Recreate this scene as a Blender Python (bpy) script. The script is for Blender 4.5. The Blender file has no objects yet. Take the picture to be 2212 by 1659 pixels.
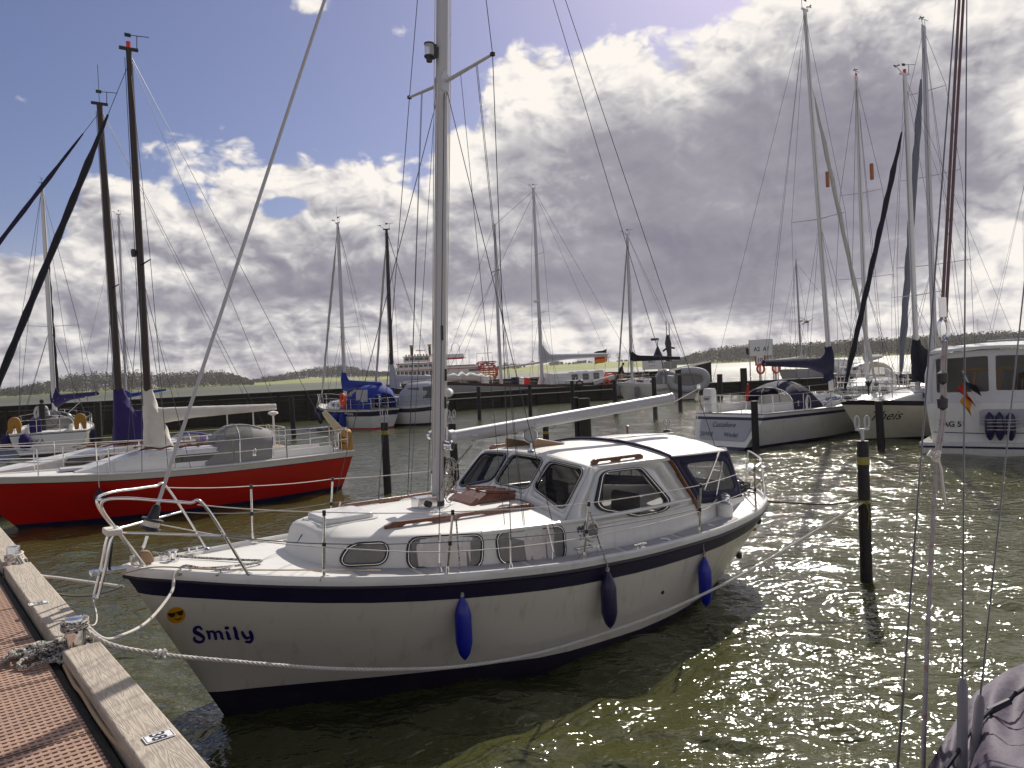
import bpy, math, random
import numpy as np
from mathutils import Vector, Matrix, noise
sc = bpy.context.scene
col = sc.collection
RAD = math.radians
rnd = random.Random(7)

# ------------------------------------------------------------------ camera
CAM_H = 3.0
FPX, CX, CY = 1661.0, 1106.0, 829.5          # focal length and centre for a 2212 x 1659 picture
ROLL, PITCH = RAD(2.7), RAD(-0.95)
_f = Vector((0, math.cos(PITCH), math.sin(PITCH)))
_r = Vector((1, 0, 0))
_u = _r.cross(_f)
CR = _r * math.cos(ROLL) - _u * math.sin(ROLL)
CU = _r * math.sin(ROLL) + _u * math.cos(ROLL)
cam = bpy.data.cameras.new('camera')
cam.sensor_width = 36.0
cam.lens = FPX / 2212 * 36
cam.clip_start = 0.05
cam.clip_end = 9000
camo = bpy.data.objects.new('camera', cam)
col.objects.link(camo)
camo.matrix_world = Matrix(((CR.x, CU.x, -_f.x, 0), (CR.y, CU.y, -_f.y, 0), (CR.z, CU.z, -_f.z, CAM_H), (0, 0, 0, 1)))
sc.camera = camo

def ray(px, py):
    return _f + CR * ((px - CX) / FPX) - CU * ((py - CY) / FPX)
def at(px, py, z=0.0):
    d = ray(px, py)
    return Vector((0, 0, CAM_H)) + d * ((z - CAM_H) / d.z)
def aty(px, py, y):
    d = ray(px, py)
    return Vector((0, 0, CAM_H)) + d * (y / d.y)

# ------------------------------------------------------------------ sun, sky
SUN_AZ, SUN_EL = RAD(23), RAD(40)
sun = bpy.data.lights.new('sun', 'SUN')
sun.energy = 4.6
sun.angle = RAD(0.5)
sun.color = (1.0, 0.94, 0.85)
suno = bpy.data.objects.new('sun', sun)
col.objects.link(suno)
sdir = Vector((math.sin(SUN_AZ) * math.cos(SUN_EL), math.cos(SUN_AZ) * math.cos(SUN_EL), math.sin(SUN_EL)))
suno.rotation_euler = sdir.to_track_quat('Z', 'Y').to_euler()
sc.view_settings.view_transform = 'Standard'
sc.view_settings.look = 'None'
sc.view_settings.exposure = 0.08
sc.view_settings.gamma = 1.0

class NT:
    """small helper to write node maths"""
    def __init__(s, tree): s.t = tree; s.n = tree.nodes; s.l = tree.links
    def put(s, sock, v):
        if v is None: return
        if isinstance(v, (int, float)): sock.default_value = v
        elif isinstance(v, (tuple, list)): sock.default_value = v
        else: s.l.new(v, sock)
    def m(s, op, a, b=None, c=None, clamp=False):
        n = s.n.new('ShaderNodeMath'); n.operation = op; n.use_clamp = clamp
        for i, v in enumerate((a, b, c)): s.put(n.inputs[i], v)
        return n.outputs[0]
    def add(s, a, b): return s.m('ADD', a, b)
    def sub(s, a, b): return s.m('SUBTRACT', a, b)
    def mul(s, a, b): return s.m('MULTIPLY', a, b)
    def sstep(s, v, lo, hi, a=0.0, b=1.0):
        n = s.n.new('ShaderNodeMapRange'); n.interpolation_type = 'SMOOTHSTEP'
        for i, x in enumerate((v, lo, hi, a, b)): s.put(n.inputs[i], x)
        return n.outputs[0]
    def noise(s, vec, scale, detail=4, rough=.5, dist=0.0, typ='FBM', lac=2.0):
        n = s.n.new('ShaderNodeTexNoise'); n.noise_type = typ
        s.put(n.inputs['Vector'], vec); n.inputs['Scale'].default_value = scale
        n.inputs['Detail'].default_value = detail; n.inputs['Roughness'].default_value = rough
        n.inputs['Distortion'].default_value = dist; n.inputs['Lacunarity'].default_value = lac
        return n.outputs['Fac'] if 'Fac' in n.outputs else n.outputs[0]
    def vmul(s, vec, xyz):
        n = s.n.new('ShaderNodeVectorMath'); n.operation = 'MULTIPLY'
        s.put(n.inputs[0], vec); n.inputs[1].default_value = xyz
        return n.outputs[0]
    def vadd(s, vec, xyz):
        n = s.n.new('ShaderNodeVectorMath'); n.operation = 'ADD'
        s.put(n.inputs[0], vec); s.put(n.inputs[1], xyz)
        return n.outputs[0]
    def xyz(s, x, y, z):
        n = s.n.new('ShaderNodeCombineXYZ')
        for i, v in enumerate((x, y, z)): s.put(n.inputs[i], v)
        return n.outputs[0]
    def mix(s, f, a, b, mode='MIX'):
        n = s.n.new('ShaderNodeMix'); n.data_type = 'RGBA'; n.blend_type = mode
        s.put(n.inputs[0], f)
        for i, v in ((6, a), (7, b)):
            if isinstance(v, (tuple, list)) and len(v) == 3: v = (*v, 1)
            s.put(n.inputs[i], v)
        return n.outputs[2]
    def curve(s, x, pts, lo, hi, vlo, vhi):
        """piecewise function of x given as points"""
        t = s.n.new('ShaderNodeMapRange'); t.clamp = True
        for i, v in enumerate((x, lo, hi, 0, 1)): s.put(t.inputs[i], v)
        n = s.n.new('ShaderNodeFloatCurve'); c = n.mapping.curves[0]
        P = [((a - lo) / (hi - lo), (b - vlo) / (vhi - vlo)) for a, b in pts]
        c.points[0].location = P[0]; c.points[1].location = P[-1]
        for q in P[1:-1]: c.points.new(*q)
        for q in c.points: q.handle_type = 'AUTO_CLAMPED'
        n.mapping.update()
        s.l.new(t.outputs[0], n.inputs['Value'])
        o = s.n.new('ShaderNodeMapRange'); o.clamp = False
        for i, v in enumerate((n.outputs[0], 0, 1, vlo, vhi)): s.put(o.inputs[i], v)
        return o.outputs[0]

world = bpy.data.worlds.new('World')
sc.world = world
world.use_nodes = True
w = NT(world.node_tree)
w.n.clear()
sky = w.n.new('ShaderNodeTexSky')
sky.sky_type = 'NISHITA'
sky.sun_disc = False
sky.sun_elevation = SUN_EL
sky.sun_rotation = SUN_AZ
sky.altitude = 0
sky.air_density = 1.0
sky.dust_density = 1.0
sky.ozone_density = 3.0
tc = w.n.new('ShaderNodeTexCoord')
D = tc.outputs['Generated']
sep = w.n.new('ShaderNodeSeparateXYZ'); w.l.new(D, sep.inputs[0])
DX, DY, DZ = sep.outputs
az = w.m('MULTIPLY', w.m('ARCTAN2', DX, DY), 57.2958)
el = w.m('MULTIPLY', w.m('ARCSINE', DZ), 57.2958)
# cloud coordinates: directions, squeezed vertically so that billows get flatter low down
V = w.xyz(w.mul(az, .0175), w.mul(el, .0262), w.mul(DY, .25))
def billow(v):
    o = None
    for sc_, k in ((6.0, .46), (13, .27), (28, .17), (60, .10)):
        b = w.mul(w.m('ABSOLUTE', w.sub(w.noise(v, sc_, 1.5, .5), .5)), k * 4.4)
        o = b if o is None else w.add(o, b)
    return o
warp = w.n.new('ShaderNodeTexNoise'); w.l.new(V, warp.inputs['Vector']); warp.inputs['Scale'].default_value = 9; warp.inputs['Detail'].default_value = 4
wv = w.vadd(V, w.vmul(w.vadd(warp.outputs['Color'], (-.5, -.5, -.5)), (.055, .045, .05)))
n1 = w.noise(wv, 8.0, 9, .58)
n2 = w.noise(wv, 3.4, 3, .5)
SH = (.010, .016, 0)
bil = billow(wv)
bils = billow(w.vadd(wv, SH))
streak = w.noise(w.vmul(V, (3.2, 15, 3)), 2.3, 7, .6)
def blob(a0, e0, ra, re):
    x = w.mul(w.sub(az, a0), 1 / ra); y = w.mul(w.sub(el, e0), 1 / re)
    return w.m('EXPONENT', w.mul(w.add(w.mul(x, x), w.mul(y, y)), -1.0))
def blobs(lst):
    o = None
    for a0, e0, ra, re, k in lst:
        b = w.mul(blob(a0, e0, ra, re), k)
        o = b if o is None else w.add(o, b)
    return o
edge = w.curve(az, [(-180, 32), (-90, 16), (-60, 10), (-38, 9.5), (-33.5, 10.5), (-31, 11.2), (-29.6, 14.0), (-28, 16.2), (-25, 16.9), (-21, 16.8), (-16, 17.2),
    (-13, 17.6), (-9, 16.6), (-5.6, 15.6), (-4.0, 18.4), (-1.2, 20.2), (1.6, 22.3), (6.5, 23.4), (8.9, 23.9), (12, 23.0), (13.7, 22.6), (15.7, 24.2), (19, 27), (28, 40), (40, 44), (60, 24), (90, 20), (180, 32)], -180, 180, 0, 60)
holes = blobs([(-32.5, 9.9, 3.2, .9, 1.3), (-26.2, 14.2, 2.6, 1.0, .75), (-21.8, 12.6, 2.4, 1.0, .65), (-16.0, 12.3, 2.2, .9, 1.15), (-31.5, 13.4, 3, 1.4, .3)])
wisps = blobs([(-13.4, 25.2, 2.6, 1.0, .62), (-7.0, 24.0, 1.6, .9, .52), (-31.0, 18.1, 1.6, .8, .5), (-33, 12.2, 2.4, 1.0, .55), (-38, 22, 4, 2, .5)])
depth = w.sub(edge, el)
crisp = w.add(w.mul(w.sub(bil, .42), 1.15), w.mul(w.sub(n1, .5), 1.7))
raw = w.add(w.mul(depth, .26), crisp)
dens = w.sub(w.add(w.m('MINIMUM', w.mul(depth, .26), 1.05), crisp), holes)
wd = w.add(w.sub(wisps, .62), w.add(w.mul(w.sub(n1, .45), 2.2), w.mul(w.sub(bil, .4), .6)))
dens = w.m('MAXIMUM', dens, wd)
over = w.mul(w.sstep(el, 31, 42), w.sstep(DY, -.1, .35))          # broken cloud added overhead, out of view, to brighten the water
dens = w.m('MAXIMUM', dens, w.mul(over, w.add(.35, w.mul(w.sub(n2, .5), 3.0))))
alpha = w.sstep(dens, .0, .34)
# light and dark parts of the cloud bank
dark = blobs([(9, 13.5, 10, 7.0, .85), (20, 16, 9, 6.5, .62), (26, 11, 7, 6, .50), (31, 14, 7, 7, .42), (13, 6.6, 11, 3.0, .70), (-8, 7.4, 5, 1.4, .75), (-16.5, 6.6, 6, 1.2, .62),
              (2.5, 6.2, 6, 1.5, .66), (-26, 5.2, 7, 1.3, .50), (0.5, 16.0, 2.2, 1.6, .45), (-2, 11.5, 4, 2, .30), (18, 4.2, 9, 1.5, .35), (-21, 9.6, 4, 1.0, .30), (-14, 10.0, 4, 1.0, .28), (-10, 13.2, 4, 1.0, .2)])
lite = blobs([(-22, 14.8, 6, 2.0, .12), (-10, 14.0, 6, 2.4, .12), (3, 19.5, 5, 1.8, .16), (10, 22, 5, 1.4, .2), (34.5, 14.5, 2.0, 2.5, .35), (33, 7.5, 3.0, 1.5, .30), (16, 23.6, 6, 1.2, .30), (24, 23.0, 4, 1.6, .40), (31, 20.5, 3, 1.4, .40), (20, 20, 1.6, 1.0, .3), (-3.2, 15, 1.2, 1.6, .3), (6, 2.2, 12, 1.3, .20), (-15, 3.6, 12, .8, .15), (22, 4.0, 4, 2.0, .25), (60, 40, 30, 30, .4)])
core = w.sstep(raw, .35, 2.0)
soft = w.m('MINIMUM', dark, 1.0)
target = w.sub(.77, w.mul(soft, .46))
lum = w.add(w.mul(w.sub(1.0, core), .90), w.mul(core, target))
lum = w.add(lum, lite)
relief = w.add(w.mul(w.sub(bil, bils), 1.05), w.mul(w.sub(bil, .42), .20))
lum = w.add(lum, w.mul(relief, w.sub(1.0, w.mul(w.mul(soft, core), .72))))
lum = w.add(lum, w.mul(w.sub(n1, .5), w.sub(.55, w.mul(soft, .30))))
lum = w.add(lum, w.mul(w.sub(n2, .5), .62))
low = w.sstep(el, 6.0, 2.0)
lum = w.add(lum, w.mul(w.mul(w.sub(streak, .47), 1.15), low))
lum = w.m('MINIMUM', w.m('MAXIMUM', w.mul(lum, .92), 0.02), 1.15)
ramp = w.n.new('ShaderNodeValToRGB')
w.l.new(lum, ramp.inputs[0])
E_ = ramp.color_ramp.elements
E_[0].position = 0.0; E_[0].color = (.190, .180, .240, 1)
E_[1].position = 1.0; E_[1].color = (.93, .88, .82, 1)
for p, c in ((.22, (.245, .235, .285)), (.45, (.33, .315, .36)), (.68, (.55, .53, .545)), (.85, (.78, .745, .72))):
    e = E_.new(p); e.color = (*c, 1)
SKY_STRENGTH = 0.10
cloudc = w.vmul(ramp.outputs[0], (1 / SKY_STRENGTH,) * 3)
skyc = w.vmul(sky.outputs[0], (.74, .64, .73))
haze_f = w.sstep(el, 12.0, -1.0, 0.0, .75)
skyc = w.mix(haze_f, skyc, (6.2, 6.1, 6.6))
final = w.mix(alpha, skyc, cloudc)
bg = w.n.new('ShaderNodeBackground')
bg.inputs[1].default_value = SKY_STRENGTH
w.l.new(final, bg.inputs[0])
wo = w.n.new('ShaderNodeOutputWorld')
w.l.new(bg.outputs[0], wo.inputs[0])

# ------------------------------------------------------------------ materials
def new_mat(name):
    m = bpy.data.materials.new(name); m.use_nodes = True
    t = NT(m.node_tree); b = t.n['Principled BSDF']
    return m, t, b
def setp(b, **k):
    for a, v in k.items():
        s = b.inputs[a.replace('_', ' ')]
        s.default_value = (*v, 1) if isinstance(v, tuple) and len(v) == 3 and s.type == 'RGBA' else v
def simple(name, c, rough=.5, metal=0.0, var=.12, scale=6.0, bump=0.0, bscale=40.0, coat=0.0, spec=.5, dirt=None, dscale=2.0, streak=None):
    """painted / cloth / metal surface with uneven tone and a fine relief"""
    m, t, b = new_mat(name)
    o = t.n.new('ShaderNodeTexCoord').outputs['Object']
    n = t.noise(o, scale, 6, .6)
    c2 = tuple(x * (1 - var) for x in c); c1 = tuple(min(1, x * (1 + var)) for x in c)
    colr = t.mix(n, c2, c1)
    if dirt:
        f = t.sstep(t.noise(t.vmul(o, (1, 1, 2.2)), dscale, 8, .65), .52, .75, 0, .6)
        colr = t.mix(f, colr, dirt)
    if streak:                                  # rain and rust runs down the side
        f = t.sstep(t.noise(t.vmul(o, (9, 9, .55)), 1.0, 5, .6), .54, .74, 0, .45)
        colr = t.mix(f, colr, streak)
        f = t.mul(t.sstep(t.noise(t.vmul(o, (1.2, 1.2, 16)), 1.0, 6, .7), .60, .68, 0, .35), t.sstep(t.noise(o, 1.3, 2), .5, .6))
        colr = t.mix(f, colr, streak)
    t.l.new(colr, b.inputs['Base Color'])
    rr = t.add(rough - .06, t.mul(n, .12))
    t.l.new(rr, b.inputs['Roughness'])
    setp(b, Metallic=metal, Coat_Weight=coat, Coat_Roughness=.08, Specular_IOR_Level=spec)
    if bump:
        bn = t.n.new('ShaderNodeBump'); bn.inputs['Distance'].default_value = bump; bn.inputs['Strength'].default_value = 1
        t.l.new(t.noise(o, bscale, 5, .6), bn.inputs['Height']); t.l.new(bn.outputs[0], b.inputs['Normal'])
    return m
def glass(name, tint, op=.25, rough=.03, film=None):
    """thin pane: mostly see-through, with a mirror-like sheen"""
    m, t, b = new_mat(name)
    setp(b, Base_Color=film or (.02, .02, .02), Roughness=rough)
    tr = t.n.new('ShaderNodeBsdfTransparent'); tr.inputs[0].default_value = (*[.55 + .45 * x for x in tint], 1)
    o = t.n.new('ShaderNodeTexCoord').outputs['Object']
    f = t.add(op - .05, t.mul(t.noise(o, 5, 5, .6), .10))
    mx = t.n.new('ShaderNodeMixShader')
    t.l.new(f, mx.inputs[0]); t.l.new(tr.outputs[0], mx.inputs[1]); t.l.new(b.outputs[0], mx.inputs[2])
    t.l.new(mx.outputs[0], t.n['Material Output'].inputs[0])
    return m
M = {}
M['gel'] = simple('white_gelcoat', (.68, .67, .64), .22, var=.06, scale=3, coat=.5, dirt=(.52, .50, .45), dscale=3, streak=(.50, .45, .36))
M['deck'] = simple('deck_paint', (.63, .62, .59), .5, var=.06, scale=5, bump=.0006, bscale=300, dirt=(.58, .56, .52), dscale=5)
M['pad'] = simple('grey_nonslip', (.36, .355, .36), .75, var=.10, scale=8, bump=.001, bscale=400)
M['hullwhite'] = simple('cream_topsides', (.61, .57, .51), .24, var=.07, scale=1.6, coat=.4, dirt=(.50, .46, .38), dscale=1.5, streak=(.40, .34, .25))
M['navy'] = simple('navy_paint', (.012, .010, .040), .35, var=.25, scale=3, coat=.0, dirt=(.03, .022, .055), dscale=6)
M['boot'] = simple('dark_bottom_paint', (.014, .010, .026), .55, var=.3, scale=5, dirt=(.035, .035, .02), dscale=4)
M['strake'] = simple('purple_black_strake', (.016, .008, .022), .45, var=.3, scale=9)
M['teak'] = simple('varnished_teak', (.15, .045, .017), .28, var=.35, scale=14, coat=.6, bump=.0005, bscale=60)
M['teak_dry'] = simple('weathered_teak', (.30, .19, .11), .7, var=.25, scale=18, bump=.001, bscale=80)
M['steel'] = simple('polished_steel', (.72, .71, .70), .16, 1.0, var=.06, scale=12)
M['alu'] = simple('anodised_aluminium', (.40, .39, .40), .48, .25, var=.08, scale=9)
M['alu_dull'] = simple('dull_aluminium', (.48, .47, .50), .45, .35, var=.10, scale=9)
M['spar'] = simple('pale_anodised_spar', (.60, .59, .59), .42, .2, var=.08, scale=9)
M['tentwhite'] = simple('white_tent_canvas', (.66, .65, .66), .8, var=.06, scale=4, bump=.006, bscale=5)
M['brownmast'] = simple('dark_bronze_spar', (.030, .018, .016), .38, .3, var=.25, scale=8)
M['black'] = simple('black_plastic', (.012, .012, .014), .42, var=.25, scale=20)
M['rubber'] = simple('black_rubber_seal', (.010, .009, .012), .55, var=.2, scale=25)
M['wire'] = simple('wire_rope', (.20, .19, .19), .35, .7, var=.15, scale=60)
M['wiredark'] = simple('dark_rigging_wire', (.045, .045, .055), .45, .4, var=.2, scale=40)
M['ropew'] = simple('white_rope', (.62, .58, .53), .85, var=.15, scale=60, bump=.002, bscale=220, dirt=(.40, .36, .28), dscale=9)
M['roped'] = simple('dark_rope', (.035, .034, .034), .9, var=.3, scale=70, bump=.002, bscale=220)
M['rope_tan'] = simple('tan_rope', (.42, .30, .18), .85, var=.2, scale=60, bump=.002, bscale=220)
M['blue'] = simple('bright_blue_vinyl', (.004, .012, .30), .30, var=.15, scale=8, dirt=(.03, .035, .22), dscale=8)
M['fnavy'] = simple('navy_vinyl', (.014, .010, .055), .38, var=.2, scale=8, dirt=(.04, .035, .08), dscale=8)
M['cloth_navy'] = simple('navy_canvas', (.012, .011, .045), .85, var=.25, scale=7, bump=.004, bscale=9)
M['cloth_blue'] = simple('royal_blue_canvas', (.008, .03, .26), .8, var=.2, scale=7, bump=.004, bscale=9)
M['cloth_purple'] = simple('violet_navy_canvas', (.020, .010, .095), .85, var=.25, scale=6, bump=.004, bscale=8)
M['cloth_white'] = simple('white_canvas', (.62, .58, .52), .85, var=.12, scale=6, bump=.005, bscale=9, dirt=(.45, .40, .33))
M['cloth_grey'] = simple('grey_canvas', (.23, .22, .21), .85, var=.15, scale=6, bump=.004, bscale=8)
M['cloth_lgrey'] = simple('pale_grey_canvas', (.42, .42, .45), .8, var=.12, scale=6, bump=.004, bscale=8)
M['cloth_black'] = simple('black_canvas', (.012, .011, .020), .85, var=.25, scale=6, bump=.004, bscale=8)
M['cloth_silver'] = simple('wet_glitter_canvas', (.50, .49, .49), .35, var=.42, scale=70, bump=.004, bscale=140)  # pale speckle in the colour imitates glitter off the wet cloth
M['tarp'] = simple('violet_grey_tarpaulin', (.062, .045, .076), .7, var=.10, scale=3, bump=.02, bscale=4)
M['sailgrey'] = simple('furled_sail_cloth', (.40, .39, .38), .8, var=.15, scale=5, bump=.006, bscale=12)
M['red'] = simple('red_hull_paint', (.46, .006, .002), .34, var=.14, scale=2.5, coat=.12, dirt=(.26, .012, .006), dscale=3)
M['orange'] = simple('orange_plastic', (.80, .10, .02), .5, var=.12)
M['redp'] = simple('signal_red_paint', (.55, .03, .02), .5, var=.12)
M['yellow'] = simple('yellow_plastic', (.42, .20, .02), .5, var=.2, scale=9, dirt=(.35, .18, .03))
M['white'] = simple('white_paint', (.78, .77, .75), .4, var=.05)
M['greyhull'] = simple('grey_green_hull', (.30, .30, .29), .5, var=.12, scale=2)
M['creamhull'] = simple('cream_hull', (.62, .59, .47), .28, var=.06, scale=2, coat=.3)
M['glassdark'] = simple('tinted_window', (.018, .017, .022), .08, var=.3, scale=2, spec=.8)
M['clear'] = glass('clear_pane', (.55, .56, .57), .30)
M['vinyl'] = glass('clear_vinyl', (.62, .62, .62), .26, .10, (.4, .4, .4))
M['vinyl_dull'] = glass('dull_vinyl', (.45, .44, .43), .42, .15, (.32, .31, .30))
M['lens'] = glass('lamp_lens', (.8, .8, .8), .4, .03, (.7, .7, .7))
M['curtain'] = simple('net_curtain', (.58, .53, .50), .95, var=.18, scale=20)
M['wood_in'] = simple('dark_cabin_wood', (.060, .030, .018), .5, var=.3, scale=9)
M['yellowtape'] = simple('yellow_tape', (.30, .25, .05), .6, var=.2, scale=30)
M['ink'] = simple('dark_ink', (.016, .016, .045), .5, var=.1)
M['inkblue'] = simple('dark_blue_vinyl_lettering', (.010, .004, .115), .4, var=.12, scale=20)
M['gold'] = simple('gold_flag_cloth', (.62, .26, .02), .8, var=.1)
M['flagred'] = simple('red_flag_cloth', (.42, .022, .012), .8, var=.1)
M['flagblue'] = simple('pale_blue_flag_cloth', (.08, .30, .62), .8, var=.1)
M['emoji'] = simple('yellow_sticker', (.55, .25, .005), .45, var=.06)
M['emojidark'] = simple('brown_sticker', (.035, .010, .006), .45, var=.1)
M['skin'] = simple('skin', (.42, .25, .18), .6, var=.1)
M['hair'] = simple('dark_hair', (.03, .02, .015), .7, var=.2)

def wood_mat(name, c1, c2, rough=.8, axis=0):
    """weathered plank: stretched grain rings, knots and grey patches"""
    m, t, b = new_mat(name)
    o = t.n.new('ShaderNodeTexCoord').outputs['Object']
    st = [14, 14, 14]; st[axis] = 1.1
    v = t.vmul(o, tuple(st))
    n = t.noise(v, 1.0, 4, .55, .6)
    rings = t.m('FRACT', t.mul(n, 9.0))
    rings = t.sstep(t.m('ABSOLUTE', t.sub(rings, .5)), .0, .5)
    fine = t.noise(t.vmul(o, tuple(x * 9 for x in st)), 1.0, 3, .6)
    f = t.add(t.mul(rings, .55), t.mul(fine, .45))
    base = t.mix(f, c1, c2)
    base = t.mix(t.sstep(t.noise(o, 2.6, 6, .65), .5, .72, 0, .55), base, tuple(x * .72 for x in c1))
    knots = t.sstep(t.noise(o, 11, 2, .5), .74, .80, 0, .7)
    base = t.mix(knots, base, tuple(x * .35 for x in c1))
    t.l.new(base, b.inputs['Base Color']); setp(b, Roughness=rough)
    bn = t.n.new('ShaderNodeBump'); bn.inputs['Distance'].default_value = .0025
    t.l.new(f, bn.inputs['Height']); t.l.new(bn.outputs[0], b.inputs['Normal'])
    return m
M['plank'] = wood_mat('weathered_plank', (.30, .25, .20), (.50, .44, .36))
M['timber'] = wood_mat('dark_tarred_timber', (.020, .016, .012), (.050, .042, .030), .85)
M['pile'] = simple('tarred_pile', (.012, .008, .010), .6, var=.45, scale=7, bump=.010, bscale=14, dirt=(.030, .024, .018), dscale=4)
M['oldpile'] = simple('old_oak_pile', (.045, .036, .028), .9, var=.4, scale=6, bump=.012, bscale=14, dirt=(.03, .045, .015), dscale=3)
M['grate'] = simple('red_brown_grating', (.37, .235, .170), .75, var=.20, scale=3, bump=.001, bscale=160, dirt=(.29, .18, .15), dscale=5)
M['under'] = simple('dark_pontoon_float', (.020, .016, .014), .9, var=.3)

def speckle_mat():
    m, t, b = new_mat('speckled_rope')
    o = t.n.new('ShaderNodeTexCoord').outputs['Object']
    vo = t.n.new('ShaderNodeTexVoronoi'); vo.inputs['Scale'].default_value = 120; t.l.new(o, vo.inputs['Vector'])
    f = t.sstep(vo.outputs['Color'], .35, .5)
    t.l.new(t.mix(f, (.035, .035, .033), (.46, .43, .38)), b.inputs['Base Color']); setp(b, Roughness=.9)
    return m
M['speckle'] = speckle_mat()
def redfleck_mat():
    m, t, b = new_mat('red_flecked_rope')
    o = t.n.new('ShaderNodeTexCoord').outputs['Object']
    wv_ = t.n.new('ShaderNodeTexWave'); wv_.bands_direction = 'Z'; wv_.inputs['Scale'].default_value = 4.5; wv_.inputs['Distortion'].default_value = 1.5
    t.l.new(o, wv_.inputs['Vector'])
    f = t.mul(t.sstep(wv_.outputs['Fac'], .70, .8, 0, .8), t.sstep(t.noise(o, 60, 1), .50, .55))
    t.l.new(t.mix(t.mul(f, .7), (.34, .31, .30), (.30, .09, .06)), b.inputs['Base Color']); setp(b, Roughness=.9)
    return m
M['redfleck'] = redfleck_mat()
M['stay_brown'] = simple('brown_coated_line', (.13, .075, .075), .7, var=.2, scale=30)

# ------------------------------------------------------------------ mesh helpers
class MB:
    def __init__(s): s.v = []; s.f = []; s.mi = []; s.k = 0
    def face(s, *ix): s.f.append(ix); s.mi.append(s.k)
    def pts(s, ps):
        i = len(s.v); s.v.extend([tuple(p) for p in ps]); return i
    def box(s, c, d, rot=None):
        x, y, z = d[0] / 2, d[1] / 2, d[2] / 2
        P = [Vector(q) for q in ((-x, -y, -z), (x, -y, -z), (x, y, -z), (-x, y, -z), (-x, -y, z), (x, -y, z), (x, y, z), (-x, y, z))]
        if rot is not None: P = [rot @ q for q in P]
        i = s.pts([q + Vector(c) for q in P])
        for q in ((0, 3, 2, 1), (4, 5, 6, 7), (0, 1, 5, 4), (1, 2, 6, 5), (2, 3, 7, 6), (3, 0, 4, 7)): s.face(*[i + a for a in q])
        return s
    def loft(s, rings, closed=True, caps=True, loop=False):
        n = len(rings[0]); b = [s.pts(r) for r in rings]
        R_ = list(range(len(rings) - 1))
        for a in R_ + ([len(rings) - 1] if loop else []):
            A, B = b[a], b[(a + 1) % len(rings)]
            for j in range(n if closed else n - 1):
                k = (j + 1) % n
                s.face(A + j, A + k, B + k, B + j)
        if caps and closed and not loop:
            s.face(*[b[0] + j for j in range(n)][::-1]); s.face(*[b[-1] + j for j in range(n)])
        return s
    def tube(s, path, r, seg=8, caps=True, flat=1.0, loop=False):
        P = [Vector(p) for p in path]; n = len(P)
        rr = r if isinstance(r, (list, tuple)) else [r] * n
        rings = []; up = None
        for i in range(n):
            if loop: t = P[(i + 1) % n] - P[i - 1]
            else: t = P[min(i + 1, n - 1)] - P[max(i - 1, 0)]
            if t.length < 1e-9: t = Vector((0, 0, 1))
            t.normalize()
            if up is None:
                up = Vector((0, 0, 1)) if abs(t.z) < .9 else Vector((1, 0, 0))
            x = up.cross(t)
            if x.length < 1e-6: x = Vector((0, 1, 0)).cross(t)
            x.normalize(); y = t.cross(x); up = y
            rings.append([P[i] + x * (math.cos(a) * rr[i]) + y * (math.sin(a) * rr[i] * flat) for a in [2 * math.pi * q / seg for q in range(seg)]])
        return s.loft(rings, True, caps, loop)
    def cyl(s, a, b, r, r2=None, seg=12): return s.tube([a, b], [r, r if r2 is None else r2], seg)
    def lathe(s, prof, M_=None, seg=16):
        rings = []
        for r, z in prof:
            rings.append([Vector((r * math.cos(a), r * math.sin(a), z)) for a in [2 * math.pi * q / seg for q in range(seg)]])
        if M_ is not None: rings = [[M_ @ p for p in r] for r in rings]
        return s.loft(rings)
    def prism(s, poly, h0, h1, f=None):
        """2-D polygon extruded from h0 to h1; f maps (x, y, h) to a point"""
        f = f or (lambda x, y, h: (x, y, h))
        n = len(poly)
        a = s.pts([f(x, y, h0) for x, y in poly]); b = s.pts([f(x, y, h1) for x, y in poly])
        s.face(*[a + i for i in range(n)][::-1]); s.face(*[b + i for i in range(n)])
        for i in range(n): s.face(a + i, a + (i + 1) % n, b + (i + 1) % n, b + i)
        return s
    def ribbon(s, inner, outer):
        n = len(inner); a = s.pts(inner); b = s.pts(outer)
        for i in range(n): s.face(a + i, a + (i + 1) % n, b + (i + 1) % n, b + i)
        return s
    def build(s, name, mats, parent=None, smooth=35, loc=None, bevel=0):
        me = bpy.data.meshes.new(name)
        me.from_pydata([tuple(p) for p in s.v], [], s.f)
        if not isinstance(mats, (list, tuple)): mats = [mats]
        for m in mats: me.materials.append(M[m] if isinstance(m, str) else m)
        me.polygons.foreach_set('material_index', s.mi)
        if smooth:
            me.polygons.foreach_set('use_smooth', [True] * len(me.polygons))
            me.set_sharp_from_angle(angle=RAD(smooth))
        me.validate(); me.update()
        o = bpy.data.objects.new(name, me); col.objects.link(o)
        if parent is not None: o.parent = parent
        if loc is not None: o.location = loc
        if bevel:
            bm_ = o.modifiers.new('edges', 'BEVEL'); bm_.width = bevel; bm_.segments = 2; bm_.limit_method = 'ANGLE'
        return o
def tag(o, label, cat, group=None, kind=None):
    if label: o['label'] = label
    if cat: o['category'] = cat
    if group: o['group'] = group
    if kind: o['kind'] = kind
    return o
def thing(name, label, cat, loc=(0, 0, 0), rz=0.0, group=None):
    o = bpy.data.objects.new(name, None); o.empty_display_size = .3
    col.objects.link(o); o.location = loc; o.rotation_euler = (0, 0, rz)
    return tag(o, label, cat, group)
def struct(o): o['kind'] = 'structure'; return o
def copy_tree(o, parent=None):
    c = o.copy(); col.objects.link(c)
    if parent is not None: c.parent = parent
    for ch in [q for q in bpy.data.objects if q.parent == o]: copy_tree(ch, c)
    return c
def lerp(a, b, t): return a + (b - a) * t
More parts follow.
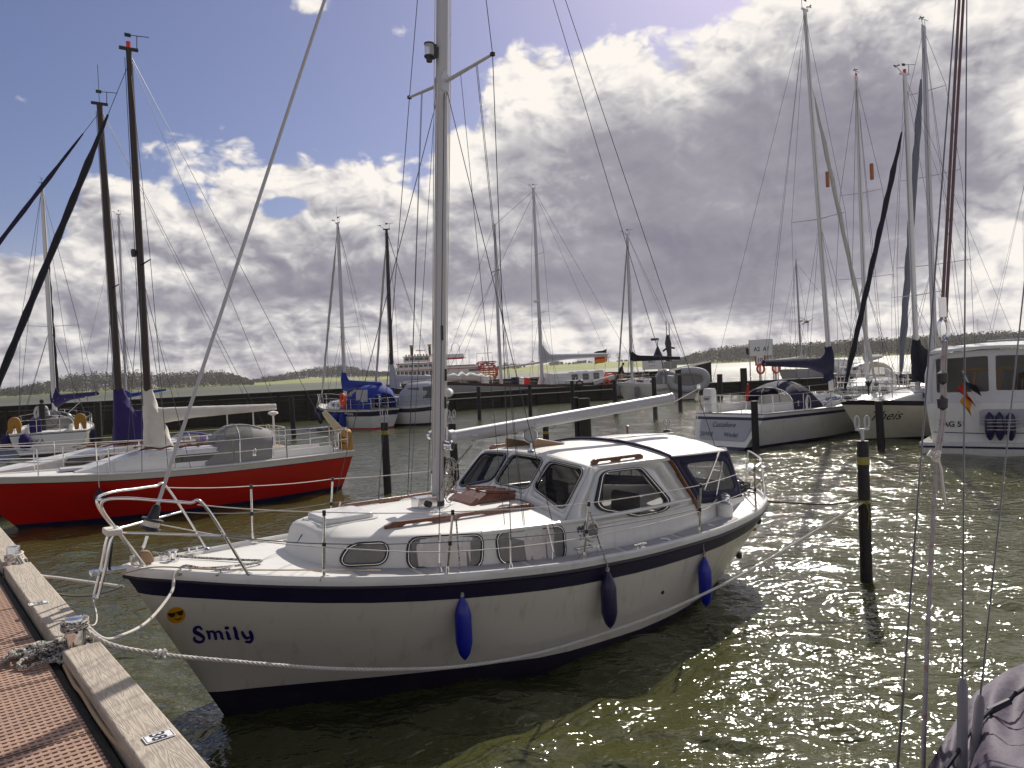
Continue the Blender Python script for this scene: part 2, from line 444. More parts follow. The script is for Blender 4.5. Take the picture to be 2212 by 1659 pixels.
def pch(xs, ys):
    """monotone cubic through points"""
    n = len(xs); h = [xs[i + 1] - xs[i] for i in range(n - 1)]; d = [(ys[i + 1] - ys[i]) / h[i] for i in range(n - 1)]
    m = [d[0]] + [0 if d[i - 1] * d[i] <= 0 else 2 * d[i - 1] * d[i] / (d[i - 1] + d[i]) for i in range(1, n - 1)] + [d[-1]]
    def f(x):
        if x <= xs[0]: return ys[0]
        if x >= xs[-1]: return ys[-1]
        i = max(k for k in range(n - 1) if xs[k] <= x); t = (x - xs[i]) / h[i]
        return (ys[i] * (1 + 2 * t) * (1 - t) ** 2 + h[i] * m[i] * t * (1 - t) ** 2 + ys[i + 1] * t * t * (3 - 2 * t) + h[i] * m[i + 1] * t * t * (t - 1))
    return f
def sag(a, b, d, n=24):
    a, b = Vector(a), Vector(b)
    return [a.lerp(b, i / n) - Vector((0, 0, 4 * d * (i / n) * (1 - i / n))) for i in range(n + 1)]
def smoothpath(P, n=8):
    """Catmull-Rom through points"""
    P = [Vector(p) for p in P]; Q = [P[0] * 2 - P[1]] + P + [P[-1] * 2 - P[-2]]; o = []
    for i in range(1, len(Q) - 2):
        for k in range(n):
            t = k / n; a, b, c, d = Q[i - 1], Q[i], Q[i + 1], Q[i + 2]
            o.append(.5 * ((2 * b) + (c - a) * t + (2 * a - 5 * b + 4 * c - d) * t * t + (3 * b - a - 3 * c + d) * t ** 3))
    o.append(P[-1]); return o
def twisted(mb, path, r, strands=3, pitch=None, seg=6):
    """laid rope: strands wound round the path"""
    pitch = pitch or r * 7
    P = [Vector(p) for p in path]; L = [0]
    for i in range(1, len(P)): L.append(L[-1] + (P[i] - P[i - 1]).length)
    n = max(8, int(L[-1] / pitch * 7)); Q = []; j = 0
    for i in range(n + 1):
        s_ = L[-1] * i / n
        while j < len(L) - 2 and L[j + 1] < s_: j += 1
        Q.append((P[j].lerp(P[j + 1], (s_ - L[j]) / max(1e-9, L[j + 1] - L[j])), s_))
    for k in range(strands):
        out = []
        for i in range(len(Q)):
            t = (Q[min(i + 1, len(Q) - 1)][0] - Q[max(i - 1, 0)][0]).normalized()
            x = t.cross(Vector((.13, .21, .97))).normalized(); y = t.cross(x)
            a = 2 * math.pi * (Q[i][1] / pitch + k / strands)
            out.append(Q[i][0] + (x * math.cos(a) + y * math.sin(a)) * r * .52)
        mb.tube(out, r * .54, seg)
    return mb
def text_pts(body, size=1.0, shear=0.0, offset=0.0, sx=1.0, align='LEFT', res=3):
    """letter outlines as a 2-D mesh: (verts, faces)"""
    cu = bpy.data.curves.new('lettering', 'FONT'); cu.body = body; cu.size = size; cu.shear = shear; cu.offset = offset
    cu.align_x = align; cu.resolution_u = res
    ob = bpy.data.objects.new('lettering', cu); col.objects.link(ob)
    dg = bpy.context.evaluated_depsgraph_get()
    me = bpy.data.meshes.new_from_object(ob.evaluated_get(dg))
    V_ = [(v.co.x * sx, v.co.y) for v in me.vertices]; F_ = [tuple(p.vertices) for p in me.polygons]
    bpy.data.objects.remove(ob); bpy.data.curves.remove(cu); bpy.data.meshes.remove(me)
    return V_, F_
def lettering(name, body, size, fmap, mat, parent=None, **k):
    """letters laid on a surface through fmap(x, y) -> point"""
    V_, F_ = text_pts(body, size, **k)
    mb = MB(); i = mb.pts([fmap(x, y) for x, y in V_])
    for f in F_: mb.face(*[i + a for a in f])
    return mb.build(name, mat, parent, smooth=0)
def rrect(x0, y0, x1, y1, r, n=6, skew=None):
    o = []
    for cx, cy, a0 in ((x1 - r, y0 + r, -90), (x1 - r, y1 - r, 0), (x0 + r, y1 - r, 90), (x0 + r, y0 + r, 180)):
        for i in range(n + 1):
            a = RAD(a0 + 90 * i / n); o.append((cx + r * math.cos(a), cy + r * math.sin(a)))
    return o
def round_poly(P, r, n=5):
    """polygon with rounded corners"""
    o = []; m = len(P)
    for i in range(m):
        a, b, c = Vector(P[i - 1]), Vector(P[i]), Vector(P[(i + 1) % m])
        d1 = (a - b); d2 = (c - b); k = min(r, d1.length * .45, d2.length * .45)
        p, q = b + d1.normalized() * k, b + d2.normalized() * k
        for j in range(n + 1):
            t = j / n; o.append(tuple(p * (1 - t) ** 2 + b * 2 * t * (1 - t) + q * t * t))
    return o
def inset(P, d):
    """shrink (d > 0) or grow a 2-D loop"""
    m = len(P); o = []
    A = sum(P[i][0] * P[(i + 1) % m][1] - P[(i + 1) % m][0] * P[i][1] for i in range(m))
    sg = 1 if A > 0 else -1
    for i in range(m):
        a, b = Vector(P[i - 1]), Vector(P[(i + 1) % m]); t = (b - a)
        if t.length < 1e-9: t = Vector((1, 0))
        t.normalize(); n = Vector((-t.y, t.x)) * sg
        o.append((P[i][0] + n.x * d, P[i][1] + n.y * d))
    return o
# ------------------------------------------------------------------ water
def water_mat():
    m, t, b = new_mat('harbour_water')
    g = t.n.new('ShaderNodeNewGeometry').outputs['Position']
    murk = t.noise(t.vmul(g, (1, 1, 0)), .35, 4, .5)
    t.l.new(t.mix(murk, (.048, .050, .014), (.064, .066, .022)), b.inputs['Base Color'])
    setp(b, IOR=1.333, Specular_IOR_Level=.9)
    ln = t.n.new('ShaderNodeVectorMath'); ln.operation = 'LENGTH'; t.l.new(g, ln.inputs[0])
    far = ln.outputs['Value']                                  # the open water beyond the breakwater is rougher
    t.l.new(t.add(t.sstep(far, 30, 120, .065, .26), t.sstep(far, 90, 500, 0, .30)), b.inputs['Roughness'])
    # short ripples, lying mostly across the wind
    a = t.noise(t.vmul(g, (4.4, 6.4, 0)), 1.0, 2, .5, .5)
    c = t.noise(t.vadd(t.vmul(g, (11.0, 15.0, 0)), (3.1, 1.7, 0)), 1.0, 2, .5, .5)
    d = t.noise(t.vadd(t.vmul(g, (.85, 2.3, 0)), (7.7, 2.2, 0)), 1.0, 2, .5, .6)
    h = t.add(t.add(t.mul(a, .056), t.mul(c, .013)), t.mul(d, .050))
    bn = t.n.new('ShaderNodeBump'); bn.inputs['Distance'].default_value = 1.0; bn.inputs['Strength'].default_value = .85
    t.l.new(h, bn.inputs['Height']); t.l.new(bn.outputs[0], b.inputs['Normal'])
    return m
M['water'] = water_mat()
def build_water():
    rs = [1.2]
    while rs[-1] < 4200: rs.append(rs[-1] * (1.0085 if rs[-1] < 90 else 1.022))
    rs = np.array(rs); th = np.radians(np.linspace(-82, 82, 560))
    X = rs[:, None] * np.sin(th)[None, :]; Y = rs[:, None] * np.cos(th)[None, :]
    sp = np.maximum(rs * .0085, rs * (th[1] - th[0]))[:, None]
    Z = np.zeros_like(X); g = np.random.RandomState(5)
    for i in range(72):
        lam = .26 * (2.6 / .26) ** (i / 71.0); k = 2 * np.pi / lam
        a = np.pi * 1.42 + g.normal(0, .62); ph = g.uniform(0, 6.283)
        fade = np.clip((lam / sp - 3.0) / 3.0, 0, 1)
        amp = .036 * lam / 6.283 * (1.0 if lam < .9 else .45)
        q = k * (X * np.cos(a) + Y * np.sin(a)) + ph
        Z += fade * amp * (np.sin(q) + .18 * np.cos(2 * q))
    nr, nt = X.shape
    V_ = np.stack([X, Y, Z], -1).reshape(-1, 3)
    ii = np.arange(nr * nt).reshape(nr, nt)
    F_ = np.stack([ii[:-1, :-1], ii[:-1, 1:], ii[1:, 1:], ii[1:, :-1]], -1).reshape(-1, 4)[:, ::-1]
    me = bpy.data.meshes.new('water')
    me.vertices.add(len(V_)); me.vertices.foreach_set('co', V_.ravel())
    me.loops.add(F_.size); me.loops.foreach_set('vertex_index', F_.ravel().astype(np.int32))
    me.polygons.add(len(F_)); me.polygons.foreach_set('loop_start', np.arange(0, F_.size, 4, dtype=np.int32))
    me.polygons.foreach_set('use_smooth', np.ones(len(F_), dtype=bool))
    me.materials.append(M['water']); me.update(); me.validate()
    o = bpy.data.objects.new('water', me); col.objects.link(o); struct(o)
build_water()

# ------------------------------------------------------------------ far shore
def grass_mat():
    m, t, b = new_mat('spring_fields')
    g = t.n.new('ShaderNodeNewGeometry').outputs['Position']
    n = t.noise(g, .012, 5, .6)
    n2 = t.noise(t.vmul(g, (1, .3, 1)), .05, 5, .6)
    c = t.mix(t.sstep(n, .42, .58), (.17, .21, .035), (.25, .26, .06))
    c = t.mix(t.sstep(n2, .5, .75, 0, .5), c, (.20, .17, .08))
    t.l.new(c, b.inputs['Base Color']); setp(b, Roughness=.95)
    return m
M['grass'] = grass_mat()
shore = pch([-80, -33, -25, -18, -8, 0, 8, 15, 25, 36, 80], [1500, 1500, 1480, 1350, 1180, 1250, 1350, 1250, 1150, 1120, 1200])
rise = pch([-80, -33, -25, -19, -12, -6, 0, 3, 9, 12, 16, 25, 36, 80], [12, 7, 6, 7, 5, 6, 9, 13, 13, 7, 8, 10, 12, 14])
def ground_z(a, r):
    k = max(0.0, min(1.0, (r - shore(a)) / 420.0)); s_ = k * k * (3 - 2 * k)
    return -.8 + 1.2 * min(1, (r - shore(a)) / 25 + .6) + rise(a) * s_ + (4 * noise.noise((a * .25, r * .004, 0)) * s_)
mb = MB(); rings = []
for j in range(34):
    row = []
    for i in range(331):
        a = -82 + i * .5; r = shore(a) - 20 + (0 if j == 0 else 1) * (j ** 1.35) * 12
        z = ground_z(a, r) if j else -2.0
        row.append((r * math.sin(RAD(a)), r * math.cos(RAD(a)), z))
    rings.append(row)
mb.loft(rings, closed=False)
struct(mb.build('far_shore', 'grass', None, 80))

def leaf_mat(name, c1, c2):
    m, t, b = new_mat(name)
    g = t.n.new('ShaderNodeNewGeometry')
    f = t.noise(g.outputs['Position'], .10, 3, .6)
    f2 = t.add(t.mul(f, .7), t.mul(t.noise(g.outputs['Position'], .9, 2, .5), .3))
    t.l.new(t.mix(t.sstep(f2, .35, .65), c1, c2), b.inputs['Base Color'])
    setp(b, Roughness=.9, Specular_IOR_Level=.15)
    return m
M['bare'] = leaf_mat('bare_brown_wood', (.062, .054, .046), (.118, .102, .078))
M['conifer'] = leaf_mat('dark_conifer_wood', (.046, .045, .042), (.078, .073, .062))
M['budding'] = leaf_mat('budding_spring_wood', (.085, .088, .050), (.165, .168, .080))
M['bark'] = leaf_mat('grey_bark', (.045, .036, .028), (.075, .06, .05))
def crown(mb, c, w_, h_, n, s_, pointed=0.0):
    for _ in range(n):
        while True:
            p = Vector((rnd.uniform(-1, 1), rnd.uniform(-1, 1), rnd.uniform(-1, 1)))
            if .25 < p.length < 1: break
        taper = 1 - pointed * (p.z * .5 + .5)
        q = Vector(c) + Vector((p.x * w_ * taper, p.y * w_ * taper, p.z * h_))
        u = Vector((rnd.gauss(0, 1), rnd.gauss(0, 1), rnd.gauss(0, 1))).normalized(); v = u.orthogonal().normalized()
        x = u.cross(v); k = s_ * rnd.uniform(.6, 1.4)
        i = mb.pts([q + v * k, q + x * k * .8, q - v * k * .9, q - x * k])
        mb.face(i, i + 1, i + 2, i + 3)
def wood(name, label, mats, a0, a1, top, n, depth=(20, 160), cw=(4, 8), fill=1.0):
    mb = MB()
    for _ in range(n):
        a = rnd.uniform(a0, a1); T = top(a)
        if T < 3: continue
        r = shore(a) + rnd.uniform(*depth); g = ground_z(a, r)
        h = (T - g) * rnd.uniform(.75, 1.0) * min(1.2, r / shore(a))
        if h < 3: continue
        w_ = rnd.uniform(*cw) * min(1, h / 12)
        x, y = r * math.sin(RAD(a)), r * math.cos(RAD(a))
        mb.k = 0 if len(mats) == 1 else rnd.choice(range(len(mats)))
        crown(mb, (x, y, g + h * .50), w_, h * .50, int(46 * fill), 1.15)
    tag(mb.build(name, [M[q] for q in mats], None, 0), label, 'woodland', kind='stuff')
wood('bare_woodland', 'brown leafless wood on the low far shore behind the left masts', ['bare', 'bare', 'budding'], -40, -18.6,
     pch([-40, -33.5, -31.5, -29.5, -26, -24, -21.5, -19.5, -18.6], [18, 16, 24, 38, 38, 33, 33, 20, 8]), 1000)
wood('conifer_woodland', 'dark conifer hill on the far shore left of the paddle steamer', ['conifer', 'bare', 'conifer'], -19.5, -7.4,
     pch([-19.5, -18, -16, -13.8, -12, -10.8, -9.5, -7.4], [8, 14, 22, 31, 30, 20, 15, 13]), 420, (330, 560))
wood('hedge_woodland', 'thin grey tree line along the field ridge in the middle distance', ['bare', 'conifer'], -3.5, 11.8,
     pch([-3.5, -1.5, 0, 1.2, 2.0, 3.2, 4.4, 5.4, 6.2, 7.0, 8.2, 9.2, 10.4, 11.8], [16, 14, 20, 12, 4, 21, 16, 20, 15, 13, 17, 15, 18, 20]), 250, (380, 560), (3, 6))
wood('spring_forest', 'budding green forest on the hill of the right far shore', ['budding', 'budding', 'bare'], 11.5, 42,
     pch([11.5, 12.6, 13.6, 15.2, 17, 19, 22, 25, 28, 31, 34, 42], [7, 14, 22, 28, 29, 28, 27, 27, 26, 27, 25, 28]), 1500, (22, 200))
def field_tree(a, r, h, w_, label):
    g = ground_z(a, r)
    t = thing('field_tree', label, 'tree', (r * math.sin(RAD(a)), r * math.cos(RAD(a)), g), 0, 'single trees on the far fields')
    m_ = MB(); m_.tube([(0, 0, -.5), (.2, 0, h * .35), (.1, .2, h * .6)], [h * .035, h * .025, h * .012], 6)
    for k in range(5):
        q = rnd.uniform(0, 6.28); m_.tube([(.1, 0, h * .33), (math.cos(q) * w_ * .5, math.sin(q) * w_ * .5, h * rnd.uniform(.6, .8))], [h * .014, h * .006], 5)
    m_.build('trunk', 'bark', t)
    m_ = MB(); crown(m_, (0, 0, h * .66), w_, h * .36, 170, .75); m_.build('crown', 'bare' if rnd.random() < .6 else 'budding', t, 0)
for a, r, h, w_, lb in ((1.6, 1620, 15, 6, 'bare tree on the ridge between the two masts of the grey ship'), (-17.6, 1760, 17, 9, 'broad budding tree standing in the field left of the conifer hill'),
    (-10.2, 1560, 12, 6, 'small bare tree at the right foot of the conifer hill'), (7.2, 1850, 24, 8, 'tall bare tree on the ridge above the black red and gold flag'),
    (8.0, 1850, 22, 8, 'round bare tree just right of the tall one above the flag'), (-.4, 1640, 16, 6, 'bare tree on the ridge right of the red paddle wheel')):
    field_tree(a, r, h, w_, lb)

def pylon(a, r, h, label):
    t = thing('power_pylon', label, 'pylon', (r * math.sin(RAD(a)), r * math.cos(RAD(a)), ground_z(a, r)), RAD(20), 'pylons on the horizon')
    m_ = MB()
    for sx in (-1, 1):
        for sy in (-1, 1): m_.cyl((sx * h * .09, sy * h * .09, 0), (sx * .3, sy * .3, h), .28, .2, 5)
    for k in range(6):
        z0, z1 = h * k / 6, h * (k + 1) / 6; w0, w1 = h * .09 * (1 - k / 6.3), h * .09 * (1 - (k + 1) / 6.3)
        for s_ in (-1, 1): m_.cyl((-w0 * s_, -w0, z0), (w1 * s_, -w1, z1), .12, seg=4)
    m_.build('lattice_tower', 'alu_dull', t)
    m_ = MB()
    for k, q in ((.68, .22), (.82, .28), (.94, .18)): m_.cyl((-h * q, 0, h * k), (h * q, 0, h * k), .2, seg=5)
    m_.build('cross_arm', 'alu_dull', t)
pylon(-2.1, 2000, 34, 'grey lattice pylon on the horizon behind the paddle wheel')
pylon(5.05, 2000, 34, 'grey lattice pylon on the ridge left of the flag')
pylon(31.3, 2000, 60, 'grey lattice pylon above the forest at the right edge')
def turbine(a, r, h, label):
    t = thing('wind_turbine', label, 'wind turbine', (r * math.sin(RAD(a)), r * math.cos(RAD(a)), ground_z(a, r)), 0, 'wind turbines on the horizon')
    MB().cyl((0, 0, 0), (0, 0, h), .9, .5, 8).build('tower', 'white', t)
    MB().box((0, -.5, h), (1.6, 4, 1.6)).build('nacelle', 'white', t)
    a0 = rnd.uniform(0, 2)
    for k in range(3):
        q = a0 + k * 2.094
        MB().tube([(0, -2.4, h), (math.cos(q) * h * .16, -2.5, h + math.sin(q) * h * .16), (math.cos(q) * h * .42, -2.6, h + math.sin(q) * h * .42)], [.4, .7, .12], 5, flat=.4).build('blade', 'white', t)
turbine(-17.75, 2300, 46, 'white wind turbine on the horizon beside the conifer hill')
turbine(-20.9, 2350, 34, 'small white wind turbine above the low fields')
# ------------------------------------------------------------------ the white motor sailer
BX, BY, BT = -3.375, 6.397, .669
HEEL, TRIM = .032, .042
bs, bc = math.sin(BT), math.cos(BT)
def l2w(t, n, z):
    z = z - TRIM * (t - 4)
    n, z = n * math.cos(HEEL) + z * math.sin(HEEL), z * math.cos(HEEL) - n * math.sin(HEEL)
    return Vector((BX + bc * t + bs * n, BY + bs * t - bc * n, z))
def ploc(px, py, z=None, n=None):
    """pixel of the photograph -> boat coordinates on the plane of height z or offset n"""
    def w2l(P):
        x, y, zz = P.x - BX, P.y - BY, P.z; t = x * bc + y * bs; q = x * bs - y * bc
        q, zz = q * math.cos(HEEL) - zz * math.sin(HEEL), zz * math.cos(HEEL) + q * math.sin(HEEL)
        return Vector((t, q, zz + TRIM * (t - 4)))
    a = w2l(Vector((0, 0, CAM_H))); b = w2l(Vector((0, 0, CAM_H)) + ray(px, py)) - a
    k = (z - a.z) / b.z if z is not None else (n - a.y) / b.y
    return a + b * k
o0 = l2w(0, 0, 0); ex = l2w(1, 0, 0) - o0; ey = o0 - l2w(0, 1, 0); ez = l2w(0, 0, 1) - o0
smily = thing('motor_sailer', 'white motor sailer with navy band and wheelhouse moored bow-on at the jetty', 'sailboat')
smily.matrix_world = Matrix(((ex.x, ey.x, ez.x, o0.x), (ex.y, ey.y, ez.y, o0.y), (ex.z, ey.z, ez.z, o0.z), (0, 0, 0, 1)))
def B(t, n, z): return Vector((t, -n, z))
LB = 8.52
_zs = pch([0, 1, 2, 3, 4, 5, 6, 7, 8, 8.52], [1.345, 1.222, 1.132, 1.068, 1.024, 1.004, 1.006, 1.03, 1.08, 1.115])
_hb = pch([0, .008, .05, .1, .2, .3, .45, .55, .7, .85, .93, .965, .985, .996, 1], [0, .10, .34, .60, 1.02, 1.28, 1.465, 1.483, 1.42, 1.19, .90, .64, .42, .2, 0])
def f_sec(u, h):
    if h >= 0:
        k = lerp(.60, .14, min(1, u / .42)) if u < .42 else (.14 if u < .6 else lerp(.14, .42, ((u - .6) / .4) ** 1.3))
        return 1 - k * (1 - min(1, h)) ** 1.25
    k0 = f_sec(u, 0); return k0 * math.sqrt(max(0, 1 - (h / -.55) ** 2))
def hull_t(u, h):
    t0 = .74 * (1 - h) if h > -.5 else 1.1
    t1 = LB - .85 * max(0, (1 - h)) ** 1.2
    return t0 + u * (t1 - t0)
def hull_p(u, z, side=1):
    zs_ = _zs(u * LB); h = z / zs_
    return B(hull_t(u, h), side * _hb(u) * f_sec(u, h), z)
def hull_n(t, z):
    """half-beam of the hull at station t, height z"""
    u = t / LB
    for _ in range(12):
        h = z / _zs(max(0, min(1, u)) * LB); e = hull_t(u, h) - t; u = max(0, min(1, u - e / LB))
    return _hb(u) * f_sec(u, z / _zs(u * LB))
US = [0, .004, .010, .02, .035, .055, .08, .11] + [.15 + .05 * i for i in range(15)] + [.885, .91, .93, .95, .965, .978, .988, .995, 1]
def boot_z(u): return .12 - .07 * u
def levels(u):
    z = _zs(u * LB); b = boot_z(u)
    lv = [(z, 0), (z - .046, 0), (z - .0465, 1), (z - .125, 1), (z - .225, 1), (z - .2255, 2)]
    z2 = z - .2255
    lv += [(lerp(z2, b + .0005, k), 2) for k in (.2, .4, .6, .8, 1)] + [(b, 3), (b * .5, 3), (0, 3), (-.15, 3), (-.32, 3), (-.46, 3)]
    return lv
mb = MB()
for side in (1, -1):
    rows = []
    for u in US: rows.append([hull_p(u, z, side) for z, _ in levels(u)])
    base = [mb.pts(r) for r in rows]; kinds = [k for _, k in levels(.5)]
    for i in range(len(US) - 1):
        for j in range(len(kinds) - 1):
            mb.k = kinds[j]
            q = (base[i] + j, base[i] + j + 1, base[i + 1] + j + 1, base[i + 1] + j)
            mb.face(*(q if side > 0 else q[::-1]))
mb.build('hull', ['gel', 'navy', 'hullwhite', 'boot'], smily, 50)
# rubbing strake and toe rail
us2 = [i / 90 for i in range(91)]
def around(fn): return [fn(u, 1) for u in us2] + [fn(u, -1) for u in us2[::-1][1:-1]]
mb = MB()
loopP = around(lambda u, s_: hull_p(u, _zs(u * LB) - .066, s_))
cen = sum(loopP, Vector()) / len(loopP)
out = lambda p, d: p + Vector((p.x - cen.x if abs(p.y) < .3 else 0, p.y, 0)).normalized() * d
mb.tube([out(p, .012) for p in loopP], .020, 6, loop=True)
mb.build('rubbing_strake', 'strake', smily)
mb = MB()
A_ = around(lambda u, s_: hull_p(u, _zs(u * LB), s_))
def inw(p, d):
    L_ = math.hypot(p.x - 4.3, p.y * 2.6); return Vector((p.x - (p.x - 4.3) / L_ * d, p.y - p.y * 2.6 / L_ * d, p.z))
prof = [(0.004, -.045), (.010, .012), (-.004, .032), (-.036, .032), (-.052, .004), (-.052, -.03)]
mb.loft([[Vector((*(inw(p, -dx).xy), p.z + dz)) for p in A_] for dx, dz in prof], True, False)
mb.build('toe_rail', 'gel', smily, 40)
# deck
mb = MB(); rows = []
for u in us2[1:-1]:
    t = hull_t(u, 1); z = _zs(u * LB) - .012; hb_ = max(.01, _hb(u) - .045)
    rows.append([B(t, hb_ * k, z + .05 * (1 - k * k)) for k in (-1, -.8, -.55, -.25, 0, .25, .55, .8, 1)])
mb.loft(rows, False)
mb.build('deck', 'deck', smily, 40)

# cabin trunk
wf = pch([1.42, 1.48, 1.56, 1.66, 1.85, 2.05, 2.64, 3.3, 3.82, 4.75, 5.4, 6.3], [.0, .26, .42, .52, .63, .72, .95, 1.08, 1.14, 1.175, 1.15, 1.05])
ztop = pch([1.4, 1.7, 2.2, 2.8, 3.4, 4.1, 6.3], [1.40, 1.435, 1.425, 1.40, 1.385, 1.375, 1.35])
def deckz(t): return _zs(t) - .015
def side_n(t, z):
    k = (z - deckz(t)) / max(.05, ztop(t) - deckz(t)); return wf(t) - .055 * k
mb = MB(); rows = []
FR = [(1.42, 1.585), (1.45, 1.586), (1.48, 1.59), (1.52, 1.60), (1.56, 1.615), (1.66, 1.68), (1.8, 1.80)] + [(x, x) for x in (2.0, 2.2, 2.45, 2.7, 3, 3.3, 3.6, 3.9, 4.12)]
for tf, tt in FR:
    w0, zd, zt = wf(tf), deckz(tf), ztop(tt); w1 = max(.0005, w0 - .05); cr = .10 * min(1, w1 / .6)
    half = [B(tf, w0, zd - .03), B(lerp(tf, tt, .5), lerp(w0, w1, .5), lerp(zd, zt, .5)), B(lerp(tf, tt, .92), w1 + .012, zt - .035), B(tt, w1 - .012, zt - .006), B(tt, w1 - .05, zt + .006)]
    topl = [B(tt, w1 * k, zt + cr * (1 - k * k)) for k in (.8, .55, .28, 0)]
    h_ = half + topl
    rows.append(h_ + [Vector((p.x, -p.y, p.z)) for p in h_[::-1][1:]])
mb.loft(rows, False)
mb.build('coachroof', 'deck', smily, 45)
def roofz(t, n):
    w1 = wf(t) - .06; return ztop(t) + .10 * min(1, w1 / .6) * (1 - min(1, abs(n) / w1) ** 2)
# side decks: grey non-slip panels with pale gaps
for s_ in (1, -1):
    for t0, t1 in ((1.75, 2.25), (2.31, 3.35), (3.41, 4.6), (4.66, 5.55), (5.61, 6.9)):
        mb = MB(); rows = []
        for i in range(9):
            t = lerp(t0, t1, i / 8); a = wf(min(t, 6.3)) + .03; b = max(a + .03, hull_n(t, _zs(t)) - .11)
            rows.append([B(t, s_ * lerp(a, b, k), deckz(t) + .05 * (1 - (lerp(a, b, k) / hull_n(t, _zs(t))) ** 2) + .006) for k in (0, .5, 1)])
        mb.loft(rows, False); mb.build('nonslip_panel', 'pad', smily)
# windows
def side_window(P, name, cur=True, nfun=side_n, sgn=1, frame=.028, pane='clear'):
    """P: outline (t, z) on the cabin side; black seal, chrome ring, pane and curtain"""
    mp = lambda d: (lambda a, b, h: B(a, sgn * (nfun(a, b) + h), b))
    o1 = inset(P, -frame); root = MB()
    f = mp(0)
    root.ribbon([f(a, b, .004) for a, b in o1], [f(a, b, .016) for a, b in o1])
    root.ribbon([f(a, b, .016) for a, b in o1], [f(a, b, .016) for a, b in P]); root.ribbon([f(a, b, .016) for a, b in P], [f(a, b, .002) for a, b in P])
    fr = root.build(name, 'rubber', smily, 30)
    ch = MB(); q0, q1 = inset(P, -.0145), inset(P, -.0095)
    ch.ribbon([f(a, b, .0175) for a, b in q0], [f(a, b, .0175) for a, b in q1]); ch.build('chrome_trim', 'steel', fr, 30)
    if cur:
        xs = [p[0] for p in P]; c = MB(); rows = []
        x0, x1 = min(xs) + .01, max(xs) - .01; n = int((x1 - x0) / .008)
        for i in range(n + 1):
            x = lerp(x0, x1, i / n); lo = hi = None
            for j in range(len(P)):
                a, b = P[j], P[(j + 1) % len(P)]
                if (a[0] - x) * (b[0] - x) <= 0 and abs(a[0] - b[0]) > 1e-7:
                    y = lerp(a[1], b[1], (x - a[0]) / (b[0] - a[0])); lo = y if lo is None else min(lo, y); hi = y if hi is None else max(hi, y)
            d = .0065 + .0024 * math.sin(x * 48 + 2.6 * math.sin(x * 13 + P[0][0] * 9) + 1.6 * math.sin(x * 29))
            rows.append([f(x, lo, d), f(x, (lo + hi) / 2, d * .9), f(x, hi, d)])
        c.loft(rows, False); c.build('curtain', 'curtain', fr, 60)
    p = MB(); i = p.pts([f(a, b, .013) for a, b in P]); p.face(*[i + k for k in range(len(P))]); p.build('pane', pane, fr, 0)
    return fr
for s_ in (1, -1):
    side_window(round_poly([(1.70, 1.205), (2.06, 1.195), (2.10, 1.36), (1.80, 1.365)], .09), 'cabin_window', sgn=s_)
    side_window(round_poly([(2.27, 1.13), (2.94, 1.075), (2.98, 1.355), (2.30, 1.385)], .09), 'cabin_window', sgn=s_)
    side_window(round_poly([(3.16, 1.075), (3.92, 1.02), (3.93, 1.325), (3.15, 1.35)], .09), 'cabin_window', sgn=s_)

# lower side of the wheelhouse / cockpit coaming
def coam_n(t, z):
    w0 = wf(t) if t < 6.3 else lerp(1.05, .66, (t - 6.3) / 1.45); return w0 - .055 * (z - deckz(t)) / .35
coz = pch([4.0, 4.12, 6.28, 6.32, 7.75], [1.375, 1.265, 1.265, 1.25, 1.13])
mb = MB()
for s_ in (1, -1):
    rows = []
    for i in range(26):
        t = lerp(4.12, 7.75, i / 25); z0, z1 = deckz(t) - .03, coz(t)
        rows.append([B(t, s_ * coam_n(t, z0), z0), B(t, s_ * coam_n(t, z1), z1), B(t, s_ * (coam_n(t, z1) - .05), z1), B(t, s_ * (coam_n(t, z0) - .05), z0)])
    mb.loft(rows, True)
a = [B(7.75, .66 * k, deckz(7.75) - .03) for k in (1, 0, -1)]; b = [B(7.75, .62 * k, 1.13 + .03 * (k == 0)) for k in (1, 0, -1)]
mb.loft([a, b], False); mb.build('cockpit_coaming', 'gel', smily, 40)
# interior: sole, bulkhead, seats, wheel
mb = MB(); mb.box(B(5.9, 0, .74), (3.4, 1.9, .04)); mb.build('cockpit_sole', 'teak_dry', smily)
mb = MB(); mb.box(B(4.55, .62, 1.05), (.5, .7, .62)); mb.box(B(4.62, -.62, 1.02), (.7, .6, .56)); mb.box(B(5.5, -.72, .96), (1.0, .5, .42)); mb.box(B(5.6, .74, .93), (.8, .5, .36)); mb.build('cabin_furniture', 'wood_in', smily, bevel=.02)
mb = MB(); mb.box(B(5.35, .66, 1.30), (.10, .42, .34)); mb.build('seat_back', 'cloth_black', smily, bevel=.04); mb = MB(); mb.box(B(5.42, -.66, 1.28), (.10, .42, .32)); mb.build('seat_back', 'cloth_black', smily, bevel=.04)
mb = MB(); ring_ = [B(4.86 + .06 * math.sin(a), .55 + .2 * math.cos(a), 1.45 + .2 * math.sin(a)) for a in [i * math.pi / 10 for i in range(20)]]
mb.tube(ring_, .014, 6, loop=True)
for k in (0, 7, 13): mb.cyl(ring_[k], B(4.86, .55, 1.45), .01, seg=5)
mb.build('steering_wheel', 'black', smily)
mb = MB(); mb.box(B(4.3, .5, 1.52), (.16, .3, .10)); mb.build('dashboard_console', 'black', smily, bevel=.02)

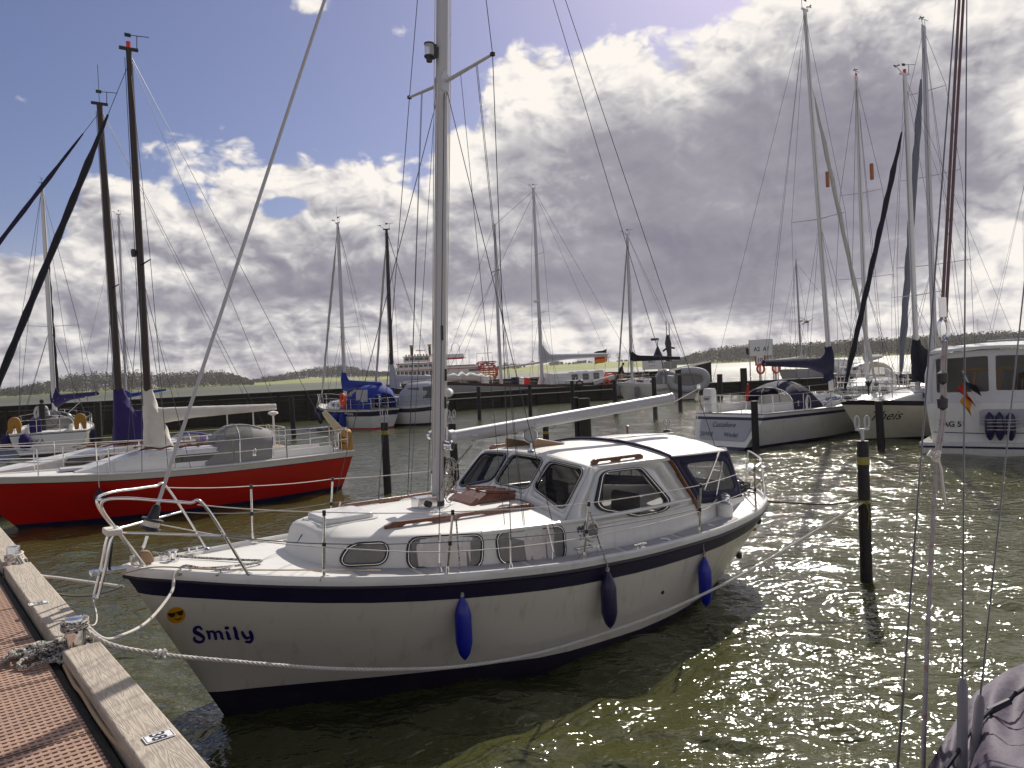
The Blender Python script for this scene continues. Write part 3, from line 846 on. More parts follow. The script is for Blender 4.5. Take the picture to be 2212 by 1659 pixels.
# wheelhouse walls with real openings
def panel(mb, f, hole, inner=None, N=10):
    """quad panel f(a, b), a,b in 0..1, with an opening (loop in a,b)"""
    c = (sum(p[0] for p in hole) / len(hole), sum(p[1] for p in hole) / len(hole))
    def hit(p):
        dx, dy = p[0] - c[0], p[1] - c[1]; k = 1e9
        if dx > 1e-9: k = min(k, (1 - c[0]) / dx)
        if dx < -1e-9: k = min(k, -c[0] / dx)
        if dy > 1e-9: k = min(k, (1 - c[1]) / dy)
        if dy < -1e-9: k = min(k, -c[1] / dy)
        return (c[0] + dx * k, c[1] + dy * k)
    pts = list(hole)
    for q in ((0, 0), (1, 0), (1, 1), (0, 1)):           # a hole point in the direction of each corner
        ang = math.atan2(q[1] - c[1], q[0] - c[0])
        for j in range(len(pts)):
            a, b = pts[j], pts[(j + 1) % len(pts)]
            d = Vector((q[0] - c[0], q[1] - c[1])); e = Vector((b[0] - a[0], b[1] - a[1])); w0 = Vector((a[0] - c[0], a[1] - c[1]))
            den = d.x * e.y - d.y * e.x
            if abs(den) < 1e-9: continue
            s1 = (w0.x * e.y - w0.y * e.x) / den; s2 = (w0.x * d.y - w0.y * d.x) / den
            if s1 > 0 and 1e-4 < s2 < 1 - 1e-4: pts.insert(j + 1, (c[0] + d.x * s1, c[1] + d.y * s1)); break
    inn = [f(*p) for p in pts]; outr = [f(*hit(p)) for p in pts]
    mids = [f(*((p[0] + hit(p)[0]) / 2, (p[1] + hit(p)[1]) / 2)) for p in pts]
    mb.ribbon(inn, mids); mb.ribbon(mids, outr)
def opening(f, hole, name, parent, pane='clear', d=.018, nrm=None):
    """seal round an opening and the pane in it"""
    big = inset(hole, -.045)
    P = [f(*p) for p in hole]; Q = [f(*p) for p in big]
    c = sum(P, Vector()) / len(P); nv = nrm or (P[len(P) // 3] - c).cross(P[0] - c).normalized()
    m_ = MB()
    for s_ in (1, -1):
        m_.ribbon([p + nv * s_ * .024 for p in P], [p + nv * s_ * .024 for p in Q])
    m_.ribbon([p + nv * .024 for p in P], [p - nv * .024 for p in P]); m_.ribbon([p + nv * .024 for p in Q], [p - nv * .024 for p in Q])
    fr = m_.build(name, 'rubber', parent, 0)
    tr_ = MB(); A1 = [f(*p) + nv * .0255 for p in inset(hole, -.020)]; A2 = [f(*p) + nv * .0255 for p in inset(hole, -.026)]
    tr_.ribbon(A1, A2); A1 = [p - nv * .051 for p in A1]; A2 = [p - nv * .051 for p in A2]; tr_.ribbon(A1, A2); tr_.build('chrome_trim', 'steel', fr, 0)
    p_ = MB(); i = p_.pts(P); p_.face(*[i + k for k in range(len(P))]); p_.build('pane', pane, fr, 0)
    return fr
def bil(p00, p10, p11, p01):
    return lambda a, b: (Vector(p00) * (1 - a) * (1 - b) + Vector(p10) * a * (1 - b) + Vector(p11) * a * b + Vector(p01) * (1 - a) * b)
wh = MB(); opn = []
# corner posts: bottom and top points of the five panels (t, n, z)
bot = [(4.04, .345, 1.475), (4.0, 1.075, 1.372)]; top = [(4.44, .34, 1.955), (4.46, .985, 1.885)]
for s_ in (1, -1):
    f = bil(B(bot[0][0], s_ * bot[0][1], bot[0][2]), B(bot[1][0], s_ * bot[1][1], bot[1][2]), B(top[1][0], s_ * top[1][1], top[1][2]), B(top[0][0], s_ * top[0][1], top[0][2]))
    h = round_poly([(.07, .30), (.88, .16), (.90, .90), (.10, .86)], .13); panel(wh, f, h); opn.append((f, h))
f = bil(B(4.04, -.345, 1.475), B(4.04, .345, 1.475), B(4.44, .34, 1.955), B(4.44, -.34, 1.955))
h = round_poly([(.06, .24), (.94, .24), (.92, .86), (.08, .86)], .13); panel(wh, f, h); opn.append((f, h))
for s_ in (1, -1):
    def f(a, b, s_=s_):
        t0, t1 = lerp(4.00, 4.46, max(0, (b - .18) / .82) if b > .18 else 0), lerp(6.20, 5.66, b)
        t = lerp(t0, t1, a); z = lerp(1.262, 1.885, b)
        n = lerp(coam_n(max(4.05, t), 1.265), lerp(.985, 1.0, a), b)
        return B(t, s_ * n, z)
    def inv(t, z):
        b = (z - 1.262) / .623; t0 = lerp(4.0, 4.46, max(0, (b - .18) / .82)); t1 = lerp(6.20, 5.66, b); return ((t - t0) / (t1 - t0), b)
    h = round_poly([inv(*q) for q in ((4.50, 1.50), (4.64, 1.80), (5.20, 1.795), (5.58, 1.40), (5.53, 1.30), (5.06, 1.305), (4.92, 1.35), (4.56, 1.44))], .06); panel(wh, f, h); opn.append((f, h))
wh_o = wh.build('wheelhouse', 'gel', smily, 50)
so = wh_o.modifiers.new('thickness', 'SOLIDIFY'); so.thickness = .018; so.offset = -1
for f, h in opn: opening(f, h, 'wheelhouse_window', smily)
# roof
mb = MB(); rows = []
for i in range(15):
    k = i / 14; t = lerp(4.40, 5.74, k); w_ = lerp(.985, 1.03, k); zc = lerp(1.985, 1.99, k) - .03 * (1 - min(1, k * 6)); ze = 1.885
    rr = [B(t + (.05 * (abs(q) ** 3) if k < .1 else 0), w_ * q, ze + (zc - ze) * (1 - abs(q) ** 2.2)) for q in (-1, -.96, -.85, -.65, -.4, -.15, 0, .15, .4, .65, .85, .96, 1)]
    rows.append(rr + [p - Vector((0, 0, .035)) for p in rr[::-1]])
mb.loft(rows, True); mb.build('wheelhouse_roof', 'deck', smily, 40)
mb = MB(); mb.loft([[B(t, q, 1.845 + .09 * (1 - abs(q) ** 2.2)) for q in (-.93, -.6, 0, .6, .93)] for t in (4.52, 5.0, 5.66)], False); mb.build('headlining', 'wood_in', smily)
def wroof(t, n): return 1.885 + .105 * (1 - min(1, abs(n) / 1.0) ** 2.2)
# teak edges aft of the wheelhouse
for s_ in (1, -1):
    mb = MB(); mb.tube([B(5.72, s_ * 1.012, 1.885), B(6.22, s_ * (coam_n(6.2, 1.26) + .01), 1.27), B(6.27, s_ * (coam_n(6.27, 1.2) + .012), 1.12)], .026, 6); mb.build('teak_edge', 'teak', smily)
# genoa track along the trunk top
for s_ in (1, -1):
    mb = MB(); mb.tube([B(t, s_ * (side_n(min(t, 6.2), 1.37) + .018), lerp(1.375, 1.345, (t - 2.98) / 3.1)) for t in [2.98 + 3.1 * i / 12 for i in range(13)]], .024, 8)
    mb.build('track_rail', 'gel', smily)
# grab rails in teak, with their feet
def grabrail(P, feet, name='grab_rail', zf=None, h=.055):
    P = smoothpath([Vector(p) for p in P], 10); mb = MB(); n = len(P)
    rings_ = []
    for i, p in enumerate(P):
        k = i / (n - 1); d = min(abs(k - q) for q in feet); up = h if d > .075 else 0
        lo = -.0 if up == 0 else h * .55
        if d > .055 and d < .095: lo = h * .55 * (d - .055) / .04
        w_ = .016; tp = h * (1 if .03 < k < .97 else .55)
        rings_.append([p + Vector((0, w_, lo - .01)), p + Vector((0, -w_, lo - .01)), p + Vector((0, -w_, tp)), p + Vector((0, w_, tp))])
    mb.loft(rings_); return mb.build(name, 'teak', smily, 30, bevel=.004)
for s_ in (1, -1):
    ts_ = [2.16, 2.6, 3.1, 3.6, 3.95] if s_ > 0 else [2.2, 2.7, 3.2, 3.6, 3.95]
    ns = [.555, .60, .60, .60, .62] if s_ > 0 else [-.56, -.66, -.78, -.84, -.86]
    grabrail([B(t, n, roofz(t, n)) for t, n in zip(ts_, ns)], (.03, .36, .68, .97))
    grabrail([B(t, s_ * .93, wroof(t, .93)) for t in (4.52, 4.9, 5.35)], (.04, .5, .96))
# fore hatch
mb = MB(); P = round_poly([(1.72, -.24), (2.24, -.24), (2.24, .24), (1.72, .24)], .07)
mb.prism(P, 0, .062, lambda x, y, h: B(x, y, roofz(x, y * .3) - .02 + h)); mb.build('fore_hatch', 'gel', smily, 40, bevel=.018)
mb = MB(); mb.prism(inset(P, -.05), 0, .014, lambda x, y, h: B(x, y, roofz(x, y) + h - .004)); mb.build('hatch_base', 'gel', smily, 40)
# teak skylight hatch with glass and bars
sk = MB(); zc = roofz(3.8, 0); A0, A1, W = 3.50, 4.04, .20
sk.prism([(A0, 0), (A1, 0), (A1, .085), (A0 + .14, .135), (A0, .06)], -W, W, lambda x, y, h: B(x, h, zc + y - .03))
sk_o = sk.build('skylight_hatch', 'teak', smily, 20, bevel=.004)
gl = MB(); gl.prism([(A0 + .15, .137), (A1 - .02, .09), (A1 - .02, .096), (A0 + .15, .143)], -W + .03, W - .03, lambda x, y, h: B(x, h, zc + y - .027)); gl.build('skylight_pane', 'cloth_silver', sk_o)
for n in (-W + .012, 0, W - .012):
    b_ = MB(); b_.prism([(A0 + .13, .137), (A1, .088), (A1, .12), (A0 + .13, .168)], n - .014, n + .014, lambda x, y, h: B(x, h, zc + y - .027)); b_.build('hatch_rail', 'teak', sk_o)
b_ = MB()
for k in (.2, .4, .6, .8):
    x = lerp(A0 + .15, A1 - .02, k); y = lerp(.150, .104, k); b_.cyl(B(x, -W + .02, zc + y - .022), B(x, W - .02, zc + y - .022), .005, seg=6)
b_.build('guard_bar', 'steel', sk_o)
mb = MB(); mb.prism([(3.40, 0), (3.50, 0), (3.50, .11), (3.40, .05)], -W - .02, W + .02, lambda x, y, h: B(x, h, zc + y - .03)); mb.build('skylight_hood', 'teak', sk_o, 20, bevel=.004)
# roof vent hatch, propped open, and search light
mb = MB(); mb.prism([(4.62, .0), (5.12, .0), (5.12, .012), (4.62, .012)], -.3, .3, lambda x, y, h: B(x, h - .45, wroof(x, .45) + y + .02 + .20 * max(0, (5.12 - x)) * 1.0 - .0))
vh = mb.build('roof_hatch', 'gel', smily, 30, bevel=.006)
mb = MB()
for n in (-.18, -.72): mb.prism([(4.62, .01), (5.12, .01), (5.12, .035), (4.62, .125)], n - .012, n + .012, lambda x, y, h: B(x, h, wroof(x, h) + y - .012))
mb.build('hatch_side', 'teak_dry', vh)
mb = MB(); c = B(4.42, .02, 2.16); ax = Matrix.Translation(c) @ Vector((-.72, -.62, .12)).to_track_quat('Z', 'Y').to_matrix().to_4x4()
mb.lathe([(.0, -.075), (.05, -.07), (.082, -.03), (.088, .03), (.088, .05), (.078, .05), (.076, .035)], ax, 24)
sl = mb.build('search_light', 'black', smily, 40)
mb = MB(); mb.lathe([(.078, .040), (.05, .043), (.0, .044)], ax, 24); mb.build('lens', 'lens', sl)
mb = MB(); ri = [ax @ Vector((.085 * math.cos(a), .085 * math.sin(a), .052)) for a in [i * math.pi / 14 for i in range(28)]]; mb.tube(ri, .007, 6, loop=True); mb.cyl(B(4.42, .02, 1.96), B(4.42, .02, 2.09), .014); mb.lathe([(.05, 0), (.04, .02), (.015, .03)], Matrix.Translation(B(4.42, .02, 1.965)), 14); mb.build('light_bracket', 'steel', sl)
# small things inside the wheelhouse: hand-held set hanging in the window, wipers
mb = MB(); mb.box(B(4.46, .30, 1.72), (.05, .06, .16)); mb.cyl(B(4.46, .30, 1.80), B(4.44, .30, 1.92), .006, seg=5); mb.build('hanging_radio', 'fnavy', smily, bevel=.01)
mb = MB(); mb.tube(smoothpath([B(4.0, -.62, 1.46), B(3.99, -.4, 1.50), B(4.02, -.1, 1.52)], 6), .012, 6); mb.build('wiper_arm', 'black', smily)

# porthole near the wheelhouse and the builder's lettering
pc = (4.33, 1.235)
def wall_n(t, z): return coam_n(t, z) if z < 1.262 else lerp(coam_n(max(4.05, t), 1.265), .99, (z - 1.262) / .623)
mp = lambda r, h: [B(pc[0] + r * math.cos(a), wall_n(pc[0], pc[1] + r * math.sin(a)) + h, pc[1] + r * math.sin(a)) for a in [i * math.pi / 16 for i in range(32)]]
mb = MB(); R_ = [mp(.118, 0), mp(.118, .012), mp(.098, .014), mp(.098, .02), mp(.078, .022), mp(.076, .008)]
mb.loft(R_, True, False); po = mb.build('porthole', 'gel', smily, 40)
mb = MB(); mb.loft([mp(.122, .0035), mp(.114, .0145)], True, False); mb.loft([mp(.094, .0165), mp(.088, .0225)], True, False); mb.build('porthole_seal', 'rubber', po)
mb = MB(); i = mb.pts(mp(.078, .010)); mb.face(*[i + k for k in range(32)]); mb.build('pane', 'glassdark', po, 0)
lf = lambda x, y: B(4.02 + x, wall_n(4.02 + x, 1.235 + y) + .006, 1.235 + y)
lettering('model_lettering', 'iNW', .085, lambda x, y: lf(x, y), 'ink', smily, offset=.006, sx=1.1)
lettering('model_lettering', '27', .075, lambda x, y: lf(x + .12, y - .075), 'ink', smily, sx=1.15)
# ------------------------------------------------------------------ aft canopy
mb = MB(); rows = []
ct = [5.68, 5.8, 6.0, 6.3, 6.6, 6.85, 7.02, 7.12, 7.17]
for t in ct:
    k = (t - 5.68) / 1.49; zc = lerp(2.0, 1.985, k) + .035 * math.sin(math.pi * k) - (.10 * max(0, (k - .8) / .2) ** 2); ze = lerp(1.895, 1.83, k); w_ = lerp(1.035, .80, k ** 1.6)
    rows.append([B(t, w_ * q, ze + (zc - ze) * (1 - abs(q) ** 2.4)) for q in (1, .96, .86, .7, .45, .2, 0, -.2, -.45, -.7, -.86, -.96, -1)])
mb.loft(rows, False); can = mb.build('canopy', 'cloth_silver', smily, 60)
so = can.modifiers.new('thickness', 'SOLIDIFY'); so.thickness = .006; so.offset = 1
mb = MB()
for s_ in (1, -1):
    fb, ft, at_, ab = B(6.30, s_ * 1.0, 1.255), B(5.70, s_ * 1.035, 1.897), B(7.17, s_ * .80, 1.832), B(7.72, s_ * .64, 1.135)
    def f(a, b, q=(fb, ab, at_, ft)):
        p = q[0] * (1 - a) * (1 - b) + q[1] * a * (1 - b) + q[2] * a * b + q[3] * (1 - a) * b
        return p + Vector((0, -.035 * math.sin(math.pi * a) * math.sin(math.pi * b) * (1 if p.y < 0 else -1), -.02 * math.sin(math.pi * a) * (1 - b)))
    h = round_poly([(.20, .26), (.88, .20), (.88, .80), (.50, .84), (.16, .83)], .10)
    panel(mb, f, h)
    v = MB(); P = [f(*p) for p in h]; c = f(.5, .52); i = v.pts(P + [c])
    for k in range(len(P)): v.face(i + k, i + (k + 1) % len(P), i + len(P))
    v.build('clear_window', 'vinyl', can, 60)
f = bil(B(7.72, .64, 1.135), B(7.72, -.64, 1.135), B(7.17, -.80, 1.832), B(7.17, .80, 1.832))
h = round_poly([(.14, .28), (.86, .28), (.86, .84), (.14, .84)], .1); panel(mb, f, h)
v = MB(); P = [f(*p) for p in h]; i = v.pts(P); v.face(*[i + k for k in range(len(P))]); v.build('clear_window', 'vinyl', can, 0)
cs = mb.build('canopy_side', 'cloth_navy', can, 60); so = cs.modifiers.new('thickness', 'SOLIDIFY'); so.thickness = .006
mb = MB(); mb.tube([B(5.71, q * 1.04, 1.90 + .112 * (1 - abs(q) ** 2.4)) for q in (1, .96, .86, .7, .45, .2, 0, -.2, -.45, -.7, -.86, -.96, -1)], .022, 8); mb.build('canopy_piping', 'cloth_navy', can)
for s_ in (1, -1):
    for q in ([B(7.12, s_ * .78, 1.82), B(6.75, s_ * .90, 1.20)], [B(6.78, s_ * .95, 1.86), B(6.40, s_ * .93, 1.25)]): mb = MB(); mb.tube(q, .012, 6); mb.build('canopy_strut', 'steel', can)
mb = MB(); mb.tube(sag(B(5.75, .0, 2.03), B(6.9, .1, 2.03), .0, 4), .007, 5); mb.build('canopy_tie', 'wiredark', can)
# winch on its plinth, aft locker, coiled line, stern box, ensign staff
for s_ in (1, -1):
    mb = MB(); mb.lathe([(.10, deckz(6.85) - .02), (.095, 1.16), (.085, 1.18)], Matrix.Translation(B(6.85, s_ * .99, 0)), 18); mb.build('winch_base', 'gel', smily, 40)
    mb = MB(); mb.lathe([(.075, 1.175), (.075, 1.20), (.05, 1.225), (.048, 1.26), (.062, 1.285), (.055, 1.30), (.03, 1.31), (.03, 1.325)], Matrix.Translation(B(6.85, s_ * .99, 0)), 20); mb.build('winch', 'steel', smily, 30)
mb = MB()
for k in range(9):
    a0 = rnd.uniform(0, 6); cx, cy, r = 8.05 + rnd.uniform(-.12, .12), .28 + rnd.uniform(-.12, .12), rnd.uniform(.10, .17)
    mb.tube([B(cx + r * math.cos(a) * 1.25, cy + r * math.sin(a), 1.13 + .018 * k * rnd.uniform(.4, 1) + .012 * math.sin(3 * a + a0)) for a in [i * 6.283 / 22 for i in range(22)]], .011, 6, loop=True)
tag(mb.build('rope_coil', 'roped', None, 40), 'dark rope coil lying on the stern deck of the white motor sailer', 'rope').matrix_world = smily.matrix_world.copy()
mb = MB(); mb.box(B(8.12, -.05, 1.28), (.10, .26, .20)); mb.build('stern_box', 'cloth_white', smily, bevel=.02)
mb = MB(); mb.box(B(7.95, -.55, 1.13), (.5, .10, .05), Matrix.Rotation(-.5, 3, 'Z')); mb.build('stern_bench', 'teak', smily, bevel=.01)
mb = MB(); mb.tube([B(7.30, -1.02, 1.1), B(7.18, -1.0, 1.72), B(7.16, -1.0, 2.02)], .014, 8); mb.lathe([(.0, 0), (.03, .005), (.03, .02), (.012, .03)], Matrix.Translation(B(7.16, -1.0, 2.02)), 12); mb.build('ensign_staff', 'teak', smily)

# ------------------------------------------------------------------ rig
MT, MZ, MH = 3.12, 1.47, 10.6
def mast_p(z): return B(MT + .022 * (z - MZ), 0, z)
mb = MB(); mb.tube([mast_p(z) for z in (MZ, 2.5, 4, 6, 8, 10, MH)], [.066, .066, .066, .065, .064, .056, .050], 20); mast = mb.build('mast', 'alu', smily, 60)
mb = MB(); mb.tube([mast_p(z) + Vector((.066, 0, 0)) for z in (2.2, 4, 6, 8, 10)], .011, 6); mb.build('luff_groove', 'alu_dull', mast)
mb = MB(); mb.lathe([(.085, 0), (.085, .03), (.072, .05), (.072, .10)], Matrix.Translation(B(MT, 0, MZ - .03)), 20); mb.build('mast_foot', 'black', mast, 40)
mb = MB(); mb.box(B(2.93, .03, 1.545), (.24, .15, .13)); mb.build('anchor_light_box', 'steel', smily, bevel=.01)
mb = MB(); mb.cyl(B(2.93, .10, 1.54), B(2.93, .135, 1.54), .035); mb.build('box_knob', 'black', smily)
# mast winch, cleats, coiled halyards
W0 = mast_p(2.14) + Vector((.05, -.07, 0))
ax = Matrix.Translation(W0) @ Vector((.45, -.85, 0)).to_track_quat('Z', 'Y').to_matrix().to_4x4()
mb = MB(); mb.lathe([(.035, -.03), (.055, 0), (.045, .02), (.04, .05), (.056, .07), (.05, .085), (.02, .09)], ax, 20); wn = mb.build('mast_winch', 'steel', mast, 30)
mb = MB(); mb.lathe([(.036, .088), (.036, .094), (.02, .096), (.0, .096)], ax, 20); mb.build('winch_cap', 'black', wn)
mb = MB(); ax2 = Matrix.Translation(mast_p(2.24) + Vector((-.02, .07, 0))) @ Vector((0, 1, 0)).to_track_quat('Z', 'Y').to_matrix().to_4x4(); mb.lathe([(.05, 0), (.04, .03), (.05, .06), (.0, .07)], ax2, 16); mb.build('mast_winch', 'steel', mast, 30)
mb = MB()
for k in range(7):
    x0 = mast_p(2.0) + Vector((.075 + .008 * k, -.05 + .012 * (k % 3), .0)); L_ = rnd.uniform(.30, .5)
    mb.tube([x0 + Vector((.03 * math.sin(a) * (1 + .3 * k % 2), -.03 * math.cos(a), -L_ / 2 + L_ / 2 * math.cos(a))) for a in [i * 6.283 / 18 for i in range(18)]], .006, 5, loop=True)
mb.tube(smoothpath([mast_p(2.05) + Vector((.05, -.08, 0)), mast_p(1.9) + Vector((.03, -.1, 0)), mast_p(1.72) + Vector((.0, -.085, 0)), B(3.02, .1, 1.5), B(3.2, .2, 1.475)], 6), .006, 5)
mb.build('coiled_halyard', 'speckle', mast)
mb = MB()
for k, (z0, z1, dx, dy) in enumerate(((1.9, 10.4, .075, -.03), (1.8, 10.4, .08, .0), (2.1, 10.3, .078, .03), (2.0, 10.3, -.07, .02), (2.0, 6.0, -.072, -.02))):
    mb.tube([mast_p(z0) + Vector((dx, dy, 0)), mast_p(lerp(z0, z1, .5)) + Vector((dx * 1.15, dy * 1.3, 0)), mast_p(z1) + Vector((dx * .9, dy, 0))], .005, 5)
mb.build('halyard', 'ropew', mast)
mb = MB()
for z in (1.95, 2.6, 2.9): mb.box(mast_p(z) + Vector((.05, -.055, 0)), (.02, .02, .13)); 
mb.box(mast_p(3.35) + Vector((-.01, -.066, 0)), (.03, .012, .16)); mb.build('mast_cleat', 'black', mast, bevel=.004)
# spreaders
for s_ in (1, -1):
    mb = MB(); a = mast_p(6.03) + Vector((.02, -s_ * .05, 0)); b = B(3.30, s_ * .80, 6.10)
    mb.tube([a, b], [.030, .020], 10, flat=.55); sp = mb.build('spreader', 'alu_dull', mast)
    mb = MB(); mb.lathe([(.0, -.02), (.026, -.015), (.026, .015), (.0, .02)], Matrix.Translation(b), 10); mb.build('spreader_tip', 'rubber', sp)
    mb = MB(); mb.prism(round_poly([(-.05, -.11), (.05, -.11), (.055, .05), (0, .12), (-.055, .05)], .03), .055, .07, lambda x, y, h: mast_p(6.03) + Vector((x * .9, -s_ * h, y))); mb.build('spreader_bracket', 'alu_dull', mast)
# steaming light on the fore side
c = mast_p(6.33) + Vector((-.16, 0, 0))
mb = MB(); mb.lathe([(.055, .06), (.055, .075), (.0, .08)], Matrix.Translation(c), 16); mb.lathe([(.0, -.13), (.03, -.12), (.035, -.09), (.055, -.07), (.055, -.055)], Matrix.Translation(c), 16); mb.box(c + Vector((.05, 0, 0)), (.05, .07, .14)); mb.box(c + Vector((.09, 0, .0)), (.06, .05, .10)); st = mb.build('steaming_light', 'black', mast, 40)
mb = MB(); mb.lathe([(.050, -.056), (.052, 0), (.050, .06)], Matrix.Translation(c), 16); mb.build('lens', 'lens', st)
# boom
b0, b1 = mast_p(2.21) + Vector((.14, 0, 0)), B(6.95, .02, 2.50)
mb = MB(); mb.tube([b0, b0.lerp(b1, .5), b1], .058, 18, flat=1.25); boom = mb.build('boom', 'alu', smily, 50)
dn_ = (b1 - b0).normalized()
for q, r_ in (([b0 - dn_ * .01, b0 + dn_ * .05], .068), ([b1 - dn_ * .03, b1 + dn_ * .012], .063)): mb = MB(); mb.tube(q, r_, 18, flat=1.25); mb.build('boom_end_cap', 'alu_dull', boom, 40)
mb = MB(); mb.tube([mast_p(2.2), b0], .018, 8); mb.box(mast_p(2.21) + Vector((.08, 0, .05)), (.05, .05, .14)); mb.build('gooseneck', 'steel', boom)
d = (b1 - b0)
for k in (.08, .33, .47, .62, .80): mb = MB(); p = b0 + d * k; mb.box(p + Vector((0, -.058, -.01)), (.09, .02, .02)); mb.build('boom_fitting', 'alu_dull', boom, bevel=.004)
mb = MB(); mb.tube([b0 + d * .42 + Vector((0, 0, -.075)), b0 + d * .42 + Vector((-.05, -.01, -.12)), b0 + d * .40 + Vector((-.1, -.02, -.09))], .004, 4)
mb.tube([b0 + d * .10 + Vector((0, 0, -.07)), b0 + d * .26 + Vector((0, -.01, -.085))], .005, 4); mb.build('boom_tie', 'wiredark', boom)
# kicking strap tackle
mb = MB(); k0, k1 = b0 + d * .095 + Vector((0, 0, -.09)), mast_p(1.80) + Vector((.10, 0, 0))
for q in (-.012, 0, .012): mb.tube([k0 + Vector((0, q, 0)), k1 + Vector((0, q * 1.4, 0))], .005, 5)
mb.tube(smoothpath([k1, k1 + Vector((.10, -.02, -.06)), k1 + Vector((.11, -.02, -.3))], 5), .005, 5); mb.build('kicking_strap', 'speckle', boom)
mb = MB(); mb.lathe([(.0, -.05), (.028, -.03), (.03, .02), (.0, .05)], Matrix.Translation(k0.lerp(k1, .06)), 10); mb.lathe([(.0, -.04), (.024, -.02), (.024, .02), (.0, .04)], Matrix.Translation(k1), 10); mb.build('block', 'alu_dull', boom)
# standing rigging
mh = mast_p(MH - .1)
def wire(name, pts, r=.0042, mat='wiredark', parent=smily):
    mb = MB(); mb.tube(pts, r, 6); return mb.build(name, mat, parent)
for s_ in (1, -1):
    for (t, n, z), up in (((3.10, 1.30, _zs(3.1)), [B(3.30, s_ * .80, 6.10), mh]), ((2.42, 1.10, 1.13), [mast_p(5.95) + Vector((0, -s_ * .05, 0))]), ((3.74, 1.20, 1.04), [mast_p(5.95) + Vector((.03, -s_ * .05, 0))])):
        lo = B(t, s_ * n, z)
        sh = wire('shroud', [lo + Vector((0, 0, .28))] + up)
        mb = MB(); d_ = (up[0] - lo).normalized(); mb.tube([lo + d_ * .07, lo + d_ * .34], .0095, 8); mb.tube([lo + d_ * .30, lo + d_ * .34], .012, 8)
        for q in (-.03, .03): mb.cyl(lo + Vector((q, 0, -.01)), lo + d_ * .09, .005, seg=5)
        mb.build('turnbuckle', 'steel', sh)
    for n_, r_ in ((.52, .003), (.54, .003), (.24, .003)): wire('flag_halyard', [B(3.3, s_ * n_, 6.07), B(3.25 + n_ * .3, s_ * (.75 + n_ * .7), 1.4)], r_)
fs0 = B(.14, 0, 1.40); fs1 = mast_p(MH - .05) + Vector((-.06, 0, 0)); fd = (fs1 - fs0).normalized()
mb = MB(); mb.tube([fs0 + fd * .28, fs1], .0155, 10); fst = mb.build('furling_foil', 'alu', smily)
mb = MB(); mb.tube([fs0, fs0 + fd * .12], .006, 6); mb.tube([fs0 + fd * .10, fs0 + fd * .2], .014, 8); mb.build('forestay_toggle', 'steel', fst)
mb = MB(); Fm = Matrix.Translation(fs0 + fd * .30) @ fd.to_track_quat('Z', 'Y').to_matrix().to_4x4()
mb.lathe([(.02, -.06), (.045, -.05), (.085, -.045), (.088, -.025), (.06, -.02), (.06, .03), (.088, .035), (.088, .05), (.05, .055), (.042, .09), (.034, .15), (.022, .17)], Fm, 22); mb.build('furling_drum', 'black', fst, 30)
mb = MB(); mb.lathe([(.066, -.018), (.070, .0), (.066, .028)], Fm, 22); mb.build('drum_rope', 'ropew', fst)
wire('furling_line', smoothpath([fs0 + fd * .30 + Vector((.06, -.06, 0)), B(.75, .62, 1.60), B(1.405, 1.06, 1.5), B(2.43, 1.36, 1.36), B(3.92, 1.47, 1.28), B(5.8, 1.36, 1.27), B(6.6, 1.05, 1.28)], 5), .005, 'ropew')
wire('backstay', [B(8.25, 0, 1.2), mh + Vector((.08, 0, 0))], .0045)
wire('topping_lift', [b1 + Vector((0, 0, .07)), mh + Vector((.10, .02, 0))], .0042)
bsP = B(7.72, 0, 2.50 + .45)
wire('mainsheet', [b1 + Vector((-.02, -.02, -.07)), B(7.55, .02, 2.62)], .006, 'ropew')
mb = MB(); mb.lathe([(.0, -.05), (.03, -.02), (.03, .02), (.0, .05)], Matrix.Translation(B(7.55, .02, 2.64)), 10); mb.build('block', 'steel', smily)
wire('mainsheet', [B(7.55, .02, 2.6), B(7.62, -.1, 1.15)], .005, 'ropew')

# ------------------------------------------------------------------ pulpit, stanchions, life lines, pushpit
def rail_z(t): return _zs(t) + .02
def edge_n(t): return hull_n(t, _zs(t)) - .035
mb = MB()
for s_ in (1, -1):
    aft = B(.86, s_ * edge_n(.86), rail_z(.86)); P = [aft, B(.52, s_ * .565, 1.885), B(.40, s_ * .52, 1.925), B(.20, s_ * .36, 1.945), B(.0, s_ * .20, 1.965), B(-.14, s_ * .10, 1.945), B(-.13, s_ * .085, 1.84), B(.02, s_ * .075, 1.60), B(.16, s_ * .10, 1.36)]
    Q = round_path = []
    for i, p in enumerate(P):
        Q.append(p)
    mb.tube(smoothpath(Q, 7), .0125, 10)
    mb.tube([B(.65, s_ * .64, 1.64), B(.0, s_ * .10, 1.665)], .011, 8)
    mb.lathe([(.035, 0), (.03, .015), (.015, .025)], Matrix.Translation(aft), 12)
pul = mb.build('pulpit', 'steel', smily, 60)
mb = MB(); mb.tube([B(-.13, .10, 1.945), B(-.16, 0, 1.945), B(-.13, -.10, 1.945)], .0125, 10); mb.build('pulpit_bow_bar', 'steel', pul)
ST = [1.405, 2.43, 3.925, 5.80, 7.30]
tops = {}
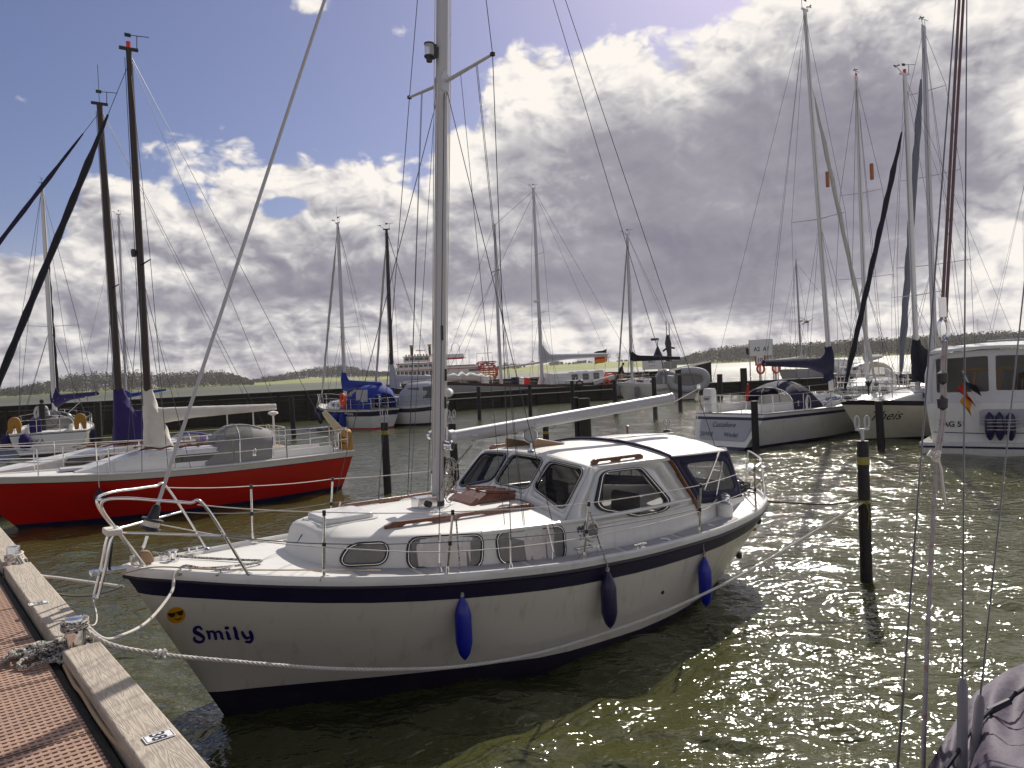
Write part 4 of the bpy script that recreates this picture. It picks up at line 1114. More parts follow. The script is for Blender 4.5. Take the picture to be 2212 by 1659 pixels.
for s_ in (1, -1):
    tops[s_] = []
    for t in ST:
        b = B(t, s_ * edge_n(t), rail_z(t)); lean = .05 if t > 2 and t < 4 else (-.06 if t > 6 else .0)
        tp = b + Vector((lean, -s_ * .02, .57)); tops[s_].append((b, tp))
        mb = MB(); mb.tube([b, tp], [.0125, .0115], 10); so_ = mb.build('stanchion', 'steel', smily)
        mb = MB(); mb.tube([tp - Vector((0, 0, .03)), tp + Vector((0, 0, .015))], .016, 8); mm = b.lerp(tp, .5); mb.tube([mm - Vector((0, 0, .02)), mm + Vector((0, 0, .02))], .017, 8); mb.build('stanchion_cap', 'rubber', so_)
        mb = MB(); mb.box(b + Vector((0, 0, -.005)), (.10, .05, .03)); mb.tube([b, b + Vector((0, 0, .08))], .016, 8); mb.build('stanchion_base', 'steel', so_, bevel=.004)
    f0 = B(.46, s_ * .55, 1.905); m0 = B(.62, s_ * .63, 1.645)
    ring = [f0] + [q[1] for q in tops[s_]] + [B(8.02, s_ * .74, 1.60)]
    low = [m0] + [q[0].lerp(q[1], .52) for q in tops[s_]] + [B(8.0, s_ * .76, 1.35)]
    for P in (ring, low):
        path = []
        for a, b in zip(P[:-1], P[1:]): path += sag(a, b, .012, 6)[:-1]
        wire('lifeline', path + [P[-1]], .0048, 'wire' if P is low else 'ropew')
for s_ in (1, -1):
    mb = MB(); P = [B(7.98, s_ * (edge_n(7.98)), rail_z(7.98)), B(8.02, s_ * .74, 1.55), B(8.08, s_ * .68, 1.63), B(8.45, s_ * .26, 1.66), B(8.50, s_ * .19, 1.60), B(8.46, s_ * .18, rail_z(8.4))]
    mb.tube(smoothpath(P, 7), .0125, 10); mb.tube([B(8.01, s_ * .75, 1.37), B(8.48, s_ * .19, 1.39)], .010, 8); mb.build('pushpit', 'steel', smily, 60)
# bow fittings: roller and boarding ladder, cleats, fairleads, shackle
mb = MB(); mb.box(B(-.06, .0, 1.345), (.34, .10, .035)); mb.box(B(.14, 0, 1.40), (.14, .05, .08)); mb.cyl(B(-.20, -.04, 1.35), B(-.20, .04, 1.35), .018); mb.build('bow_roller', 'steel', smily, bevel=.005)
ld = MB()
for s_ in (.12, -.02):
    ld.tube(smoothpath([B(-.05, s_, 1.70), B(-.10, s_, 1.60), B(-.14, s_, 1.40), B(-.20, s_, 1.16)], 5), .0135, 8)
ld.tube([B(-.20, .12, 1.16), B(-.20, -.02, 1.16)], .0135, 8)
lad = ld.build('bow_ladder', 'steel', smily)
mb = MB(); mb.box(B(-.07, .05, 1.68), (.12, .18, .05)); mb.build('ladder_tread', 'cloth_white', lad, bevel=.01)
mb = MB(); mb.tube([B(-.05, -.04, 1.66), B(-.08, -.05, 1.36)], .022, 8, flat=.5); mb.build('ladder_strap', 'cloth_black', lad)
mb = MB(); mb.prism(round_poly([(.12, 1.36), (.26, 1.36), (.22, 1.47), (.14, 1.47)], .04), -.03, .03, lambda x, y, h: B(x, h, y)); mb.build('bow_chock', 'teak_dry', smily, bevel=.01)
for s_ in (1, -1):
    for t in (.70, 4.75):
        n = edge_n(t) - .02; z = rail_z(t); mb = MB()
        mb.box(B(t, s_ * n, z + .005), (.17, .05, .012))
        for q in (-.035, .035): mb.cyl(B(t + q, s_ * n, z), B(t + q, s_ * n, z + .055), .011, seg=10)
        mb.tube([B(t - .085, s_ * n, z + .048), B(t + .085, s_ * n, z + .05)], .009, 8); mb.build('mooring_cleat', 'steel', smily)
    t = .42; mb = MB(); pts_ = [B(t + .045 * math.cos(a), s_ * (edge_n(t) - .0), rail_z(t) + .02 + .03 * math.sin(a)) for a in [i * 6.283 / 14 for i in range(14)]]; mb.tube(pts_, .010, 6, loop=True); mb.box(B(t, s_ * edge_n(t), rail_z(t) - .01), (.12, .05, .02)); mb.build('fairlead', 'steel', smily)
mb = MB(); mb.lathe([(.05, 0), (.05, .02), (.03, .03), (.03, .08), (.045, .10), (.0, .11)], Matrix.Translation(B(.42, -.05, 1.325)), 14); mb.build('deck_bollard', 'steel', smily)
# rubbing step and fittings on the side deck
mb = MB(); mb.box(B(4.02, 1.33, 1.135), (.22, .06, .025)); 
for q in (-.07, .07, .2): mb.cyl(B(4.02 + q, 1.33, 1.03), B(4.02 + q, 1.33, 1.135), .010, seg=8)
mb.tube([B(3.95, 1.33, 1.13), B(4.30, 1.33, 1.11)], .008, 6); mb.build('sheet_lead', 'steel', smily, bevel=.005)
mb = MB(); mb.lathe([(.06, 0), (.055, .01), (.0, .012)], Matrix.Translation(B(5.35, 1.27, 1.005)), 18); mb.build('deck_filler', 'steel', smily)
mb = MB(); mb.box(B(4.85, 1.38, 1.045), (.10, .05, .05)); mb.build('fairlead_block', 'steel', smily, bevel=.01)
for (t, z) in ((7.9, .78), (7.35, .40)):
    mb = MB(); mb.lathe([(.0, -.05), (.04, -.03), (.04, .03), (.0, .05)], Matrix.Translation(B(t + .02, hull_n(t, z) + .03, z)), 10); mb.build('exhaust_outlet', 'rubber', smily)
mb = MB(); mb.lathe([(.025, 0), (.02, .01), (.0, .012)], Matrix.Translation(B(5.2, hull_n(5.2, .45), .45)) @ Vector((0, -1, 0)).to_track_quat('Z', 'Y').to_matrix().to_4x4(), 10); mb.build('skin_fitting', 'rubber', smily)

# ------------------------------------------------------------------ name and sticker on the bow (laid on the hull)
def on_hull(px, py, off=.003):
    n = .6
    for _ in range(25):
        q = ploc(px, py, n=n); n = lerp(n, hull_n(q.x, max(.02, q.z)), .6)
    q = ploc(px, py, n=n); return B(q.x, q.y + off, q.z)
ZX = lambda x, y: ((550 + x / 3.687) * .5486, (2300 + y / 3.687) * .5486)
def decal(name, loops, mat, parent=smily, off=.003):
    mb = MB()
    for lp in loops:
        P = [on_hull(*ZX(*q), off) for q in lp]; i = mb.pts(P); mb.face(*[i + k for k in range(len(P))])
    return mb.build(name, mat, parent, 0)
def stroke(pts, w_, n=7):
    """fat round-ended stroke as small overlapping-free quads (outline polygon)"""
    P = smoothpath([(x, y, 0) for x, y in pts], n); L_, R__ = [], []
    ww = w_ if isinstance(w_, (list, tuple)) else [w_] * len(pts)
    for i, p in enumerate(P):
        t = (P[min(i + 1, len(P) - 1)] - P[max(i - 1, 0)]).normalized(); nn = Vector((-t.y, t.x, 0)); k = i / (len(P) - 1) * (len(ww) - 1); a = int(min(k, len(ww) - 2)); w0 = lerp(ww[a], ww[a + 1], k - a) / 2
        L_.append(p + nn * w0); R__.append(p - nn * w0)
    return L_, R__
def stroke_decal(mb, pts, w_, off):
    L_, R__ = stroke(pts, w_); n = len(L_)
    a = mb.pts([on_hull(*ZX(q.x, q.y), off) for q in L_]); b = mb.pts([on_hull(*ZX(q.x, q.y), off) for q in R__])
    for i in range(n - 1): mb.face(a + i, b + i, b + i + 1, a + i + 1)
    for (c, w0) in ((pts[0], w_[0] if isinstance(w_, list) else w_), (pts[-1], w_[-1] if isinstance(w_, list) else w_)):
        i = mb.pts([on_hull(*ZX(c[0] + w0 / 2 * math.cos(q), c[1] + w0 / 2 * math.sin(q)), off + .0004) for q in [k * 6.283 / 14 for k in range(14)]]); mb.face(*[i + k for k in range(14)])
mb = MB(); o_ = .003
for st_, w_ in (([(868, 676), (830, 642), (772, 662), (772, 712), (842, 752), (900, 800), (884, 852), (826, 862), (772, 832), (766, 795)], [32, 36, 49, 59, 62, 51, 40, 40, 44, 48, 36]),
                ([(945, 705), (972, 740), (985, 810)], [32, 49, 40]), ([(985, 712), (1030, 712), (1062, 750), (1078, 815)], [32, 36, 48, 44]), ([(1075, 722), (1118, 712), (1150, 745), (1165, 800), (1182, 818)], [28, 36, 48, 44, 32]),
                ([(1228, 718), (1252, 760), (1265, 812), (1288, 818)], [36, 49, 48, 35]), ([(1340, 662), (1362, 720), (1378, 800), (1402, 822)], [44, 52, 52, 36]),
                ([(1455, 725), (1482, 775), (1520, 812), (1560, 800)], [40, 49, 44, 32]), ([(1570, 722), (1592, 770), (1600, 830), (1570, 868), (1515, 862)], [48, 52, 49, 43, 35])):
    stroke_decal(mb, st_, w_, o_); o_ += .0009
i = mb.pts([on_hull(*ZX(1232 + 36 * math.cos(a), 662 + 26 * math.sin(a)), .003) for a in [k * 6.283 / 16 for k in range(16)]]); mb.face(*[i + k for k in range(16)])
mb.build('name_lettering', 'inkblue', smily, 0)
disc = [(490 + 135 * math.cos(a) * 1.0, 468 + 118 * math.sin(a)) for a in [k * 6.283 / 40 for k in range(40)]]
em = decal('bow_sticker', [disc], 'emoji')
gl_ = [[(357, 437), (470, 428), (478, 440), (474, 470), (450, 493), (410, 496), (385, 478)], [(470, 427), (500, 416), (504, 426), (476, 441)], [(496, 416), (588, 393), (590, 440), (580, 465), (545, 472), (515, 462), (500, 440)]]
decal('sunglasses', gl_, 'emojidark', em, .0055)
decal('smile', [[(452, 515), (490, 522), (530, 516), (560, 500), (572, 488), (566, 512), (545, 532), (510, 537), (475, 530)]], 'emojidark', em, .0055)

# ------------------------------------------------------------------ fenders along the port side
def fender(name, t, ztop_, L_, r, mat, label, line_top, kind='long', parent_m=None):
    n = hull_n(t, ztop_ - L_ * .5) + r + .012
    top_w = l2w(t, n, ztop_)
    fo = thing(name, label, 'fender', top_w, 0, 'fenders hanging on the port side of the motor sailer')
    mb = MB(); k = r
    mb.lathe([(.0, 0), (.018, -.004), (.024, -.03), (.045, -.07), (k * .85, -.13), (k, -.18), (k, -L_ + .17), (k * .86, -L_ + .12), (.05, -L_ + .06), (.022, -L_ + .02), (.0, -L_)], None, 20)
    b = mb.build('fender_body', mat, fo, 50)
    mb = MB(); e = l2w(*line_top) - top_w
    twisted(mb, [Vector((0, 0, -.01)), Vector((0, 0, .05)), e * .5, e], .0085, 2, .06, 5)
    mb.lathe([(.0, -.02), (.02, -.01), (.02, .03), (.0, .04)], None, 8); mb.build('hanging_rope', 'speckle', fo)
    return fo
fender('fender', 2.60, .95, .60, .078, 'blue', 'bright blue fender hanging nearest the bow of the white motor sailer', (2.56, edge_n(2.5), 1.70))
fender('fender', 4.20, .99, .60, .082, 'fnavy', 'dark navy fender hanging amidships between the two bright blue ones', (4.05, edge_n(3.95), 1.60))
fender('fender', 5.90, .87, .60, .078, 'blue', 'bright blue fender hanging nearest the stern of the white motor sailer', (5.82, edge_n(5.8), 1.58))
# ------------------------------------------------------------------ jetty on the left
DZ = 1.30
DA = Vector((-1.413, 3.393, 0)); E1 = Vector((-.629, .777, 0)).normalized(); E2 = Vector((-E1.y, E1.x, 0))
if E2.dot(Vector((-1, -1, 0))) < 0: E2 = -E2
def dk(a, b, z=0): return DA + E1 * a + E2 * b + Vector((0, 0, z))
rotd = Matrix((E1, E2, Vector((0, 0, 1)))).transposed()
dth = math.atan2(E1.y, E1.x)
jetty = thing('jetty', 'floating jetty with red brown grating deck and grey timber edge', 'jetty', DA, dth)
def jl(a, b, z): return Vector((a, b, z)) if (Matrix.Rotation(dth, 3, 'Z') @ Vector((0, 1, 0))).dot(E2) > 0 else Vector((a, -b, z))
JS = 1 if jl(0, 1, 0).y > 0 else -1
mb = MB(); mb.box(jl(1.5, 1.45, .72), (17, 2.5, .75)); mb.build('float', 'under', jetty)
# grating: ribs across the jetty and thin bars along it
mb = MB(); W0, W1 = .30, 2.55
n = int(15 / .052)
for i in range(n):
    a = -4 + i * .052; mb.box(jl(a, (W0 + W1) / 2, DZ - .10), (.030, W1 - W0, .02))
nb = int((W1 - W0) / .036)
for j in range(nb): mb.box(jl(3.5, W0 + (j + .5) * .036, DZ - .101), (15, .013, .018))
mb.build('grating', 'grate', jetty, 0)
mb = MB(); mb.box(jl(3.5, 1.45, DZ - .135), (15, 2.3, .03)); mb.build('slot_shade_sheet', 'under', jetty)  # dark sheet close under the grating, put in so the slots look shaded
mb = MB()
for a in range(-4, 12): mb.box(jl(a * 1.04, (W0 + W1) / 2, DZ - .0995), (.012, W1 - W0, .022))
mb.build('grating_joint', 'under', jetty)
mb = MB(); mb.box(jl(3.5, .275, DZ - .16), (15, .05, .1)); mb.build('gap_shade_strip', 'timber', jetty)  # dark strip standing in for the shade between plank and grating
# edge planks between the bollards
bol = []
def bola(px, py): q = at(px, py, DZ) - DA; return q.dot(E1), q.dot(E2)
a1, bb1 = bola(174, 1384); a2, bb2 = bola(33, 1214)
gap = .11
for x0, x1 in ((a1 - (a2 - a1) + gap, a1 - gap), (a1 + gap, a2 - gap), (a2 + gap, a2 + (a2 - a1) - gap)):
    mb = MB(); mb.box(jl((x0 + x1) / 2, .115, DZ - .075), (x1 - x0, .23, .15)); mb.build('edge_plank', 'plank', jetty, bevel=.012)
mb = MB()
for x in (a1, a2, a1 - (a2 - a1)): mb.box(jl(x, .115, DZ - .12), (2 * gap + .02, .2, .14))
mb.build('edge_block', 'timber', jetty)
def plate(px, py, body, label):
    c = at(px, py, DZ + .004); t = thing('berth_number_plate', label, 'number plate', c, 0, 'berth number plates on the jetty edge')
    X_, Y_ = -E1, -E2
    if X_.cross(Y_).z < 0: X_ = E1
    f = lambda x, y, h: X_ * x + Y_ * y + Vector((0, 0, h))
    MB().prism(rrect(-.048, -.068, .048, .068, .006), 0, .003, f).build('plate', 'white', t, 0)
    mb = MB(); q = rrect(-.043, -.063, .043, .063, .008); mb.ribbon([f(x, y, .0036) for x, y in q], [f(x, y, .0036) for x, y in inset(q, .004)]); mb.build('plate_border', 'ink', t, 0)
    lettering('number', body, .095, lambda x, y: f(x * .92, y - .034, .0042), 'ink', t, align='CENTER', offset=.002)
plate(343, 1591, '38', 'white berth plate reading 38 on the near edge plank')
plate(83, 1303, '39', 'white berth plate on the far edge plank, half lost in shadow')
def bollard(a, b, label):
    t = thing('mooring_bollard', label, 'bollard', dk(a, b, DZ - .05), dth, 'steel bollards on the jetty edge')
    mb = MB(); mb.lathe([(.0, .0), (.062, 0), (.062, .20), (.058, .212), (.0, .215)], None, 24); mb.build('post', 'steel', t, 40)
    mb = MB(); mb.tube([(-.11, 0, .12), (.11, 0, .12)], .014, 10); mb.build('cross_pin', 'steel', t)
    mb = MB(); mb.box((0, 0, .0), (.26, .18, .012)); mb.build('base_plate', 'alu_dull', t, bevel=.003)
    return t
bollard(a1, .13, 'polished steel bollard with the speckled rope heap beside it')
bollard(a2, .13, 'polished steel bollard at the far left edge of the jetty')
BO1, BO2 = dk(a1, .13, DZ + .08), dk(a2, .13, DZ + .08)
# turns of rope on the bollards
def turns(c, r, n, rr, mat, name, label, z0=0):
    mb = MB()
    mb.tube([Vector(c) + Vector((math.cos(a) * r, math.sin(a) * r, z0 + a / 6.283 * rr * 1.9 + .006 * math.sin(a * 2.3))) for a in [i * 6.283 / 18 for i in range(int(18 * n))]], rr, 6)
    return tag(mb.build(name, mat, None), label, 'rope')
turns(BO1, .078, 3.5, .011, 'speckle', 'rope_turns', 'speckled rope turns round the near steel bollard')
turns(BO2 - Vector((0, 0, .05)), .078, 3.5, .011, 'ropew', 'rope_turns', 'pale rope turns round the far left bollard', -.01)
# speckled rope heap
mb = MB(); hc = at(92, 1418, DZ - .07)
for k in range(16):
    sp_ = k / 15; c = hc + E2 * rnd.uniform(-.17, .13) + E1 * rnd.uniform(-.11, .13) + (BO1 - hc) * max(0, (k - 8) * .075)
    L_, W_ = rnd.uniform(.09, .19) * (1 - .3 * sp_), rnd.uniform(.05, .10); q = rnd.uniform(-1.5, 1.5) + math.atan2(E2.y, E2.x); tl = rnd.uniform(.0, .05)
    pts_ = []
    for i in range(26):
        a = i * 6.283 / 25; x, y = L_ * math.cos(a), W_ * math.sin(a) + .02 * math.sin(2 * a + k)
        pts_.append(Vector((c.x + x * math.cos(q) - y * math.sin(q), c.y + x * math.sin(q) + y * math.cos(q), DZ - .078 + .0035 * k + tl * (.5 + .5 * math.sin(a + k)) + .01 * math.sin(3 * a + k))))
    mb.tube(smoothpath(pts_, 3), .0135, 7)
tag(mb.build('rope_heap', 'speckle', None, 50), 'black and white speckled rope heaped on the jetty deck', 'rope')
mb = MB()
P = [at(x, y, DZ - .075) for x, y in ((139, 1437), (160, 1478), (178, 1500), (205, 1545), (238, 1590), (268, 1622), (300, 1662), (330, 1700))]
mb.tube(smoothpath(P, 5), .012, 7); tag(mb.build('tan_line', 'rope_tan', None), 'tan line lying along the jetty deck beside the edge plank', 'rope')

# ------------------------------------------------------------------ mooring lines
def line(name, label, pts_, r, mat='ropew', tw=False, n=6):
    P = smoothpath(pts_, n) if len(pts_) > 2 else [Vector(p) for p in pts_]; mb = MB()
    if tw: twisted(mb, P, r, 3)
    else: mb.tube(P, r, 7)
    return tag(mb.build(name, mat, None, 60), label, 'mooring line', 'mooring lines')
PILE_NEAR = at(1872, 1258); 
pw = PILE_NEAR + Vector((-.03, -.03, 1.06))
def hullside(t, z, off): return l2w(t, hull_n(t, z) + off, z)
ml = [BO1 + Vector((.03, .02, .0)), BO1.lerp(l2w(.9, .95, .98), .32) + Vector((0, 0, -.02)), BO1.lerp(l2w(.9, 1.0, .95), .66) + Vector((0, 0, -.05)), l2w(1.2, 1.30, .72), l2w(2.2, 1.52, .50), l2w(3.2, 1.62, .37), l2w(4.2, 1.66, .34), l2w(5.1, 1.70, .40), l2w(6.0, 1.72, .50), l2w(6.9, 1.72, .66), l2w(7.6, 1.75, .86), pw]
def pxline(spec): return [aty(x, y, d) for x, y, d in spec]
a_ = BO1; b_ = pw
main_px = [(186, 1384), (240, 1393), (345, 1413), (480, 1427), (700, 1444), (860, 1446), (1000, 1439), (1150, 1414), (1300, 1370), (1450, 1315), (1600, 1243), (1720, 1172), (1838, 1093)]
mp_ = []
for i, (x, y) in enumerate(main_px):
    k = (x - 186) / (1838 - 186); inv = lerp(1 / BO1.y, 1 / pw.y, k); mp_.append(aty(x, y, 1 / inv))
mp_[0] = BO1 + Vector((.05, .03, -.01)); mp_[-1] = pw
line('mooring_line', 'long white laid rope slung past the motor sailer from jetty to near pile', mp_, .016, 'ropew', True)
kn = MB()
for k in range(3):
    c = mp_[2] + Vector((.012 * (k - 1), 0, 0)); kn.tube([c + Vector((.02 * (k - 1), .026 * math.cos(a), .026 * math.sin(a))) for a in [i * 6.283 / 12 for i in range(12)]], .011, 6, loop=True)
tag(kn.build('rope_knot', 'ropew', None), 'white knot in the long laid rope close to the near bollard', 'knot')
FL = B(.42, edge_n(.42), rail_z(.42) + .03); FLw = l2w(FL.x, -FL.y, FL.z)
bl = [FLw, FLw + Vector((-.03, -.06, -.03))]
for x, y, k in ((372, 1275, .15), (345, 1315, .35), (312, 1348, .55), (270, 1370, .75), (225, 1380, .9)):
    bl.append(aty(x, y, lerp(FLw.y, BO1.y, k)))
line('mooring_line', 'white braided bow rope hanging slack from fairlead to near bollard', bl + [BO1 + Vector((.03, .05, .03))], .0125, 'ropew')
bw = l2w(.42, -edge_n(.42), rail_z(.42))
nose = aty(265, 1267, l2w(.05, 0, 1.1).y + .15)
line('mooring_line', 'white laid rope running from the bow to the far left bollard', [BO2 + Vector((.04, 0, 0)), aty(72, 1238, BO2.y - .2), aty(140, 1250, lerp(BO2.y, nose.y, .5)), nose], .014, 'ropew', True)
line('mooring_line', 'thin grey rope sagging in a loop between far bollard and bow', [BO2 + Vector((.03, -.03, 0)), aty(75, 1262, BO2.y - .3), aty(130, 1284, lerp(BO2.y, nose.y, .5)), aty(190, 1287, lerp(BO2.y, nose.y, .75)), aty(240, 1276, nose.y), nose], .009, 'cloth_grey')
line('mooring_line', 'thin pale line dropping from the bow ladder to the near bollard', [l2w(-.20, .05, 1.16), aty(209, 1330, 5.7), aty(203, 1350, 5.5), BO1 + Vector((.05, .0, .04))], .005, 'ropew')
stw = l2w(8.30, .35, 1.14)
line('mooring_line', 'dark stern rope from the motor sailer to the near pile', [stw, stw.lerp(pw, .35) + Vector((0, 0, -.02)), stw.lerp(pw, .75) + Vector((0, 0, -.03)), pw + Vector((0, 0, .05))], .011, 'roped', True)
# rope lying on the fore deck
mb = MB(); zz = 1.29
mb.tube(smoothpath([B(.30, -.28, 1.38), B(.55, -.12, 1.33), B(.95, .12, 1.285), B(1.1, .22, 1.27), B(.9, .30, 1.285), B(.6, .30, 1.31), B(.42, .33, 1.37)], 8), .011, 7)
dr = tag(mb.build('deck_rope', 'speckle', None), 'speckled rope leading across the fore deck to the port fairlead', 'rope'); dr.matrix_world = smily.matrix_world.copy()
mb = MB(); mb.tube(smoothpath([B(-.05, .12, 1.33), B(.2, .28, 1.385), B(.6, .45, 1.33), B(1.0, .62, 1.29), B(1.5, .8, 1.24), B(1.9, .95, 1.2)], 6), .006, 6)
dr = tag(mb.build('deck_rope', 'rope_tan', None), 'thin tan cord along the port side of the fore deck', 'rope'); dr.matrix_world = smily.matrix_world.copy()
# ------------------------------------------------------------------ piles
def pile(px, py, r, top_py, label, band=False, fork=False, mat='pile', rot=0, top_z=None):
    c = at(px, py); d = c.y
    z = top_z if top_z is not None else aty(px, top_py, d).z
    t = thing('mooring_pile', label, 'pile', (c.x, c.y, 0), rot, 'piles standing in the harbour')
    mb = MB(); n = 9; seg = 14; rings_ = []
    lx, ly = rnd.uniform(-.02, .02), rnd.uniform(-.02, .02)
    for i in range(n):
        zz = lerp(-.6, z, i / (n - 1)); rr = r * (1.05 - .08 * i / n)
        rings_.append([Vector((lx * zz + rr * math.cos(a) * (1 + .04 * noise.noise((math.cos(a) * 2 + px, math.sin(a) * 2, zz * 1.5))), ly * zz + rr * math.sin(a) * (1 + .04 * noise.noise((math.cos(a) * 2, math.sin(a) * 2 + px, zz * 1.5))), zz)) for a in [k * 6.283 / seg for k in range(seg)]])
    mb.loft(rings_); mb.build('post', mat, t, 45)
    if band:
        for zb, h in ((z - .26, .10),) + (((z - .80, .04),) if band > 1 else ()):
            mb = MB(); q = r * 1.012; mb.lathe([(q, zb - h / 2), (q + .003, zb), (q, zb + h / 2)], Matrix.Translation((lx * zb, ly * zb, 0)), 18); mb.build('yellow_band', 'yellowtape', t)
        if band > 1:
            mb = MB(); mb.tube([(.0, -r - .005, z - .78), (.03, -r - .012, z - .95), (.01, -r - .008, z - 1.15)], [.03, .02, .006], 6, flat=.2); mb.build('band_tail', 'yellowtape', t)
    if fork:
        mb = MB(); cx, cy = lx * z, ly * z
        mb.cyl((cx, cy, z - .02), (cx, cy, z + .16), .022); mb.box((cx, cy, z + .15), (.18, .03, .025))
        mb.build('fork_stem', 'alu_dull', t)
        for s_ in (-1, 1):
            mb = MB(); mb.tube([(cx + s_ * (.065 + .03 * math.cos(a)), cy, z + .24 + .085 * math.sin(a)) for a in [k * 6.283 / 14 for k in range(14)]], .012, 6, loop=True); mb.build('rope_fork', 'alu_dull', t)
    return t
pile(1872, 1258, .074, 952, 'nearest dark pile with two yellow bands right of the motor sailer', 2, True)
pile(838, 1067, .098, 912, 'dark pile with yellow band just left of the motor sailer mast', 1, True)
pile(987, 1077, .095, 914, 'dark pile with yellow band behind the mast foot of the motor sailer', 1, True)
pile(1181, 985, .105, 918, 'dark pile with yellow band half hidden by the boom', 1, True)
pile(1442, 985, .115, 928, 'dark pile with yellow band beyond the end of the boom', 1, True)
pile(635, 945, .125, 858, 'slim dark pile in front of the breakwater right of the red boat')
pile(913, 912, .125, 842, 'slim dark pile left of the motor sailer mast in front of the grey tented boat')
pile(1036, 906, .12, 835, 'slim dark pile in front of the low pier under the grey ship bow')
pile(1146, 899, .12, 830, 'slim dark pile in front of the low pier amidships of the grey ship')
pile(1239, 896, .12, 822, 'slim dark pile in front of the white deckhouse of the grey ship')
pile(1249, 960, .105, 858, 'dark pile leaning against the thick old timber pile')
pile(1266, 960, .235, 860, 'thick weathered grey oak pile above the boom', mat='oldpile')
pile(1331, 896, .13, 820, 'slim dark pile at the bow of the white sloop with grey tent')
pile(1416, 905, .13, 814, 'slim dark pile amidships of the white sloop with grey tent')
pile(1470, 890, .13, 810, 'slim dark pile at the stern of the white sloop with grey tent')
pile(1633, 972, .115, 866, 'dark pile before the transom quarter of the sloop with the scooped stern')
pile(1904, 968, .115, 866, 'dark pile in front of the cream bow lettering', )
pile(215, 985, .15, 868, 'dark pile behind the red boat at the left stern with orange buoys')
pile(97, 980, .15, 872, 'dark pile left of the harbour wall behind the red boat bow')

# ------------------------------------------------------------------ harbour walls
def timber_wall(name, label, P, z0, z1, th, post=2.2):
    t = thing(name, label, 'breakwater', (P[0][0], P[0][1], 0)); o_ = Vector((P[0][0], P[0][1], 0))
    mb = MB(); caps_ = MB(); posts = []
    for a, b in zip(P[:-1], P[1:]):
        a, b = Vector((*a, 0)) - o_, Vector((*b, 0)) - o_; d = b - a; L_ = d.length; rot = Matrix.Rotation(math.atan2(d.y, d.x), 3, 'Z')
        k = 0; z = z0
        while z < z1 - .02:
            h = min(.30, z1 - z); mb.box((a + b) / 2 + Vector((0, 0, z + h / 2)), (L_, th + .05 * (k % 2), h - .02), rot); z += h; k += 1
        caps_.box((a + b) / 2 + Vector((0, 0, z1 + .06)), (L_, th + .35, .12), rot)
        for i in range(int(L_ / post) + 1):
            c = a + d * (i * post / L_); posts.append(MB()); posts[-1].box(c + rot @ Vector((0, -th / 2 - .10, (z0 + z1) / 2 - .1)), (.20, .16, z1 - z0 + .1), rot)
    mb.build('wall_planking', 'timber', t, 0); caps_.build('wall_cap', 'timber', t, 0); 
    for q in posts: q.build('wall_post', 'timber', t, 0)
    return t
w1 = timber_wall('breakwater_wall', 'long dark timber breakwater wall crossing the left half of the harbour', [(-60, 39.7), (-7.6, 63.8)], -.8, 2.15, .8)
timber_wall('breakwater_wall', 'dark timber breakwater wall behind the grey ship', [(-12, 74), (20.6, 86)], -.8, 2.15, .8)
timber_wall('low_pier', 'low dark timber pier in front of the grey ship', [(-7.0, 62.9), (1.8, 67.6), (9.6, 71.2)], -.8, 1.28, 1.6)
timber_wall('landing_stage', 'low dark landing stage right of the white sloop with grey tent', [(17.2, 70.5), (42, 69)], -.8, .98, 1.4, 1.8)
mb = MB(); rot = Matrix.Rotation(.35, 3, 'Z')
mb.prism([(-2.6, -1), (2.4, -1), (2.4, 3.0), (-2.6, 2.2)], -1, 1, lambda x, y, h: (18.3 + x * .94 - h * .34, 80.5 + x * .34 + h * .94, y))
tag(mb.build('breakwater_head', 'timber', None, 0), 'tall dark timber pier head ending the far breakwater', 'pier')
for px, py, zt, r_, lb in ((1524, 829, 3.1, .55, 'stout dark dolphin with a white top off the pier head'),):
    t = thing('dolphin', lb, 'pile', at(px, py))
    MB().cyl((0, 0, -1), (0, 0, zt - .9), r_, seg=14).build('post', 'pile', t); MB().cyl((0, 0, zt - .9), (0, 0, zt), r_ * .8, seg=14).build('white_top', 'white', t)
pile(1556, 862, .22, 808, 'short dark pile in the glittering water left of the berth sign')
pile(1608, 850, .30, 795, 'grey weathered pile at the left post of the berth sign', mat='oldpile')
# white hand line along the low pier, orange lamps
for P_, lb in ((((-6.9, 61.8, .95), (1.8, 66.4, .95), (9.5, 70.0, .95)), 'white rope strung along the face of the low pier'),):
    mb = MB(); mb.tube([Vector(q) for q in P_], .035, 5); tag(mb.build('pier_rope', 'ropew', None), lb, 'rope')
# berth sign A2 A1 / 10
sg = thing('berth_sign', 'white A2 A1 berth sign over a red-edged 10 speed plate', 'sign', at(1645, 847, 1.0))
sg.location = (22.9, 70.4, 1.0); scl = 70.4 / 1661
sa = -.30
f = lambda x, y, h: (x * math.cos(sa) + h * math.sin(sa), x * math.sin(sa) - h * math.cos(sa), y)
MB().prism([(-.95, 2.35), (.95, 2.35), (.95, 3.75), (-.95, 3.75)], 0, .05, f).build('sign_board', 'white', sg, 0)
mb = MB()
for x in (-1.0, 1.0): mb.prism([(x - .05, -.3), (x + .05, -.3), (x + .05, 3.82), (x - .05, 3.82)], -.05, .04, f)
mb.prism([(-.95, 3.76), (.95, 3.76), (.95, 3.83), (-.95, 3.83)], -.05, .04, f); mb.build('sign_frame', 'alu_dull', sg, 0)
lettering('berth_letters', 'A2', .55, lambda x, y: f(x - .62, y + 2.78, .056), 'ink', sg, offset=.01, sx=.85)
lettering('berth_letters', 'A1', .55, lambda x, y: f(x + .18, y + 2.78, .056), 'ink', sg, offset=.01, sx=.85)
MB().prism([(-.55, 1.45), (.35, 1.45), (.35, 2.34), (-.55, 2.34)], 0, .05, f).build('speed_plate', 'redp', sg, 0)
